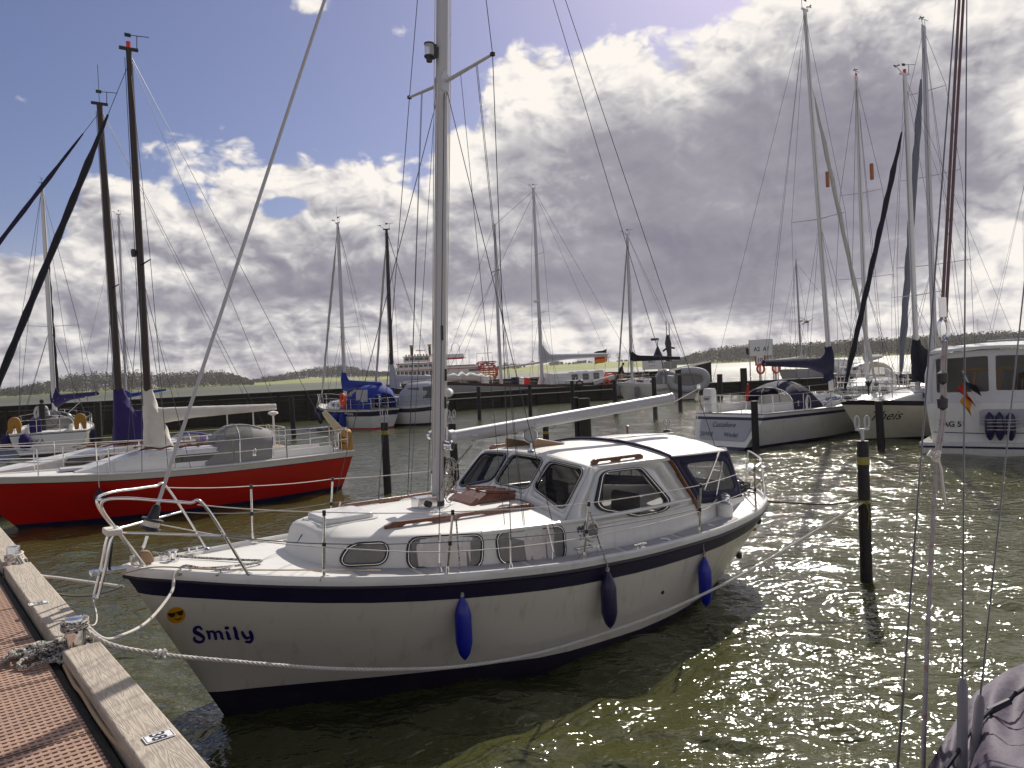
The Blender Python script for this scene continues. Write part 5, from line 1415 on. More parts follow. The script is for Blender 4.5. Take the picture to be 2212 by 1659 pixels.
MB().prism([(-.43, 1.58), (.23, 1.58), (.23, 2.345), (-.43, 2.345)], .05, .056, f).build('speed_plate_field', 'white', sg, 0)
lettering('speed_number', '10', .62, lambda x, y: f(x - .37, y + 1.72, .062), 'ink', sg, offset=.012, sx=.85)
MB().prism([(-1.3, 2.5), (-1.06, 2.5), (-1.06, 3.1), (-1.3, 3.1)], -.1, .12, f).build('sign_lamp', 'black', sg, 0)
for x in (22.6, 24.0):
    t = thing('lifebuoy_post', 'white post with an orange lifebuoy on the landing stage, ' + ('left' if x < 23 else 'right') + ' one of the pair', 'lifebuoy', (x, 69.8, .95), 0, 'lifebuoy posts on the landing stage')
    MB().cyl((0, .12, 0), (0, .12, 1.9), .12, seg=8).build('post', 'white', t); mb = MB(); mb.tube([(.32 * math.cos(a), -.05, 1.2 + .42 * math.sin(a)) for a in [k * .3927 for k in range(16)]], .10, 6, loop=True); mb.build('lifebuoy_ring', 'orange', t)
# information board and marks beyond the pier
t = thing('harbour_board', 'white notice board on posts beyond the sloop with grey tent', 'sign', (16.1, 88, 0)); c = aty(1412, 786, 88)
MB().box((0, 0, c.z), (2.2, .08, 1.25)).build('board', 'white', t); mb = MB()
for x in (-.9, .9): mb.cyl((x, .1, -.5), (x, .1, c.z + .6), .06, seg=6)
mb.build('board_posts', 'alu_dull', t); lettering('board_letters', 'BRÜ', .42, lambda x, y: (x - .42, -.05, c.z + .12 + y), 'ink', t); lettering('board_letters', 'von 8-20', .22, lambda x, y: (x - .42, -.05, c.z - .28 + y), 'ink', t)
t = thing('sea_mark', 'dark sea mark with a triangle topmark and vane', 'sea mark', (17.6, 92, 0)); mb = MB(); mb.cyl((0, 0, -.5), (0, 0, 6.0), .07, seg=6); mb.build('mark_pole', 'alu_dull', t)
mb = MB(); mb.lathe([(.0, 5.3), (.02, 5.3), (.62, 3.9), (.0, 3.9)], None, 14); mb.build('triangle_topmark', 'black', t); MB().box((-.3, 0, 6.0), (.95, .06, .28)).build('vane', 'black', t)
t = thing('radio_mast', 'dark radar and aerial post on a plinth right of the triangle sea mark', 'radio mast', (19.7, 96, 0)); MB().box((0, 0, 1.5), (1.6, 1.6, 3.6)).build('plinth', 'greyhull', t)
mb = MB(); mb.tube([(0, 0, 3.3), (.1, 0, 4.2), (0, 0, 5.6), (0, 0, 6.6)], [.45, .28, .42, .2], 8); mb.build('instrument_body', 'black', t); mb = MB(); mb.cyl((-.15, 0, 6.5), (-.15, 0, 8.4), .05, seg=5); mb.cyl((.2, 0, 6.5), (.2, 0, 8.0), .05, seg=5); mb.tube([(-.7, 0, 4.6), (0, 0, 5.1), (.8, .1, 4.9)], .13, 6); mb.build('aerial', 'black', t)
t = thing('channel_buoy', 'small green buoy floating far off at the left', 'buoy', (at(583, 833).x, at(583, 833).y, 0)); MB().lathe([(.9, -.3), (.9, .5), (.35, .6), (.3, 2.6), (.0, 3.0)], None, 10).build('buoy_body', simple('green_buoy_paint', (.03, .12, .07)), t)

# ------------------------------------------------------------------ a sailing yacht made to measure
def yacht(name, label, stern, bow, p, cat='sailboat'):
    """local frame: x from the stern waterline to the bow, y to port, z up"""
    s2, b2 = Vector((stern.x, stern.y)), Vector((bow.x, bow.y)); d = (b2 - s2).normalized()
    W = (b2 - s2).length; t = thing(name, label, cat, (s2.x, s2.y, 0), math.atan2(d.y, d.x))
    g = lambda k, v=None: p.get(k, v)
    so_, bo = g('stern_over', .6), g('bow_over', .9); Bm = g('beam', 3.0); L = W + so_ + bo
    zB, zM, zS = g('zb', 1.25), g('zm', .95), g('zs', .95)
    zs_ = pch([0, .45, 1], [zS, zM, zB]); tw = g('transom', .72)
    hb_ = pch([0, .2, .42, .6, .75, .88, .95, .985, 1], [Bm / 2 * tw, Bm / 2 * lerp(tw, 1, .68), Bm / 2, Bm / 2 * .96, Bm / 2 * .78, Bm / 2 * .45, Bm / 2 * .21, Bm / 2 * .075, .005])
    def X(u, h):
        a0 = lerp(0, -so_, h) if not g('reverse') else lerp(-so_, -so_ * .35, h) * 1.0
        a1 = W + bo * (h ** 1.0) if h > 0 else W + bo * h * .6
        if h < 0 : a0 = -h * 1.2
        return a0 + u * (a1 - a0)
    def hp(u, z, s_):
        zz = zs_(u); h = z / zz; k = lerp(.20, .45, max(0, (u - .5) / .5)) if u > .5 else lerp(.30, .20, u / .5)
        fl = 1 - k * (1 - h) ** 1.5 if h > 0 else (1 - k) * math.sqrt(max(0, 1 - (h / -.42) ** 2))
        return Vector((X(u, h), s_ * hb_(u) * fl, z))
    us_ = [0, .03, .08, .15, .25, .35, .45, .55, .65, .73, .8, .86, .91, .95, .975, .99, 1]
    bands = g('bands', []); bootz = g('bootz', .12); mats = [g('hull', 'gel'), g('boot', 'boot')]
    def lv(u):
        z = zs_(u); cut = [(z, 0)]
        for o1, o2, m in bands:
            if m not in mats: mats.append(m)
            cut += [(z - o1, 0), (z - o1 - .0004, mats.index(m)), (z - o2, mats.index(m)), (z - o2 - .0004, 0)]
        zz = cut[-1][0]; cut += [(lerp(zz, bootz, k), 0) for k in (.25, .5, .75, 1)] + [(bootz - .0004, 1), (0, 1), (-.18, 1), (-.36, 1)]
        return cut
    mb = MB()
    for s_ in (1, -1):
        ib = [mb.pts([hp(u, z, s_) for z, _ in lv(u)]) for u in us_]; ks = [k for _, k in lv(.4)]
        for i in range(len(us_) - 1):
            for j in range(len(ks) - 1):
                mb.k = ks[j + 1] if ks[j + 1] == ks[j] else ks[j]
                q = (ib[i] + j, ib[i + 1] + j, ib[i + 1] + j + 1, ib[i] + j + 1); mb.face(*(q if s_ > 0 else q[::-1]))
        if s_ > 0: ia = ib[0]
    for j in range(len(ks) - 1):
        mb.k = ks[j]; mb.face(ia + j, ia + j + 1, ib[0] + j + 1, ib[0] + j)
    mb.build('hull', mats, t, 50)
    # rail and deck
    rl = [hp(u, zs_(u), 1) for u in us_] + [hp(u, zs_(u), -1) for u in us_[::-1]]
    mb = MB(); mb.tube([q + Vector((0, 0, .015)) for q in rl], g('rail_r', .025), 6, loop=True); mb.build('toe_rail', g('rail', 'gel'), t)
    mb = MB(); mb.loft([[Vector((X(u, 1), hb_(u) * .985 * k, zs_(u) - .02 + .06 * (1 - k * k))) for k in (-1, -.6, -.3, 0, .3, .6, 1)] for u in us_], False); mb.build('deck', g('deck', 'deck'), t, 40)
    U = lambda x: (x + so_) / L
    dzk = lambda x: zs_(max(0, min(1, U(x)))) + .02
    HB = lambda x: hb_(max(0, min(1, U(x))))
    cb = g('cabin')
    if cb:
        x0, x1, wk, h0, h1 = cb['x0'], cb['x1'], cb.get('w', .66), cb['h0'], cb['h1']; mb = MB(); rows = []
        for i in range(15):
            k = i / 14; x = lerp(x0, x1, k); e = max(0, (k - cb.get('slope', .72)) / (1 - cb.get('slope', .72))); hh = lerp(h0, h1, k) * (1 - .92 * e ** 1.3); w_ = min(HB(x) * wk, HB(x) - .2) * (1 - .25 * e); w_ = max(w_, .1); z0 = dzk(x) - .06
            hf = [Vector((x, w_, z0)), Vector((x, w_ * .95, z0 + .06 + hh * .75)), Vector((x, w_ * .86, z0 + .06 + hh)), Vector((x, w_ * .45, z0 + .06 + hh * 1.10)), Vector((x, 0, z0 + .06 + hh * 1.13))]
            rows.append(hf + [Vector((q.x, -q.y, q.z)) for q in hf[::-1][1:]])
        mb.loft(rows, False); mb.face(*range(9)); cab = mb.build('cabin', cb.get('mat', 'gel'), t, 40)
        cn = lambda x, z: max(.1, min(HB(x) * wk, HB(x) - .2)) * (1 - .05 * (z - dzk(x)) / (.75 * lerp(h0, h1, (x - x0) / (x1 - x0))))
        for wx0, wx1, wz0, wz1, r_ in cb.get('win', []):
            P = round_poly([(wx0, wz0), (wx1, wz0 + .0), (wx1 - cb.get('rake', .0), wz1), (wx0 + cb.get('rake', 0) * .3, wz1)], r_)
            for s_ in (1, -1):
                mp_ = lambda a, b, h: Vector((a, s_ * (cn(a, dzk(a) + b) + h), dzk(a) + b))
                fr = MB(); fr.ribbon([mp_(a, b, .012) for a, b in inset(P, -.03)], [mp_(a, b, .018) for a, b in P]); fr.ribbon([mp_(a, b, .0) for a, b in inset(P, -.03)], [mp_(a, b, .012) for a, b in inset(P, -.03)]); fo = fr.build('window', cb.get('frame', 'alu'), t, 0)
                pn = MB(); i = pn.pts([mp_(a, b, .014) for a, b in P]); pn.face(*[i + k for k in range(len(P))]); pn.build('pane', cb.get('glass', 'glassdark'), fo, 0)
        if cb.get('stripe'):
            a_, b_, z0, z1, m = cb['stripe']
            for s_ in (1, -1):
                q = MB(); q.loft([[Vector((lerp(a_, b_, k / 8), s_ * (cn(lerp(a_, b_, k / 8), dzk(lerp(a_, b_, k / 8)) + z) + .006), dzk(lerp(a_, b_, k / 8)) + z)) for z in (z0, z1)] for k in range(9)], False); q.build('cabin_stripe', m, t, 0)
    if g('fit', True):
        x = W + bo - 2.2; q = MB(); q.box((x, 0, dzk(x) + .07), (.5, .5, .07)); q.build('fore_hatch', 'cloth_lgrey', t, bevel=.02)
        for s_ in (1, -1):
            x = lerp(.5, 1.6, .5) if not cb else cb['x0'] - .35; q = MB(); q.lathe([(.07, 0), (.06, .08), (.075, .16), (.05, .19), (.0, .2)], Matrix.Translation((x, s_ * HB(x) * .58, dzk(x) + .12)), 12); q.build('winch', 'steel', t)
            if cb:
                a_, b_ = lerp(cb['x0'], cb['x1'], .25), lerp(cb['x0'], cb['x1'], .62); q = MB(); wq = lambda x: min(HB(x) * wk, HB(x) - .2) * .62
                zq = lambda x: dzk(x) + lerp(h0, h1, (x - x0) / (x1 - x0)) + .10; q.tube([(lerp(a_, b_, k / 6), s_ * wq(lerp(a_, b_, k / 6)), zq(lerp(a_, b_, k / 6)) + (.0 if k % 2 else -.05)) for k in range(7)], .022, 5); q.build('grab_rail', 'teak', t)
    if g('coaming'):
        x0, x1, h = g('coaming'); mb = MB()
        for s_ in (1, -1): mb.loft([[Vector((x, s_ * HB(x) * .62, dzk(x) - .05)), Vector((x, s_ * HB(x) * .60, dzk(x) + h)), Vector((x, s_ * HB(x) * .52, dzk(x) + h)), Vector((x, s_ * HB(x) * .50, dzk(x) - .05))] for x in (x0, (x0 + x1) / 2, x1)], True)
        mb.build('cockpit_coaming', 'gel', t, 40)
        mb = MB(); mb.loft([[Vector((x, q * HB(x) * .50, dzk(x) - .0 + .002)) for q in (-1, 1)] for x in (x0, x1)], False); mb.build('cockpit_sole', g('sole', 'teak_dry'), t)
    mx = g('mast')
    if mx:
        x, H_, r_ = mx['x'], mx['h'], mx.get('r', .075); mt = mx.get('mat', 'spar'); z0 = dzk(x) + (mx.get('step', .35)); rk = mx.get('rake', .012)
        mp_ = lambda z: Vector((x - rk * (z - z0), 0, z))
        mb = MB(); mb.tube([mp_(lerp(z0 - .1, H_, k / 6)) for k in range(7)], [r_, r_, r_, r_, r_ * .97, r_ * .88, r_ * .75], 12); ms = mb.build('mast', mt, t, 60)
        wires = []
        for zf, hw in mx.get('spr', [(.52, .75)]):
            zz = lerp(z0, H_, zf)
            for s_ in (1, -1):
                b_ = mp_(zz) + Vector((-.12, s_ * hw, .06)); mb = MB(); mb.tube([mp_(zz), b_], [.03, .02], 6, flat=.6); mb.build('spreader', mx.get('sprmat', 'alu'), ms)
        wr = mx.get('wire', .008); cx_ = x - .15
        for s_ in (1, -1):
            zc = lerp(z0, H_, mx['spr'][0][0]) if mx.get('spr') else lerp(z0, H_, .5); hw = mx['spr'][0][1] if mx.get('spr') else .7; tp = [mp_(lerp(z0, H_, zf)) + Vector((-.12, s_ * w_, .06)) for zf, w_ in mx.get('spr', [])]
            wires.append(('shroud', [Vector((cx_, s_ * HB(cx_) * .93, dzk(cx_)))] + tp + [mp_(H_ - .1)]))
            wires.append(('shroud', [Vector((cx_ - .5, s_ * HB(cx_) * .9, dzk(cx_))), mp_(zc - .1)])); wires.append(('shroud', [Vector((cx_ + .55, s_ * HB(cx_) * .9, dzk(cx_))), mp_(zc - .1)]))
        fsx = W + bo - .12; ftop = mp_(lerp(z0, H_, mx.get('fore', .98)))
        f0 = Vector((fsx, 0, dzk(fsx) + .1))
        fu = mx.get('furl')
        if fu:
            fm, fr_ = fu[0], fu[1]; k0, k1 = fu[2] if len(fu) > 2 else .04, fu[3] if len(fu) > 3 else .9
            n = 26; P = [f0.lerp(ftop, lerp(k0, k1, i / n)) + Vector((0, .015 * math.sin(i * 1.9), 0)) for i in range(n + 1)]
            mb = MB(); mb.tube(P, [fr_ * (.35 + .65 * min(1, i / 3, (n - i) / 4)) * (1 + .12 * math.sin(i * 2.1)) for i in range(n + 1)], 8); mb.build('furled_sail', fm, t, 60)
            mb = MB(); mb.lathe([(.03, -.1), (.10, -.05), (.10, .05), (.03, .1)], Matrix.Translation(f0.lerp(ftop, .025)), 12); mb.build('furling_drum', 'black', t)
        wires.append(('forestay', [f0, ftop]))
        sx = -so_ + .1 if not g('reverse') else -so_ * .3
        for s_ in ((1, -1) if mx.get('split') else (0,)): wires.append(('backstay', [Vector((sx + .1, s_ * HB(sx) * .8, dzk(sx))), mp_(H_ - .05)]))
        wires.append(('halyard', [mp_(z0 + 1.2) + Vector((.13, .05, 0)), mp_(H_ - .2) + Vector((.10, .03, 0))])); wires.append(('halyard', [mp_(z0 + 1.2) + Vector((-.10, -.10, 0)), mp_(H_ - .2) + Vector((-.08, -.05, 0))]))
        for nm, P in wires:
            mb = MB(); mb.tube(P, wr, 4); mb.build(nm, 'wiredark', t)
        # masthead gear
        mb = MB(); tp = mp_(H_); mb.box(tp + Vector((0, 0, .03)), (.42, .06, .07)); mb.build('masthead_crane', mt, ms)
        gear = mx.get('gear', 'va')
        if 'v' in gear:
            mb = MB(); mb.cyl(tp + Vector((-.18, 0, 0)), tp + Vector((-.2, 0, .38)), .010, seg=5); a = tp + Vector((-.2, 0, .38)); mb.tube([a + Vector((-.26, .05, .0)), a + Vector((.26, -.05, 0))], .010, 5); mb.box(a + Vector((.2, -.04, .0)), (.14, .012, .09)); mb.build('wind_vane', 'black', ms)
        if 'a' in gear:
            mb = MB(); mb.tube([tp + Vector((.1, 0, .05)), tp + Vector((.42, .05, .25))], .010, 5); c = tp + Vector((.42, .05, .27))
            for k in range(3): mb.tube([c, c + Vector((.11 * math.cos(k * 2.09), .11 * math.sin(k * 2.09), 0))], [.01, .03], 6)
            mb.build('anemometer', 'black', ms)
        if 'w' in gear:
            mb = MB(); mb.cyl(tp, tp + Vector((.0, .05, 1.1)), .008, seg=4); mb.build('whip_aerial', 'black', ms)
        if 'l' in gear:
            mb = MB(); mb.lathe([(.05, .05), (.055, .2), (.0, .22)], Matrix.Translation(tp), 10); mb.build('masthead_lamp', 'redp', ms)
        if 'r' in gear:
            c = mp_(lerp(z0, H_, .42)) + Vector((.25, 0, 0)); mb = MB(); mb.lathe([(.0, -.1), (.2, -.09), (.24, 0), (.2, .09), (.0, .1)], Matrix.Translation(c), 14); mb.build('radar_dome', 'white', ms)
        if 's' in gear:
            c = mp_(lerp(z0, H_, .5)) + Vector((.14, 0, 0)); mb = MB(); mb.lathe([(.05, -.09), (.06, 0), (.05, .09)], Matrix.Translation(c), 10); mb.build('steaming_light', 'black', ms)
        bm_ = g('boom')
        if bm_:
            zb = z0 + bm_.get('z', .75); Lb = bm_['len']; a = mp_(zb) + Vector((-.1, 0, 0)); b_ = Vector((x - Lb, bm_.get('side', 0), zb + bm_.get('rise', .1)))
            mb = MB(); mb.tube([a, b_], bm_.get('r', .06), 10, flat=1.2); bo_ = mb.build('boom', bm_.get('mat', mt), t, 60)
            cv = bm_.get('cover')
            if cv:
                m_, hC, col_h = cv[0], cv[1], cv[2]; wd = cv[3] if len(cv) > 3 else .16
                mb = MB(); rows = []; n = 30
                for i in range(n + 1):
                    k = i / n; q = a.lerp(b_, k) + Vector((.18 * (1 - k), 0, 0)); up = lerp(hC, hC * .42, k) + max(0, col_h - hC) * max(0, 1 - k / .16) ** 1.5; dn = lerp(.16, .08, k) + bm_.get('drop', 0) * max(0, 1 - k / .35)
                    w_ = wd * lerp(1, .6, k) * (1 + .10 * math.sin(i * 2.3)); zc = (up - dn) / 2; hh = (up + dn) / 2
                    rows.append([q + Vector((.02 * math.sin(5 * th_ + i), w_ * math.cos(th_) * (1 - .55 * max(0, math.sin(th_))), zc + hh * math.sin(th_) * (1 + .06 * noise.noise((i * .9, th_ * 1.5, x))))) for th_ in [j * 6.283 / 14 for j in range(14)]])
                mb.loft(rows); mb.build('sail_cover', m_, t, 60)
                if bm_.get('collar'):
                    zc1, zc2, rw = bm_['collar']; mb = MB(); rows = []
                    for i in range(15):
                        k = i / 14; zz = zb + lerp(-zc1, zc2, k); e_ = (1 - k) ** 1.25; ra = lerp(r_ * 1.4, rw * 2.1, e_); w_ = lerp(r_ * 1.4, rw * .62, e_ ** .7); rows.append([mp_(zz) + Vector(((ra if math.cos(th_) < 0 else w_ * .9) * math.cos(th_) * (1 + .07 * math.sin(5 * th_ + i)), w_ * math.sin(th_) * (1 + .16 * math.sin(4 * th_ + i * 1.3)), .10 * e_ * math.cos(th_) * (1 if math.cos(th_) < 0 else 0) + .03 * math.sin(3 * th_ + i))) for th_ in [j * 6.283 / 20 for j in range(20)]])
                    mb.loft(rows); mb.build('mast_collar_cover', m_, t, 60)
            mb = MB(); mb.tube([b_, mp_(H_ - .1)], wr * .8, 4); mb.build('topping_lift', 'wiredark', t)
            mb = MB(); q = a.lerp(b_, .8); mb.tube([q, Vector((q.x, 0, dzk(q.x) + .1))], .02, 5); mb.build('mainsheet', 'ropew', t)
    hd = g('hood')
    if hd:
        x0, x1, h, m = hd['x0'], hd['x1'], hd['h'], hd['mat']; zb_ = hd.get('zb', .35); mb = MB(); rows = []; wv_ = []
        for i in range(11):
            k = i / 10; xx = lerp(x0, x1, k); hh = h * (.75 + .25 * math.sin(min(1, k * 2.2) * math.pi / 2)) if k < .55 else h * max(.04, 1 - ((k - .55) / .45) ** 1.6); w_ = HB(xx) * hd.get('w', .62)
            rows.append([Vector((xx + .14 * (1 - k) * (1 - abs(math.sin(th_))), w_ * math.cos(th_), dzk(xx) + zb_ * .0 + (hh + zb_) * max(0, math.sin(th_)) ** .55)) for th_ in [j * math.pi / 14 for j in range(15)]])
        fm = hd.get('win', 'vinyl_dull'); ib = [mb.pts(r) for r in rows]
        for i in range(10):
            for j in range(14):
                side_w = (2 <= j <= 4 or 9 <= j <= 11) and 3 <= i <= 6; front_w = i >= 6 and 4 <= j <= 9 and i <= 8
                mb.k = 1 if (side_w or front_w) else 0
                mb.face(ib[i] + j, ib[i] + j + 1, ib[i + 1] + j + 1, ib[i + 1] + j)
        mb.build('spray_hood', [m, fm], t, 60)
        mb = MB(); mb.tube(rows[0], .016, 6); mb.tube(rows[5], .014, 6); mb.build('hood_frame', 'steel', t)
    # rails
    if g('rails', True):
        n = g('stanch', 5); tops_ = {}
        for s_ in (1, -1):
            prev = []
            for i in range(n):
                x = lerp(.4 - so_ * .3, W + bo - 1.5, i / (n - 1)); b_ = Vector((x, s_ * HB(x) * .96, dzk(x))); tp = b_ + Vector((0, 0, .6)); prev.append((b_, tp)); mb = MB(); mb.tube([b_, tp], .016, 6); mb.build('stanchion', 'steel', t)
            for k in (1.0, .5):
                mb = MB(); mb.tube([a.lerp(b, k) for a, b in prev], .008, 4); mb.build('lifeline', 'ropew' if g('wl') else 'wire', t)
            tops_[s_] = prev
        xb = W + bo; mb = MB(); a, b_ = tops_[1][-1][1], tops_[-1][-1][1]
        tipz = dzk(xb - .1) + .62; loop_ = smoothpath([a, Vector((xb - .5, HB(xb - .5) + .06, tipz)), Vector((xb + .05, 0, tipz)), Vector((xb - .5, -HB(xb - .5) - .06, tipz)), b_], 6); mb.tube(loop_, .016, 6)
        low_ = [Vector((q.x - .05, q.y, q.z - .3)) for q in loop_]; mb.tube(low_, .013, 6)
        for q in (loop_[8], loop_[16], loop_[12]): mb.tube([q, Vector((q.x - .12, q.y * .85, dzk(q.x - .12)))], .016, 6)
        mb.build('pulpit', 'steel', t, 60)
        mb = MB(); a, b_ = tops_[1][0], tops_[-1][0]; xs_ = -so_ * (.9 if not g('reverse') else .35) + .1
        P = smoothpath([a[1], Vector((xs_, HB(xs_) * .85, dzk(xs_) + .62)), Vector((xs_, -HB(xs_) * .85, dzk(xs_) + .62)), b_[1]], 5); mb.tube(P, .016, 6); mb.tube([Vector((q.x, q.y, q.z - .28)) for q in P], .013, 6)
        for s_ in (1, -1):
            for k in (1, .35): mb.tube([Vector((xs_, s_ * HB(xs_) * .85 * k, dzk(xs_) + .62)), Vector((xs_, s_ * HB(xs_) * .85 * k, dzk(xs_)))], .016, 6)
        mb.build('pushpit', 'steel', t, 60)
    info = dict(t=t, W=W, hp=hp, HB=HB, dz=dzk, zs=zs_, U=U, X=X, L=L, so=so_, bo=bo)
    if mx: info['mp'] = mp_; info['z0'] = z0; info['mast'] = ms
    return info
def yworld(y, v): 
    t = y['t']; c, s_ = math.cos(t.rotation_euler.z), math.sin(t.rotation_euler.z)
    return Vector((t.location.x + c * v[0] - s_ * v[1], t.location.y + s_ * v[0] + c * v[1], v[2]))
def hull_text(y, body, size, x, z, side, mat='ink', from_stern=False, **k):
    """lettering on the topsides; x is the left end as read from outside"""
    dirx = -1 if side > 0 else 1
    def f(a, b):
        xx = x + dirx * a; u = max(0, min(1, y['U'](xx)))
        for _ in range(6): q = y['hp'](u, z + b, side); u = max(0, min(1, u + (xx - q.x) / y['L']))
        q = y['hp'](u, z + b, side); return Vector((xx, q.y + side * .012, z + b))
    return lettering('name_lettering', body, size, f, mat, y['t'], **k)
def hang_fender(y, x, side, L_, r, mat, label, drop=.15):
    z = y['dz'](x) - drop; u = y['U'](x); n = abs(y['hp'](u, z - L_ * .5, side).y) + r + .02
    p = yworld(y, (x, side * n, z)); fo = thing('fender', label, 'fender', p, 0, 'fenders on the boats behind')
    mb = MB(); mb.lathe([(.0, 0), (.03, -.03), (r * .85, -.13), (r, -.2), (r, -L_ + .18), (r * .8, -L_ + .1), (.03, -L_ + .02), (.0, -L_)], None, 12); mb.build('fender_body', mat, fo, 50)
    mb = MB(); e = yworld(y, (x, side * abs(y['HB'](x)) * .96, y['dz'](x) + .3)) - p; mb.tube([(0, 0, 0), e], .012, 5); mb.build('hanging_rope', 'ropew', fo)
    return fo
# ------------------------------------------------------------------ the boats round about
# red sloop
def horseshoe(t, w_, h_):
    """stuffed horseshoe buoy in its cover, with dark lashings"""
    P = [(-w_, -h_), (-w_ * 1.1, 0), (-w_ * .85, h_ * .75), (0, h_), (w_ * .85, h_ * .75), (w_ * 1.1, 0), (w_, -h_), (w_ * .35, -h_ * 1.02), (.04, -h_ * .2), (-.04, -h_ * .2), (-w_ * .35, -h_ * 1.02)]
    mb = MB(); mb.prism(round_poly(P, .12), -.09, .09, lambda x, y, h: (x, h, y)); b_ = mb.build('buoy_body', 'yellow', t, 50, bevel=.05)
    for z in (-h_ * .3, h_ * .25):
        mb = MB(); mb.tube([(-w_ * 1.12, -.10, z), (w_ * 1.12, -.10, z * .9)], .012, 5); mb.build('lashing', 'roped', t)
red = yacht('red_sloop', 'red sloop with white rail, brown mast and grey spray hood', at(722, 1053), at(40, 1142), dict(beam=2.7, stern_over=.32, bow_over=1.1, zb=1.24, zm=1.04, zs=1.02, transom=.55,
    hull='red', boot='navy', bootz=.10, bands=[(.0, .125, 'cloth_white'), (.125, .145, 'boot')], rail='gel', rail_r=.022,
    cabin=dict(x0=2.7, x1=6.3, w=.60, h0=.42, h1=.40, slope=.55, win=[(2.95, 4.35, .12, .30, .08)], rake=.12, frame='gel', glass='glassdark'), coaming=(.2, 2.9, .18), sole='teak_dry',
    mast=dict(x=4.62, h=11.2, r=.085, mat='brownmast', step=.30, rake=.0, spr=[(.47, .62)], sprmat='brownmast', fore=.97, furl=('cloth_black', .075, .05, .86), gear='vls', wire=.007),
    boom=dict(len=3.1, z=.95, rise=.02, mat='brownmast', r=.05, cover=('cloth_white', .20, .25, .12), collar=(.75, .62, .27), drop=.1), hood=dict(x0=1.75, x1=3.55, h=.78, mat='cloth_grey', zb=.14, w=.62), stanch=6, wl=True))
for x, y_ in ((3.3, .55), (3.3, -.55)):
    mb = MB(); mb.box((x + .4, y_, red['dz'](x) + .50), (.9, .035, .05)); mb.build('grab_rail', 'teak', red['t'])
fo = hang_fender(red, 5.9, -1 if yworld(red, (5.9, -1.3, 0)).length < yworld(red, (5.9, 1.3, 0)).length else 1, .42, .13, simple('maroon_vinyl', (.045, .012, .022), .4), 'maroon ball fender hanging on the side of the red sloop', .28)
NEARR = -1 if yworld(red, (5.9, -1.3, 0)).length < yworld(red, (5.9, 1.3, 0)).length else 1
t = thing('horseshoe_buoy', 'yellow horseshoe lifebuoy on the stern rail of the red sloop', 'lifebuoy', yworld(red, (-.30, NEARR * .35, red['dz'](-.3) + .28)), red['t'].rotation_euler.z + math.pi / 2)
horseshoe(t, .20, .32)
t = thing('rudder_plank', 'cream wooden rudder blade tilted up at the stern of the red sloop', 'rudder', yworld(red, (-.35, NEARR * -.1, red['dz'](-.3))), red['t'].rotation_euler.z)
mb = MB(); mb.prism([(-.10, -.1), (.10, -.1), (.12, .35), (.62, 1.05), (.50, 1.12), (-.06, .55)], -.03, .03, lambda x, y, h: (x * .9, h, y)); mb.build('blade', simple('cream_varnish', (.50, .42, .28), .5), t, bevel=.01)
mb = MB(); mb.box((.1, .12, .22), (.2, .16, .55)); mb.build('rudder_bracket', 'steel', t, bevel=.02)
# navy-covered white sloop lying behind the red one
ax = (at(40, 1142) - at(722, 1053)).normalized(); nrm_ = Vector((-ax.y, ax.x, 0)); nrm_ = nrm_ if nrm_.y > 0 else -nrm_
s0 = at(722, 1053) + nrm_ * 3.7 + ax * .75; 
white2 = yacht('white_sloop', 'white sloop with violet navy sail cover and tan decks behind the red one', s0, s0 + ax * 9.6, dict(beam=3.1, stern_over=.5, bow_over=1.0, zb=1.12, zm=.98, zs=.98, transom=.7, hull='gel', bands=[(.04, .12, 'boot'), (.2, .24, 'cloth_navy')], rail='teak_dry', deck='teak_dry',
    cabin=dict(x0=2.2, x1=7.0, w=.62, h0=.46, h1=.36, slope=.45, win=[(3.8, 4.6, .12, .26, .03), (4.7, 5.5, .10, .23, .03)], rake=.1, frame='glassdark'), coaming=(.1, 2.4, .2),
    mast=dict(x=4.0, h=11.0, r=.10, mat='brownmast', step=.3, rake=-.01, spr=[(.47, .50)], sprmat='brownmast', fore=.98, furl=(M['cloth_navy'], .055, .06, .93), gear='vw', wire=.007),
    boom=dict(len=3.6, z=.95, rise=.0, mat='spar', cover=('cloth_purple', .17, .18, .12), collar=(.75, .75, .42), drop=.25), hood=dict(x0=1.6, x1=3.0, h=.55, mat='cloth_purple', zb=.12, w=.6), stanch=6, wl=True))
t = thing('anchor_lamp', 'white dome aerial on a stub mast at the stern behind the red sloop', 'aerial', yworld(white2, (-.3, 0, white2['dz'](0) + .05))); MB().cyl((0, 0, 0), (0, 0, .95), .03).build('aerial_post', 'white', t); MB().lathe([(.03, .9), (.16, .97), (.14, 1.03), (.0, 1.06)], None, 14).build('aerial_dome', 'white', t)
mb = MB(); mb.tube(smoothpath([(0, 0, .3), (.05, .05, .0), (.12, 0, -.22), (.02, -.05, -.25), (-.04, 0, .05), (0, 0, .3)], 6), .03, 6); rc = tag(mb.build('rope_hank', 'rope_tan', None), 'tan rope hank hanging on the stern rail behind the red sloop', 'rope'); rc.location = yworld(white2, (.2, -1.1 * NEARR * -1, white2['dz'](0) + .45))
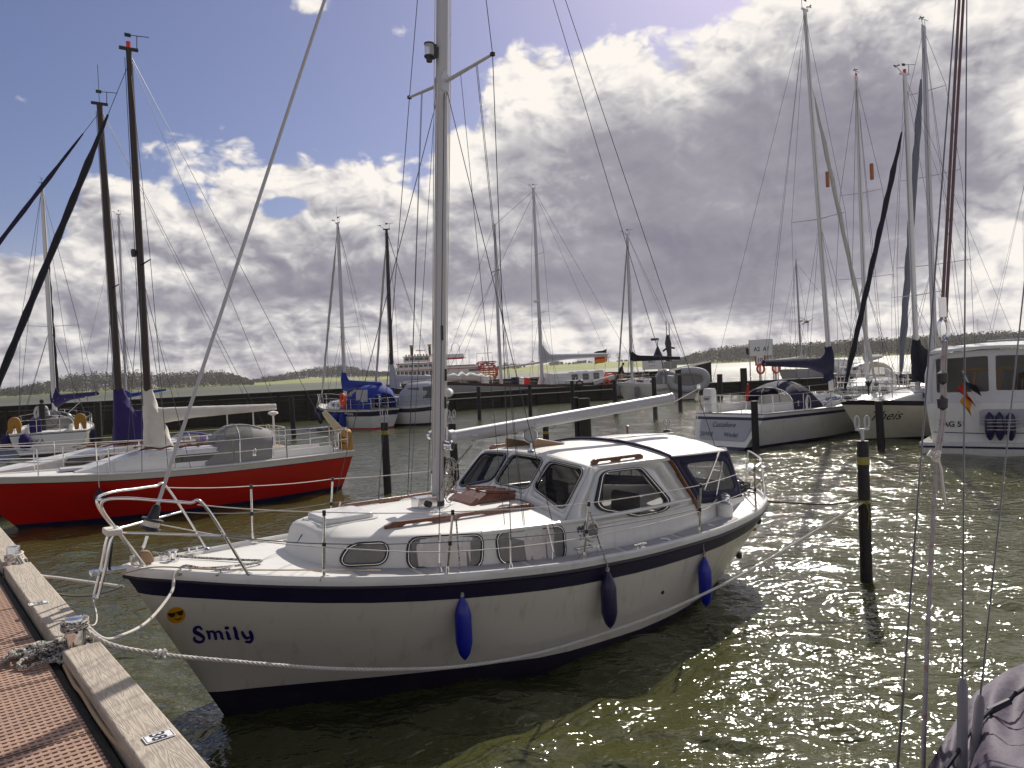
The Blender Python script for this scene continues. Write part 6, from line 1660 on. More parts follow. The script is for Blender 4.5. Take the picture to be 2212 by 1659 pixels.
# stern-on white sloop, far left
yl = yacht('white_sloop', 'white sloop lying stern-on at the far left with orange horseshoe buoys', at(108, 984), at(108, 984) + Vector((-4.2, 8.0, 0)), dict(beam=3.7, stern_over=.25, bow_over=.8, zb=1.35, zm=1.15, zs=1.1, transom=.86, hull='gel', bands=[(.03, .07, 'navy')], reverse=True,
    cabin=dict(x0=3.2, x1=7.4, w=.6, h0=.45, h1=.35), coaming=(.2, 3.1, .28), sole='glassdark',
    mast=dict(x=5.6, h=14.2, r=.12, mat='spar', spr=[(.40, 1.35)], gear='va', furl=('cloth_black', .10, .03, .80), wire=.010, split=True), boom=dict(len=3.4, z=1.05, rise=.25, side=-2.1, mat='alu_dull', cover=('cloth_purple', .28, .9, .20), drop=.3), hood=dict(x0=2.3, x1=4.0, h=.75, mat='cloth_black', zb=.15, w=.55), stanch=5))
def tr_text(y, body, size, yc, z, mat='ink', off=.02, **k):
    """lettering on the transom"""
    zz = lambda b: z + b
    def f(a, b):
        q = y['hp'](0, z + b, 1); return Vector((q.x - off, yc - a, z + b))
    return lettering('name_lettering', body, size, f, mat, y['t'], **k)
tr_text(yl, 'ALASKA', .30, 1.25, .62)
for q, lb in ((1.35, 'orange yellow horseshoe buoy on the left quarter of the stern-on sloop'), (-1.35, 'orange yellow horseshoe buoy on the right quarter of the stern-on sloop')):
    t = thing('horseshoe_buoy', lb, 'lifebuoy', yworld(yl, (-.15, q, yl['dz'](0) + .45)), yl['t'].rotation_euler.z + math.pi / 2, 'horseshoe buoys on the stern-on sloop')
    horseshoe(t, .25, .40)
for q, lb, m_, r_ in ((1.75, 'dark violet fender on the left side of the stern-on sloop', 'cloth_purple', .24), (.95, 'violet blue fender hung across the left transom of the stern-on sloop', 'cloth_purple', .26), (-1.9, 'navy fender on the right side of the stern-on sloop', 'cloth_navy', .22)):
    t = thing('fender', lb, 'fender', yworld(yl, (-.30 if abs(q) < 1.2 else .35, q, 1.15)), 0, 'fenders on the boats behind'); MB().lathe([(.0, 0), (r_ * .6, -.05), (r_, -.25), (r_, -.55), (r_ * .6, -.75), (.0, -.8)], None, 12).build('fender_body', m_, t, 50); MB().cyl((0, 0, 0), (.2, 0, .4), .012, seg=5).build('hanging_rope', 'ropew', t)
mb = MB(); mb.tube([(.45 * math.cos(a), 0, .45 * math.sin(a)) for a in [k * .314 for k in range(20)]], .02, 6, loop=True)
for k in range(3): mb.cyl((0, 0, 0), (.45 * math.cos(k * 2.1), 0, .45 * math.sin(k * 2.1)), .012, seg=5)
st_ = mb.build('steering_wheel', 'black', yl['t']); st_.location = (1.0, 0, 1.75); st_.rotation_euler = (0, 0, math.pi / 2)
mb = MB(); mb.box((.3, .55, 1.35), (.12, .5, .9)); mb.build('boarding_plank', 'cloth_purple', yl['t'], bevel=.03)
# distant sloop by the wall behind the red boat (tall slim mast)
P0 = at(312, 905)
ya = yacht('white_sloop', 'white sloop with blue sail bag by the wall behind the twin brown masts', P0 + Vector((3.2, 0.4, 0)), P0 + Vector((-4.8, -2.2, 0)), dict(beam=2.9, zb=1.2, zm=1.0, zs=1.0, hull='gel', bands=[(.1, .14, 'navy')], cabin=dict(x0=2.4, x1=6, w=.6, h0=.45, h1=.4, win=[(2.8, 3.6, .12, .3, .05), (3.9, 4.6, .12, .3, .05)]),
    mast=dict(x=4.6, h=20.0, r=.10, mat='alu_dull', spr=[(.36, 1.1), (.66, .8)], gear='va', wire=.009), boom=dict(len=3.6, z=.9, rise=.5, cover=('cloth_blue', .30, .9, .18)), stanch=5))
# sloop with royal blue cover
yb = yacht('white_sloop', 'white sloop with royal blue sail cover and cockpit tent by the breakwater', at(828, 925), at(712, 921), dict(beam=2.9, stern_over=.3, bow_over=1.0, zb=1.45, zm=1.15, zs=1.15, hull='gel', boot='redp', bootz=.07, bands=[(.10, .38, 'navy')], rail='teak_dry', transom=.7,
    cabin=dict(x0=2.0, x1=5.6, w=.6, h0=.5, h1=.36, win=[(3.2, 3.6, .14, .3, .05), (3.9, 4.2, .14, .3, .05)]),
    mast=dict(x=3.95, h=12.7, r=.10, mat='alu_dull', spr=[(.42, 1.15)], sprmat='wiredark', gear='vaw', wire=.010, furl=('sailgrey', .07, .03, .9)), boom=dict(len=3.9, z=1.0, rise=.0, cover=('cloth_blue', .42, 1.25, .22), drop=.2), hood=dict(x0=1.4, x1=3.2, h=1.05, mat='cloth_blue', zb=.15, w=.66), stanch=6))
nb_ = -1 if yworld(yb, (3, -1.4, 0)).length < yworld(yb, (3, 1.4, 0)).length else 1
mb = MB(); rows = [[Vector((x, w_ * math.cos(a), yb['dz'](x) + h * max(0, math.sin(a)) ** .5)) for a in [j * math.pi / 10 for j in range(11)]] for x, w_, h in ((-.2, .85, .9), (.0, .95, 1.35), (.8, 1.0, 1.45), (1.5, 1.0, 1.4))]
mb.loft(rows, False); mb.build('cockpit_tent', 'cloth_blue', yb['t'], 60)
q = MB(); q.loft([[Vector((x, nb_ * (.95 - .1 * (z - .5) ** 2) * 1.02, yb['dz'](x) + z)) for z in (.45, .8, 1.15)] for x in (.05, .7, 1.25)], False); q.build('tent_window', 'cloth_lgrey', yb['t'], 60)
hull_text(yb, 'Möwe', .30, 2.4 if nb_ < 0 else 1.9, .84, nb_, 'white')
for k, (x, r_, L_, m_) in enumerate(((7.2, .15, .8, 'fnavy'), (6.2, .15, .8, 'fnavy'), (4.9, .15, .85, 'fnavy'), (2.6, .26, .7, 'cloth_blue'), (2.0, .20, .95, 'cloth_blue'))):
    hang_fender(yb, x, nb_, L_, r_, m_, ['navy fender at the bow of the sloop with the royal blue cover', 'navy fender second from the bow of the royal blue covered sloop', 'navy fender amidships on the royal blue covered sloop', 'round blue fender aft on the royal blue covered sloop', 'long blue fender aft of the round one on the royal blue covered sloop'][k], .15)
t = thing('lifebuoy', 'orange lifebuoy on the rail of the royal blue covered sloop', 'lifebuoy', yworld(yb, (1.9, nb_ * 1.45, yb['dz'](1.9) + .55)), yb['t'].rotation_euler.z); mb = MB(); mb.tube([(.22 * math.cos(a), 0, .38 * math.sin(a)) for a in [k * .4488 for k in range(14)]], .10, 6, loop=True); mb.build('buoy_body', 'orange', t)
# grey tented sloop beside it
yt = yacht('white_sloop', 'white sloop with grey cockpit tent and furled grey sail, stern to the right', at(958, 914), at(838, 919), dict(beam=2.8, stern_over=.25, bow_over=.9, zb=1.35, zm=1.15, zs=1.25, hull='gel', bands=[(.10, .34, 'navy')], transom=.62,
    cabin=dict(x0=2.0, x1=6.0, w=.66, h0=.55, h1=.40, win=[(2.6, 3.2, .16, .34, .08), (3.5, 4.1, .16, .34, .08), (4.4, 4.9, .14, .3, .08)]),
    mast=dict(x=3.1, h=12.1, r=.11, mat='brownmast', spr=[(.28, 1.3), (.60, 1.0)], sprmat='brownmast', gear='va', wire=.010, furl=('sailgrey', .07, .02, .9)), boom=dict(len=2.6, z=1.25, rise=.0, mat='brownmast', cover=('cloth_lgrey', .30, .9, .20), drop=.15, collar=(.5, .9, .30)), stanch=6))
mb = MB(); rows = [[Vector((x, w_ * math.cos(a), yt['dz'](x) + h * max(0, math.sin(a)) ** .45)) for a in [j * math.pi / 12 for j in range(13)]] for x, w_, h in ((-.25, .80, .8), (.0, .9, 1.3), (.8, 1.0, 1.5), (2.0, 1.05, 1.5), (2.5, 1.05, .9))]
mb.loft(rows, False); mb.build('cockpit_tent', 'cloth_lgrey', yt['t'], 60)
nt_ = -1 if yworld(yt, (3, -1.4, 0)).length < yworld(yt, (3, 1.4, 0)).length else 1
for x0, x1 in ((.3, 1.0), (1.25, 1.95)):
    q = MB(); q.loft([[Vector((x, nt_ * 1.04 * (1 - .10 * z), yt['dz'](x) + z)) for z in (.4, .75, 1.1)] for x in (x0, x1)], False); q.build('tent_window', 'glassdark', yt['t'], 60)
tr_text(yt, 'TERNA', .36, .80, .80); tr_text(yt, 'Flensburg', .17, .5, .55)
hang_fender(yt, 5.3, nt_, .9, .16, 'fnavy', 'navy fender on the sloop with the grey cockpit tent', .2)
t = thing('life_raft', 'white life raft canister hung on the stern of the grey tented sloop', 'life raft', yworld(yt, (-.35, -.2, 1.85)), yt['t'].rotation_euler.z)
mb = MB(); mb.tube([(0, -.5, 0), (0, -.46, 0), (0, .46, 0), (0, .5, 0)], [.18, .26, .26, .18], 12); mb.build('canister', 'white', t, 50)
mb = MB(); mb.tube([(0, -.55, -.3), (0, -.55, .32), (0, .55, .32), (0, .55, -.3)], .03, 6); mb.build('cradle', 'steel', t)
# white sloop with grey spray hood near the pier head
yh = yacht('white_sloop', 'white sloop with grey spray hood and a person on its fore deck', at(1497, 862), at(1352, 868), dict(beam=3.2, stern_over=.5, bow_over=.7, zb=1.65, zm=1.35, zs=1.35, hull='gel', boot='fnavy', bootz=.06, bands=[(.28, .33, 'alu_dull')], transom=.8,
    cabin=dict(x0=2.4, x1=5.6, w=.62, h0=.45, h1=.3, win=[(2.9, 3.5, .14, .3, .05), (4.0, 4.6, .14, .28, .05)], rake=.1), coaming=(.2, 2.5, .3),
    mast=dict(x=4.9, h=13.9, r=.12, mat='alu_dull', spr=[(.35, 1.2), (.64, .9)], gear='va', wire=.011, furl=('sailgrey', .07, .03, .95)), boom=dict(len=4.0, z=1.6, rise=-.1, cover=('cloth_black', .40, .95, .20)), hood=dict(x0=1.4, x1=3.2, h=.95, mat='cloth_grey', zb=.3, w=.66), stanch=5))
nh = -1 if yworld(yh, (3, -1.4, 0)).length < yworld(yh, (3, 1.4, 0)).length else 1
hull_text(yh, 'HAPPYSSY', .34, 3.1 if nh > 0 else .6, .78, nh)
hang_fender(yh, 6.1, nh, 1.0, .19, 'cloth_grey', 'left grey fender on the white sloop with grey spray hood', .15); hang_fender(yh, 4.6, nh, 1.0, .19, 'cloth_grey', 'right grey fender on the white sloop with grey spray hood', .15)
t = thing('dinghy', 'white inflatable dinghy hung at the stern of the grey hooded sloop', 'dinghy', yworld(yh, (.5, nh * 1.75, 1.75)), yh['t'].rotation_euler.z + math.pi / 2)
mb = MB(); mb.tube(smoothpath([(0, -1.3, .3), (-.1, -1.3, -.5), (-.1, .0, -.85), (-.1, 1.3, -.5), (0, 1.3, .3), (0, .5, .6), (0, -.5, .6)], 5), .32, 10); mb.build('inflated_tube', 'cloth_lgrey', t, 60)
mb = MB(); mb.prism(round_poly([(-1.2, -.6), (1.2, -.6), (1.15, .45), (-1.15, .45)], .3), -.06, .06, lambda x, y, h: (h, x, y)); mb.build('dinghy_floor', 'cloth_grey', t)
mb = MB()
for q in (-.6, .7): mb.tube(smoothpath([(-.36, q, .75), (-.5, q * 1.1, 0), (-.42, q, -.9)], 5), .06, 6)
mb.build('dinghy_strap', 'cloth_black', t)

# sloop with the scooped transom (right)
cst = yacht('white_sloop', 'white sloop with sugar scoop transom and navy sail cover at the right', at(1592, 963), at(1592, 963) + Vector((7.3, 5.6, 0)), dict(beam=3.3, stern_over=1.0, bow_over=.9, zb=1.30, zm=1.12, zs=1.15, transom=.86, hull='gel', boot='fnavy', bootz=.08, bands=[(.10, .20, 'fnavy')], reverse=True, rail='alu',
    cabin=dict(x0=2.7, x1=7.2, w=.60, h0=.48, h1=.32, slope=.5, win=[(4.2, 5.2, .12, .28, .04), (5.5, 6.2, .10, .24, .04)], rake=.2, frame='glassdark'), coaming=(.1, 2.8, .30), sole='teak_dry',
    mast=dict(x=6.3, h=16.6, r=.095, mat='spar', spr=[(.46, 1.15)], gear='va', wire=.007, fore=.84, furl=('sailgrey', .085, .03, .93), split=True, rake=.055), boom=dict(len=4.5, z=1.10, rise=.20, mat='spar', cover=('cloth_navy', .34, .95, .17), drop=.30, collar=(.55, .75, .24)), hood=dict(x0=1.9, x1=3.9, h=.80, mat='cloth_navy', zb=.22, w=.62, win='vinyl'), stanch=6))
mb = MB(); mb.prism(round_poly([(-.95, .28), (.95, .28), (1.15, .95), (-1.15, .95)], .12), 0, .01, lambda x, y, h: Vector((cst['hp'](0, y, 1).x - .02 - h, x, y))); mb.build('transom_recess', 'cloth_lgrey', cst['t'], 0)
tr_text(cst, 'Castafiore', .235, .55, .72, off=.045); tr_text(cst, 'SVWS', .21, .95, .40, off=.045); tr_text(cst, 'Wedel', .21, -.05, .40, off=.045)
mb = MB(); mb.tube([(-.62, .25, .62), (-.62, -.30, .62)], .03, 6); mb.build('transom_step', 'steel', cst['t'])
t = thing('outboard_motor', 'white covered outboard motor on the stern rail of the scooped sloop', 'outboard motor', yworld(cst, (-.05, 1.05, 1.62)), cst['t'].rotation_euler.z)
mb = MB(); mb.loft([[Vector((x * k, y * k, z)) for x, y in rrect(-.16, -.2, .16, .2, .06, 3)] for z, k in ((-.42, .8), (-.2, .95), (.3, 1.0), (.42, .85))]); mb.build('motor_cover', 'white', t, 50); MB().cyl((0, 0, -.9), (0, 0, -.4), .06).build('motor_leg', 'black', t); lettering('motor_lettering', 'TINY', .13, lambda x, y: (-.168, .17 - x, y), 'ink', t, offset=.004)
t = thing('fender', 'grey white fender on the left quarter of the scooped sloop', 'fender', yworld(cst, (.25, 1.60, 1.1)), 0, 'fenders on the boats behind'); MB().lathe([(.0, 0), (.08, -.03), (.13, -.2), (.13, -.5), (.08, -.66), (.0, -.7)], None, 12).build('fender_body', 'cloth_lgrey', t, 50)
t = thing('ensign', 'rolled black red gold ensign on the stern of the scooped sloop', 'flag', yworld(cst, (.1, -.35, 1.2))); MB().tube([(0, 0, 0), (.12, 0, 1.0)], .014, 6).build('flag_staff', 'white', t)
mb = MB(); mb.tube([(.05, 0, .35), (.09, .02, .6), (.12, 0, .95)], [.03, .06, .03], 8); mb.build('flag_cloth', 'flagred', t)
mb = MB(); 
for k in range(6): mb.tube([(.06 * math.sin(a) * (1 + k * .1), .05 * k * .3, -.28 + .28 * math.cos(a)) for a in [j * .4488 for j in range(14)]], .014, 5, loop=True)
rc = tag(mb.build('rope_hank', 'ropew', None), 'pale rope hank hung on the rail of the scooped sloop', 'rope'); rc.location = yworld(cst, (2.2, -1.5, cst['dz'](2) + .5))
nc = -1
for x in (6.8, ):
    t = thing('fender', 'white flat fender on the far bow of the scooped sloop', 'fender', yworld(cst, (6.9, -1.38, 1.1)), 0, 'fenders on the boats behind'); MB().lathe([(.0, 0), (.12, -.03), (.20, -.15), (.20, -.7), (.12, -.85), (.0, -.9)], None, 12).build('fender_body', 'cloth_lgrey', t, 50)
# cream sloop lying bow to the left
bw_ = at(1865, 950); thx = yacht('cream_sloop', 'cream sloop with blue cabin stripe lying bow to the left at the right', bw_ + Vector((.90, .30, 0)).normalized() * 8.2, bw_, dict(beam=3.1, stern_over=.5, bow_over=.95, zb=1.42, zm=1.15, zs=1.1, hull='creamhull', boot='boot', bootz=.04, bands=[(-.0, .02, 'boot'), (.02, .13, 'strake')], rail='strake', transom=.75,
    cabin=dict(x0=2.6, x1=7.4, w=.64, h0=.48, h1=.38, slope=.6, win=[(4.3, 4.6, .12, .28, .06), (5.1, 5.4, .12, .28, .06)], stripe=(3.2, 6.3, .10, .30, 'inkblue')), coaming=(.2, 2.7, .25),
    mast=dict(x=5.65, h=13.0, r=.095, mat='spar', spr=[(.30, 1.15)], gear='val', wire=.007, fore=.88, furl=('cloth_black', .09, .02, .93), step=.40, rake=-.005), boom=dict(len=4.0, z=1.0, rise=.2, cover=('cloth_black', .42, 1.0, .20), drop=.45, collar=(.70, .80, .34)), stanch=6))
nx_ = -1 if yworld(thx, (3, -1.4, 0)).length < yworld(thx, (3, 1.4, 0)).length else 1
hull_text(thx, 'Theis', .46, 8.25, .70, nx_, shear=.35, sx=.95)
mb = MB(); mb.box((9.3, 0, 1.42), (.9, .26, .05)); mb.cyl((9.75, -.1, 1.42), (9.75, .1, 1.42), .05); mb.tube([(9.85, 0, 1.30), (9.5, 0, 1.5), (9.0, 0, 1.55)], .03, 6); mb.build('bow_roller', 'steel', thx['t'])
t = thing('anchor', 'dark plough anchor stowed on the bow rail of the cream sloop', 'anchor', yworld(thx, (8.4, nx_ * .55, thx['dz'](8.4) + .45))); MB().tube([(0, 0, .25), (0, 0, -.25)], .03, 6).build('anchor_shank', 'black', t); mb = MB(); mb.tube([(-.12, 0, .25), (0, 0, .05), (.12, 0, .25)], [.02, .07, .02], 6); mb.build('anchor_fluke', 'black', t)
# white tented motor cruiser at the right edge
ag0 = at(1990, 980); agd = Vector((.80, -.60, 0)).normalized(); agf = Vector((.60, .80, 0))
ag = thing('motor_cruiser', 'white motor cruiser with a tall canvas tent, stern-on at the right edge', 'motor boat', ag0 + agd * 1.9, math.atan2(agf.y, agf.x))
def A(x, y, z): return Vector((x, y, z))      # x forward, y to port (left in the picture)
mb = MB(); rows = []
for z, k, xo in ((-.3, .80, .1), (0, .97, 0), (.12, 1.0, -.03), (.34, 1.02, -.05)): rows.append([A(x + xo, y * k, z) for x, y in ((0, 1.9), (0, -1.9), (7, -1.9), (9.5, -1.0), (10.2, 0), (9.5, 1.0), (7, 1.9))])
mb.loft(rows); mb.build('bathing_platform', 'gel', ag, 30)
mb = MB(); rows = []
for z, k, xo in ((.33, .86, .35), (.9, .90, .30), (1.45, .93, .34), (1.5, .93, .40)): rows.append([A(x + xo, y * k, z) for x, y in ((0, 1.9), (0, -1.9), (7, -1.95), (9.3, -1.1), (10.2, 0), (9.3, 1.1), (7, 1.95))])
mb.loft(rows); mb.build('hull', 'gel', ag, 30)
mb = MB(); mb.tube([A(-.06, 1.93, .22), A(-.06, -1.93, .22)], .03, 6); mb.tube([A(.28, 1.6, .62), A(.27, 0, .58), A(.28, -1.6, .66)], .012, 5); mb.build('rubbing_band', 'fnavy', ag)
# canvas tent: posts and panels with clear windows
def tent(u, z): return u
for s_, (y0, y1) in (('stern', (1.74, -1.74)),):
    for i, (ya_, yb_, win, wm) in enumerate(((1.62, .10, (.08, .20, .95, .88), 'clear'), (.10, -1.62, (.06, .22, .92, .88), 'clear'))):
        mb = MB(); f = (lambda ya_, yb_: (lambda a, b: A(.42 + .10 * b + .04 * math.sin(math.pi * a), lerp(ya_, yb_, a), lerp(1.48, 2.92 + .06 * math.sin(math.pi * (lerp(ya_, yb_, a) + 1.74) / 3.48), b))))(ya_, yb_)
        h = round_poly([(win[0], win[1]), (win[2], win[1]), (win[2], win[3]), (win[0], win[3])], .04); panel(mb, f, h); pn = mb.build('tent_panel', 'tentwhite', ag, 50)
        v = MB(); P = [f(*q) for q in h]; k = v.pts(P); v.face(*[k + q for q in range(len(P))]); v.build('clear_window', wm, pn, 0)
mb = MB()
for s_ in (1, -1):
    rows = [[A(x, s_ * lerp(1.78, 1.60, k ** 3), lerp(1.48, 2.9, k)) for k in (0, .25, .5, .75, .92, 1)] for x in (.42, 1.4, 2.6, 3.6)]
    mb.loft(rows, False)
mb.build('tent_side', 'tentwhite', ag, 60)
for s_ in (1, -1):
    mb = MB(); mb.tube([A(.44, s_ * 1.72, 1.48), A(.46, s_ * 1.70, 2.3), A(.50, s_ * 1.58, 2.8), A(.52, s_ * 1.2, 2.96)], .10, 8); mb.build('tent_corner', 'tentwhite', ag, 60)
mb = MB(); rows = [[A(x + .03 * (abs(k)), 1.66 * k, 2.93 + dz_ + .10 * (1 - k * k)) for k in (-1, -.8, -.4, 0, .4, .8, 1)] for x, dz_ in ((.36, -.02), (.38, .06), (2, .16), (3.8, .18), (5.5, .12), (5.6, 0))]
mb.loft(rows, False); rf = mb.build('roof', 'gel', ag, 50)
mb = MB(); rows = [[A(x, 1.75 * k, z) for k in (-1, -.5, 0, .5, 1)] for x, z in ((3.6, 1.5), (3.6, 2.9), (5.6, 2.95), (6.8, 2.0), (9, 1.7))]
mb.loft(rows, False); mb.build('wheelhouse', 'gel', ag, 30)
mb = MB(); mb.box(A(.9, .62, 1.95), (.06, .10, .85), Matrix.Rotation(.25, 3, 'X')); mb.box(A(.95, .25, 2.42), (.06, 1.3, .10)); mb.box(A(.9, -.05, 2.0), (.06, .12, .9)); mb.box(A(.95, .5, 1.62), (.08, 1.6, .08)); mb.build('tent_frame', simple('pale_wood_frame', (.50, .30, .12), .6), ag, bevel=.01)
mb = MB(); mb.prism(rrect(-.42, .78, .75, 1.28, .12), 0, .02, lambda x, y, h: A(.315 - h, -x - .0, y)); mb.build('fender_panel', 'cloth_lgrey', ag, 0)
lettering('registration_letters', 'AG 51', .22, lambda x, y: A(.285, 1.35 - x, .78 + y), 'ink', ag, offset=.006)
for k, (y_, r_) in enumerate(((.16, .125), (-.08, .115), (-.34, .125))):
    t = thing('fender', ['left navy fender strapped to the stern of the tented motor cruiser', 'middle navy fender strapped to the stern of the tented motor cruiser', 'right navy fender strapped to the stern of the tented motor cruiser'][k], 'fender', ag.location + Matrix.Rotation(ag.rotation_euler.z, 3, 'Z') @ A(.12, y_, 1.22), 0, 'fenders strapped to the motor cruiser stern')
    MB().lathe([(.0, 0), (.03, -.02), (r_ * .8, -.12), (r_, -.28), (r_, -.55), (r_ * .7, -.72), (.04, -.8), (.0, -.82)], None, 14).build('fender_body', 'fnavy', t, 50)
mb = MB()
for z in (.72, .82, .92, 1.0): mb.tube([A(.26, .42, z), A(.0, .20, z), A(.0, -.40, z), A(.26, -.60, z)], .010, 5)
mb.build('fender_strap', 'ropew', ag)
def flag(name, label, p, staff, w_, h, stripes, rot=0, droop=.3, fold=.12, cat='flag'):
    t = thing(name, label, cat, p, rot); MB().tube([(0, 0, 0), staff], .016, 6).build('flag_staff', 'white', t)
    s_ = Vector(staff); n = len(stripes); top_ = s_ * .97
    for k, m_ in enumerate(stripes):
        rows = []
        for i in range(9):
            u = i / 8
            rows.append([top_ + Vector((w_ * u * (1 - droop * .3), fold * math.sin(u * 7 + k * .3) * u, -h * (v) - droop * w_ * u * u)) for v in (k / n, (k + .5) / n, (k + 1) / n)])
        mb = MB(); mb.loft(rows, False); mb.build('flag_stripe', m_, t, 60)
    return t
fp = ag.location + Matrix.Rotation(ag.rotation_euler.z, 3, 'Z') @ A(.20, .42, 1.45)
t = thing('ensign', 'black red gold ensign drooping from the motor cruiser stern', 'flag', fp, ag.rotation_euler.z)
MB().tube([(0, 0, .0), (-.35, .32, .95)], .016, 6).build('flag_staff', 'white', t)
for k, m_ in enumerate(('cloth_black', 'flagred', 'gold')):
    rows = []
    for i in range(9):
        u = i / 8; rows.append([Vector((-.33, .30, .90)) + Vector((.05 * math.sin(u * 9 + 1), (.42 - .05 * k) * (1 - .75 * v_) * math.sin(u * 2.2 + .4) * (1 if k else .55) - .10 * k * (1 - u) + (.12 * k - .45) * u, -.30 * k - .28 * v_ - .40 * u)) for v_ in (0, .5, 1)])
    mb = MB(); mb.loft(rows, False); mb.build('flag_stripe', m_, t, 60)
# ------------------------------------------------------------------ grey two-masted ship behind the low pier
SB, SS = Vector((-4.6, 66.9, 0)), Vector((11.9, 75.2, 0))
M['shipgrey'] = simple('pale_grey_ship_side', (.40, .40, .41), .45, var=.08, scale=1.5, dirt=(.28, .24, .20))
ship = yacht('grey_ship', 'grey two-masted ship with white deckhouse lying behind the low pier', SS, SB, dict(beam=4.6, stern_over=1.2, bow_over=1.6, zb=2.25, zm=1.55, zs=1.75, transom=.6, hull='shipgrey', boot='boot', bands=[(.06, .16, 'strake')], rail='teak', rail_r=.06, deck='teak_dry',
    cabin=dict(x0=4.2, x1=10.2, w=.60, h0=1.05, h1=.95, slope=.95, win=[(4.8, 5.4, .35, .85, .06), (6.0, 6.6, .35, .85, .06), (7.2, 7.8, .35, .85, .06)], frame='wood_in', glass='glassdark'),
    mast=dict(x=10.2, h=19.6, r=.16, mat='alu_dull', spr=[(.36, 1.6), (.66, 1.2)], gear='var', wire=.014, step=.2, fore=.97, rake=.0), boom=dict(len=7.2, z=2.1, rise=.2, mat='alu_dull', r=.10, cover=('cloth_lgrey', .55, 1.9, .32), drop=.2), stanch=8), 'ship')
xm = 14.4; zz = ship['dz'](xm)
mb = MB(); mb.tube([(xm, 0, zz - .2), (xm, 0, 10), (xm - .1, 0, 16.2)], [.14, .14, .11], 12); fm_ = mb.build('mast', 'alu_dull', ship['t'], 60)
mb = MB(); mb.tube([(xm, -.9, 12.0), (xm, .9, 12.0)], .05, 6); mb.build('spreader', 'alu_dull', fm_)
mb = MB(); mb.tube([(xm - .2, 0, zz + 1.5), (xm - 4.8, -.2, zz + 1.9)], .10, 8); mb.build('fore_boom', 'cloth_white', ship['t'])
for P in ([(xm, 0, 16.1), (19.9, 0, 3.2)], [(xm, 0, 12), (18.6, 0, 3.0)], [(xm, 0, 16.1), (xm - .7, 2.0, zz)], [(xm, 0, 16.1), (xm - .7, -2.0, zz)], [(xm, 0, 16.0), (10.2, 0, 19.4)], [(xm, 0, 11), (xm + .8, -2, zz)]):
    mb = MB(); mb.tube([Vector(q) for q in P], .013, 4); mb.build('shroud', 'wiredark', ship['t'])
mb = MB(); mb.tube([(17.8, 0, 2.25), (21.6, 0, 3.0)], [.13, .07], 8); mb.build('bowsprit', 'white', ship['t'])
mb = MB(); rows = []
for i in range(15):
    k = i / 14; x = lerp(20.4, 15.2, k); h = .25 + .45 * abs(math.sin(i * 1.3)) * math.sin(math.pi * k); rows.append([(x, .35 * math.cos(a) * (.4 + math.sin(math.pi * k)), 2.6 - .2 * k + h * max(-.3, math.sin(a))) for a in [j * 6.283 / 10 for j in range(10)]])
mb.loft(rows); mb.build('lowered_jib', 'cloth_white', ship['t'], 60)
mb = MB(); mb.box((2.2, 0, 2.2), (1.2, 1.6, .6)); mb.build('wheel_shelter', simple('orange_varnish', (.22, .09, .04), .5), ship['t'], bevel=.05)
for k, (x, m_) in enumerate(((11.6, 'redp'), (12.6, 'white'), (13.2, 'cloth_navy'), (16.2, 'white'), (3.3, 'orange'), (8.9, 'white'))):
    mb = MB(); mb.box((x, rnd.uniform(-.8, .8), ship['dz'](x) + .35), (.6, .5, .7)); mb.build('deck_locker', m_, ship['t'], bevel=.06)
p = yworld(ship, (.2, 0, 3.0)); c_ = aty(1293, 800, p.y); fl_ = thing('ensign', 'black red gold ensign flying at the stern of the grey ship', 'flag', (c_.x + .55, p.y, 2.2))
MB().tube([(0, 0, 0), (.35, 0, 2.6)], .03, 6).build('flag_staff', 'white', fl_)
for k, m_ in enumerate(('cloth_black', 'flagred', 'gold')):
    rows = [[Vector((.34 - 1.25 * u, .10 * math.sin(u * 7), 2.55 - .40 * (k + v) - .32 * u - .05 * math.sin(u * 6))) for v in (0, .5, 1)] for u in [i / 8 for i in range(9)]]
    mb = MB(); mb.loft(rows, False); mb.build('flag_stripe', m_, fl_, 60)
# boats and gear on the low pier
t = thing('handcart', 'grey handcart with a black wheel on the low pier', 'cart', (5.6, 69.2, 1.30)); MB().box((0, 0, .45), (1.5, .8, .35)).build('cart_tray', 'alu_dull', t, bevel=.04)
mb = MB(); mb.tube([(.45 + .28 * math.cos(a), -.45, .3 + .28 * math.sin(a)) for a in [k * .4488 for k in range(14)]], .08, 6, loop=True); mb.build('cart_wheel', 'black', t)
t = thing('handcart', 'grey handcart with an orange wheel near the stern of the grey ship', 'cart', (8.4, 70.5, 1.30)); MB().box((0, 0, .5), (2.0, .8, .4), Matrix.Rotation(-.25, 3, 'Y')).build('cart_tray', 'alu_dull', t, bevel=.04)
mb = MB(); mb.tube([(.2 + .25 * math.cos(a), -.45, .28 + .25 * math.sin(a)) for a in [k * .4488 for k in range(14)]], .09, 6, loop=True); mb.build('cart_wheel', 'orange', t)

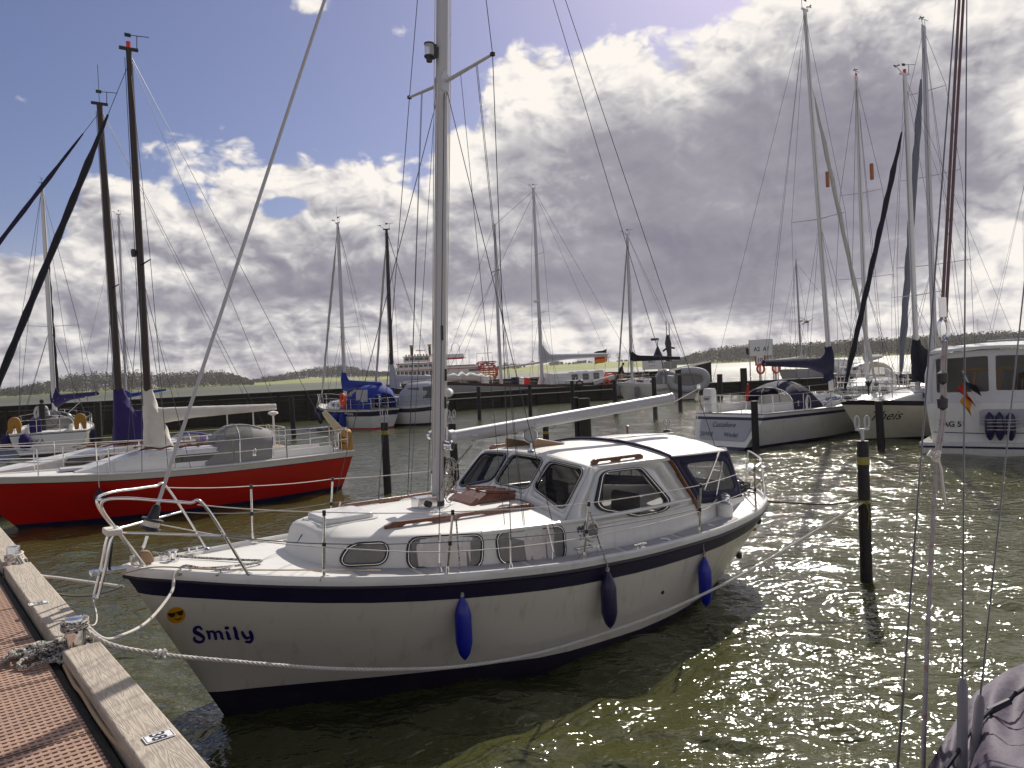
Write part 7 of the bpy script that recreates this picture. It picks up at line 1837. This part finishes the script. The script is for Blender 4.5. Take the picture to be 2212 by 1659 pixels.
# ------------------------------------------------------------------ paddle steamer
ps = thing('paddle_steamer', 'white paddle steamer with twin crowned funnels and a red stern wheel', 'ship', (-25.5, 300, 0), RAD(-4))
def bx_(name, m_, boxes, par=ps, **k):
    mb = MB()
    for c, d in boxes: mb.box(c, d)
    return mb.build(name, m_, par, 0, **k)
mb = MB(); mb.loft([[(x, y, z) for x, y in ((-17 + xo, 0), (-13, -4), (12, -4), (13, 0), (12, 4), (-13, 4))] for z, xo in ((-.5, 1.5), (.8, .3), (1.4, 0))]); mb.build('hull', 'white', ps, 0)
bx_('main_deck_house', 'glassdark', [((-6.0, 0, 2.6), (20, 6.4, 2.4)), ((8, 0, 2.6), (5, 6.2, 2.2))])
mb = MB()
for i in range(15): mb.box((-15.6 + i * 1.35, -3.7, 2.6), (.34, .25, 2.6))
mb.build('deck_column', 'white', ps, 0)['kind'] = 'stuff'
bx_('upper_deck', 'white', [((-3.0, 0, 4.0), (28, 7.8, .45)), ((-3.0, -3.8, 4.6), (28, .15, .9)), ((-9, 0, 5.2), (13, 6, 2.0)), ((4.5, -3.6, 3.2), (7, .2, 2.6))])
bx_('red_trim', 'redp', [((-3.0, -3.95, 4.05), (28, .1, .22)), ((-9, -3.1, 6.25), (13.4, .2, .25)), ((4, -3.95, 4.95), (12, .1, .3))])
bx_('upper_deck_window', 'glassdark', [((-9 + k, -3.05, 5.3), (1.1, .15, 1.0)) for k in (-5, -3.4, -1.8, -.2, 1.4, 3, 4.6)])['kind'] = 'stuff'
bx_('wheelhouse', 'white', [((-9.0, 0, 7.4), (8.6, 4.6, 1.6)), ((-8.5, 0, 8.4), (10, 5.4, .25))])
bx_('wheelhouse_window', 'glassdark', [((-9 + k, -2.35, 7.6), (1.3, .1, .8)) for k in (-3.2, -1.6, 0, 1.6, 3.2)])
for x in (-11.0, -5.0):
    mb = MB(); mb.cyl((x, 0, 8.3), (x, 0, 11.4), .42, seg=10); fn_ = mb.build('funnel', 'black', ps); mb = MB(); mb.lathe([(.45, 11.3), (.7, 12.0), (.62, 12.0), (.4, 11.4)], Matrix.Translation((x, 0, 0)), 10); mb.build('funnel_crown', simple('brass_crown', (.40, .25, .06), .4, .6), fn_)
mb = MB(); mb.lathe([(.0, 10.0), (1.7, 10.1), (1.7, 10.35), (.0, 10.4)], Matrix.Translation((-8, 0, 0)), 14); mb.box((-8, 0, 9.2), (.2, .2, 1.8)); mb.build('ring_sign', 'white', ps)
mb = MB()
for i in range(10): mb.box((-12.3 + i * .95, -2.6, 8.75), (.5, .1, .55))
mb.build('crown_railing', 'orange', ps, 0)
bx_('sun_canopy', 'redp', [((2.6, 0, 7.3), (7.4, 6, .22)), ((2.6, -3, 7.05), (7.4, .1, .3))]); bx_('canopy_post', 'white', [((x, -2.9, 5.9), (.16, .16, 2.6)) for x in (-.9, 1.5, 3.9, 6.1)])['kind'] = 'stuff'
bx_('canopy_top', 'white', [((2.6, 0, 8.0), (7.6, 6.2, 1.1))])
mb = MB(); mb.tube([(2.5, -1.6, 8.4), (2.5, -1.6, 11.2), (3.6, 0, 12.3), (4.9, -1.6, 11.2), (4.9, -1.6, 8.4)], .13, 5); mb.tube([(7.8, 0, 5), (7.8, 0, 10)], .09, 5); mb.tube([(10.5, -2, 5.4), (10.5, -2, 8.4), (15.5, -2, 8.4), (15.5, -2, 5)], .10, 5); mb.tube([(13, 0, 5), (13, 0, 10.5)], .10, 5); mb.build('aerial_arch', 'white', ps)
pw_ = MB()
for k in range(12):
    a = k * .5236; pw_.box((13.6 + 2.6 * math.cos(a), 0, 2.4 + 2.6 * math.sin(a)), (1.0, 7, .16), Matrix.Rotation(-a, 3, 'Y'))
for y in (-3.6, -1.2, 1.2, 3.6): pw_.tube([(13.6 + 3.0 * math.cos(a), y, 2.4 + 3.0 * math.sin(a)) for a in [k * .3142 for k in range(20)]], .14, 5, loop=True)
for z in (.9, 1.6, 2.3, 3.0, 3.7, 4.4, 5.1): pw_.box((13.7, -3.7, z), (5.8, .18, .34))
for x in (11.0, 12.6, 14.2, 15.8): pw_.box((x, -3.75, 3.0), (.2, .2, 5.2))
pw_.build('paddle_wheel', 'redp', ps, 0)
bx_('wheel_housing', 'redp', [((10.8, -3.4, 4.4), (.8, .3, 2.2)), ((13.6, 0, 5.7), (5.4, 7, .3))]); bx_('stern_rail', 'white', [((15, -3.8, 5.3), (7, .12, .12)), ((15, -3.8, 4.6), (7, .12, .12)), ((9.5, -3.9, 2.2), (5, .15, 1.6))])

ps.scale = (1.2, 1.2, 1.25)
# ------------------------------------------------------------------ boats beyond the right-hand berths
def px_boat(bow_px, sx_px, y0, y1): return Vector(((bow_px - 1106) / 1661 * y0, y0, 0)), Vector(((sx_px - 1106) / 1661 * y1, y1, 0))
bw_, st_ = Vector((16.2, 36.5, 0)), Vector((20.6, 42.5, 0))
yk = yacht('white_sloop', 'tall-masted white sloop with tan windowed spray hood behind the cream sloop', st_, bw_, dict(beam=3.1, zb=1.5, zm=1.25, zs=1.2, hull='gel', bands=[(.1, .16, 'navy')], cabin=dict(x0=2.6, x1=6, w=.62, h0=.55, h1=.4, win=[(3, 3.8, .15, .35, .05), (4.1, 4.9, .15, .33, .05)]),
    mast=dict(x=4.4, h=17.0, r=.11, mat='spar', spr=[(.34, 1.35), (.62, 1.0)], gear='val', wire=.009), boom=dict(len=3.6, z=1.1, rise=.1, cover=('cloth_lgrey', .25, .5, .18)), hood=dict(x0=1.5, x1=3.4, h=1.1, mat='cloth_white', zb=.25, w=.6), stanch=5))
for s_ in (1, -1):
    mb = MB(); q = yk['mp'](lerp(yk['z0'], 17.0, .62)) + Vector((-.12, s_ * 1.0, .1)); mb.tube([q, q + Vector((0, 0, .75))], .09, 8); mb.build('radar_reflector', simple('orange_brown_tube', (.30, .10, .03), .5), yk['t'])
bw_, st_ = Vector((15.7, 30.6, 0)), Vector((21.6, 36.4, 0))
yw = yacht('white_sloop', 'large sloop with a rippled grey furled sail behind the motor cruiser', st_, bw_, dict(beam=3.3, zb=1.6, zm=1.3, zs=1.3, hull='gel', bands=[(.1, .2, 'navy')], cabin=dict(x0=2.6, x1=6, w=.62, h0=.5, h1=.4), mast=dict(x=4.75, h=16.9, r=.12, mat='alu_dull', spr=[(.33, 1.45), (.58, 1.2), (.82, .75)], gear='va', wire=.008, fore=.96, furl=(simple('ripple_grey_sail', (.15, .16, .19), .8, bump=.02, bscale=6), .13, .03, .88)), boom=dict(len=4, z=1.2, cover=('sailgrey', .4, 1.2, .25)), stanch=5))
st_, bw_ = Vector((29.2, 47, 0)), Vector((37.5, 46, 0))
yz = yacht('white_sloop', 'white sloop far right with a thin mast and brown furled sail', st_, bw_, dict(beam=3.2, zb=1.6, zm=1.35, zs=1.3, hull='gel', cabin=dict(x0=2.6, x1=6, w=.62, h0=1.3, h1=.8), mast=dict(x=2.9, h=14.4, r=.11, mat='alu_dull', spr=[(.40, 1.1), (.72, .9)], gear='s', wire=.009, furl=('strake', .09, .03, .95)), boom=dict(len=3, z=1.6, cover=('cloth_lgrey', .25, .9, .2)), stanch=5))
st_, bw_ = Vector((27.0, 74, 0)), Vector((35.5, 77, 0))
yr = yacht('white_ketch', 'pale ketch with radar dome and wind charger beyond the landing stage', st_, bw_, dict(beam=3.4, zb=2.3, zm=1.9, zs=1.9, hull='shipgrey', cabin=dict(x0=2.6, x1=7, w=.62, h0=.8, h1=.6), mast=dict(x=1.1, h=12.4, r=.10, mat='alu_dull', spr=[(.42, 1.2)], gear='wr', wire=.012), boom=dict(len=3, z=.4, cover=('cloth_white', .45, .7, .3)), stanch=5))
t = thing('wind_charger', 'small dark three-bladed wind charger on the ketch mast', 'wind turbine', yworld(yr, (1.3, -.6, 6.2))); MB().cyl((-.3, .2, 0), (.1, 0, .15), .05).build('charger_arm', 'alu_dull', t); MB().cyl((.1, .3, .2), (.1, -.3, .2), .12).build('charger_body', 'greyhull', t)
for k in range(3):
    a = .5 + k * 2.094; MB().tube([(.1, -.35, .2), (.1 + .9 * math.cos(a), -.35, .2 + .9 * math.sin(a))], [.10, .03], 5, flat=.3).build('blade', 'black', t)
# grey work boat with a man standing on it
wb0, wb1 = at(1792, 838), at(1862, 836)
wk = yacht('work_boat', 'grey green work boat with a man on deck beyond the scooped sloop', wb0, wb1 + Vector((1.0, 1.5, 0)), dict(beam=3.0, stern_over=.2, bow_over=.6, zb=1.95, zm=1.35, zs=1.35, hull='greyhull', bands=[(.0, .10, 'cloth_white')], transom=.8, cabin=dict(x0=.8, x1=2.9, w=.6, h0=.55, h1=.5, slope=.9, win=[(1.1, 1.6, .18, .42, .04), (1.9, 2.4, .18, .42, .04)]), stanch=5))
def person(label, loc, rz, J, jacket, trousers, hairc='hair', cat='person'):
    """standing figure grown from a skeleton with a skin modifier; J: joint offsets"""
    m, t, b = new_mat('person_clothing'); oc = t.n.new('ShaderNodeTexCoord').outputs['Object']; sp = t.n.new('ShaderNodeSeparateXYZ'); t.l.new(oc, sp.inputs[0])
    c = t.mix(t.sstep(sp.outputs[2], .86, .90), trousers, jacket); c = t.mix(t.sstep(sp.outputs[2], 1.47, 1.49), c, (.40, .24, .17)); c = t.mix(t.sstep(sp.outputs[2], .08, .05), c, (.03, .025, .02))
    hx = t.n.new('ShaderNodeVectorMath'); t.l.new(c, b.inputs['Base Color']); setp(b, Roughness=.85)
    V_ = [(0, 0, .95), (0, .01, 1.2), (0, 0, 1.40), (0, .0, 1.50), (0, -.02, 1.62), (0, -.02, 1.74)]; r_ = [.155, .145, .15, .06, .095, .07]
    Ed = [(0, 1), (1, 2), (2, 3), (3, 4), (4, 5)]
    for s_, arm in ((1, J.get('r', ((.22, 0, 1.38), (.28, .03, 1.10), (.25, -.12, .88), (.24, -.15, .80)))), (-1, J.get('l', ((-.22, 0, 1.38), (-.28, .03, 1.10), (-.25, -.12, .88), (-.24, -.15, .80))))):
        pi = 2
        for k, q in enumerate(arm): V_.append(q); r_.append((.075, .055, .042, .045)[k]); Ed.append((pi, len(V_) - 1)); pi = len(V_) - 1
    for s_ in (1, -1):
        pi = 0
        for k, q in enumerate(((s_ * .10, 0, .86), (s_ * .12, -.02, .48), (s_ * .13, .02, .08), (s_ * .14, -.12, .04))): V_.append(q); r_.append((.095, .07, .05, .045)[k]); Ed.append((pi, len(V_) - 1)); pi = len(V_) - 1
    me = bpy.data.meshes.new('person'); me.from_pydata(V_, Ed, []); me.materials.append(m)
    o = bpy.data.objects.new('person', me); col.objects.link(o)
    sk_ = o.modifiers.new('skin', 'SKIN'); ss = o.modifiers.new('subd', 'SUBSURF'); ss.levels = ss.render_levels = 1
    for i, v in enumerate(me.skin_vertices[0].data): v.radius = (r_[i], r_[i]); v.use_root = (i == 0)
    o.location = loc; o.rotation_euler = (J.get('tilt', 0), 0, rz); tag(o, label, cat)
    h = MB(); h.lathe([(.0, .115), (.06, .10), (.095, .05), (.10, -.02), (.085, -.06)], Matrix.Translation((0, .0, 1.70)), 12); h.build('hair', hairc, o)
    return o
person('person in dark jacket standing on the grey green work boat', yworld(wk, (3.6, 0, wk['dz'](3.6) - .02)), .6, dict(l=((-.22, 0, 1.38), (-.32, -.05, 1.15), (-.20, -.25, 1.22), (-.16, -.3, 1.28))), (.03, .03, .04), (.04, .04, .05))
person('person in black bending over the fore deck of the grey hooded sloop', yworld(yh, (6.3, 0, yh['dz'](6.3) - .02)), 1.2, dict(tilt=.45, r=((.22, 0, 1.38), (.26, -.15, 1.15), (.15, -.35, 1.0), (.12, -.42, .95)), l=((-.22, 0, 1.38), (-.26, -.15, 1.15), (-.15, -.35, 1.0), (-.12, -.42, .95))), (.02, .02, .024), (.02, .02, .03))
person('person in white jacket leaning in the cockpit of the stern-on sloop', yworld(yl, (2.4, .55, 1.0)), yl['t'].rotation_euler.z - 1.2, dict(tilt=.35, r=((.22, 0, 1.38), (.30, -.12, 1.15), (.26, -.36, 1.10), (.25, -.42, 1.08))), (.60, .60, .62), (.05, .05, .10))
person('person in rust jacket sitting behind the clear window of the motor cruiser', ag.location + Matrix.Rotation(ag.rotation_euler.z, 3, 'Z') @ Vector((1.5, -.75, .82)), ag.rotation_euler.z + 1.6, {}, (.16, .05, .035), (.03, .03, .04))

# ------------------------------------------------------------------ covered sailing boat in the right foreground
cb = thing('covered_sailboat', 'sailing boat under a violet grey tarpaulin at the lower right corner', 'sailboat', (0, 0, 0))
hem = [(1978, 1690, 2.55), (2012, 1640, 2.62), (2038, 1596, 2.75), (2070, 1545, 2.95), (2106, 1500, 3.15), (2150, 1468, 3.3), (2215, 1428, 3.5), (2330, 1375, 3.8)]
mid = [(1995, 1720, 2.45), (2024, 1690, 2.50), (2060, 1640, 2.58), (2096, 1585, 2.72), (2140, 1540, 2.85), (2190, 1508, 2.98), (2250, 1470, 3.12), (2360, 1420, 3.4)]
rid = [(2030, 1830, 2.05), (2080, 1800, 2.08), (2130, 1740, 2.12), (2180, 1680, 2.2), (2230, 1640, 2.3), (2290, 1600, 2.4), (2370, 1550, 2.5), (2480, 1500, 2.7)]
def up_(P): return smoothpath([aty(*q) for q in P], 5)
H_, Mi, Ri = up_(hem), up_(mid), up_(rid)
mb = MB(); rows = []
for i in range(len(H_)):
    a, m_, r_ = H_[i], Mi[i], Ri[i]
    row = []
    for k in range(13):
        u = k / 12
        p = a.lerp(m_, u * 2) if u < .5 else m_.lerp(r_, (u - .5) * 2)
        p = p + Vector((0, 0, .035 * math.sin(i * .55 + u * 7) * math.sin(math.pi * min(1, u * 1.1)) + .02 * noise.noise(p * 3) - .03 * math.sin(math.pi * u)))
        row.append(p)
    row += [r_ + Vector((1.6, -.9, -.75)), r_ + Vector((1.7, -.95, -1.2))]
    rows.append([a + Vector((.05, -.02, -.12))] + row)
mb.loft(rows, False); tp_ = mb.build('tarpaulin', 'tarp', cb, 60)
so = tp_.modifiers.new('thickness', 'SOLIDIFY'); so.thickness = .006
mb = MB(); mb.tube([p + Vector((0, -.012, .02)) for p in Mi], .0075, 6); mb.build('lacing_cord', 'cloth_black', tp_)
q = aty(2158, 1530, 2.86); mb = MB(); mb.tube([q + Vector((-.05, -.02, .0)), q + Vector((.03, -.02, .035))], [.014, .012], 6); mb.tube([q + Vector((.03, -.02, .035)), q + Vector((.055, -.02, .07))], .006, 5); mb.build('toggle', 'strake', tp_)
mb = MB()
rows = [[a + Vector((.18, .0, -.06)), a + Vector((.25, -.05, -.5)), a + Vector((.5, -.2, -1.5)), a + Vector((2.2, -1.2, -1.6)), a + Vector((2.2, -1.2, -.5))] for a in H_[::4]]
mb.loft(rows, True); mb.build('hull', 'gel', cb, 30)
mh_ = aty(2085, -520, 6.2)
for (bx0, by0, bd), (tx, ty, td), r_ in (((2078, 1690, 2.55), (2090, -260, 5.2), .0034), ((2098, 1690, 2.6), (2262, 150, 4.6), .0034), ((1930, 1780, 2.7), (2084, -260, 5.4), .0042)):
    a, b_ = aty(bx0, by0, bd), aty(tx, ty, td); mb = MB(); mb.tube([a, b_], r_, 6); mb.build('shroud', 'wire', cb)
    if bx0 > 2000:
        k = .34 if bx0 < 2090 else .30
        d_ = (b_ - a).normalized(); mb = MB(); mb.tube([a, a + d_ * (k - .03), a + d_ * k], [.017, .0165, .010], 12); mb.build('turnbuckle_cover', simple('grey_pvc_cover', (.20, .18, .185), .5), cb)
a = aty(2079, 1672, 2.56); mb = MB(); mb.tube([a + Vector((-.05, -.03, -.03)), a + Vector((.07, -.05, .01)), a + Vector((.10, -.03, -.05))], [.03, .05, .03], 8); mb.build('cover_boot', 'cloth_navy', cb)
sk0 = aty(2037, 690, 3.5)
mb = MB(); mb.tube([sk0 + Vector((-.006, 0, .0)), aty(2081, -160, 4.6)], .0075, 7); mb.tube([sk0 + Vector((.013, 0, .01)), aty(2090, -160, 4.6)], .0075, 7); mb.build('backstay_line', 'stay_brown', cb)
mb = MB(); mb.tube([sk0 + Vector((.022 * math.sin(a_), 0, -.045 + .05 * math.cos(a_))) for a_ in [k * .4488 for k in range(14)]], .008, 6, loop=True); mb.cyl(sk0 + Vector((0, 0, .01)), sk0 + Vector((0, 0, .10)), .016); mb.build('shackle', 'steel', cb)
P1 = smoothpath([sk0 + Vector((0, 0, -.1)), aty(2036, 800, 3.42), aty(2034, 900, 3.36), aty(2022, 985, 3.3)], 6)
mb = MB(); mb.tube(P1, .0085, 8); mb.tube([p + Vector((.016, .008, 0)) for p in P1], .0075, 8); mb.build('tackle_rope', 'redfleck', cb, 60)
P2 = smoothpath([aty(2024, 980, 3.3), aty(2014, 1130, 3.2), aty(2002, 1380, 3.0), aty(1990, 1740, 2.7)], 6)
mb = MB(); mb.tube(P2, .0062, 8); mb.tube([p + Vector((.009, .006, 0)) for p in P2], .0055, 8); mb.build('tackle_rope', 'redfleck', cb, 60)
kc = aty(2021, 985, 3.28); mb = MB()
for k in range(4): mb.tube([kc + Vector((.014 * math.cos(a_) + .002 * k, .012 * math.sin(a_), .007 * k - .012 + .01 * math.sin(a_ + k))) for a_ in [j * .5236 for j in range(12)]], .0055, 6, loop=True)
mb.tube([kc, kc + Vector((-.02, 0, .02)), kc + Vector((-.03, 0, .0))], .009, 6)
mb.tube(smoothpath([kc, aty(2032, 1010, 3.28), aty(2036, 1045, 3.27), aty(2042, 1088, 3.26)], 4), [.006] * 13, 6); mb.build('tackle_knot', 'ropew', cb, 60)
for y_ in (815, 870):
    c = aty(2036, y_, 3.36); mb = MB(); mb.lathe([(.0, -.035), (.02, -.022), (.022, .018), (.0, .035)], Matrix.Translation(c), 10); mb.build('tackle_block', 'black', cb)

# ------------------------------------------------------------------ sea air
mb = MB(); mb.box((0, 1250, 26), (5200, 2900, 68)); hz = mb.build('haze', 'white', None, 0); hz['kind'] = 'stuff'
hm = bpy.data.materials.new('sea_haze'); hm.use_nodes = True; t = NT(hm.node_tree); t.n.clear()
pv = t.n.new('ShaderNodeVolumePrincipled'); pv.inputs['Color'].default_value = (.80, .78, .82, 1); pv.inputs['Density'].default_value = .00009; pv.inputs['Anisotropy'].default_value = .45
ou = t.n.new('ShaderNodeOutputMaterial'); t.l.new(pv.outputs[0], ou.inputs['Volume'])
hz.data.materials.clear(); hz.data.materials.append(hm)
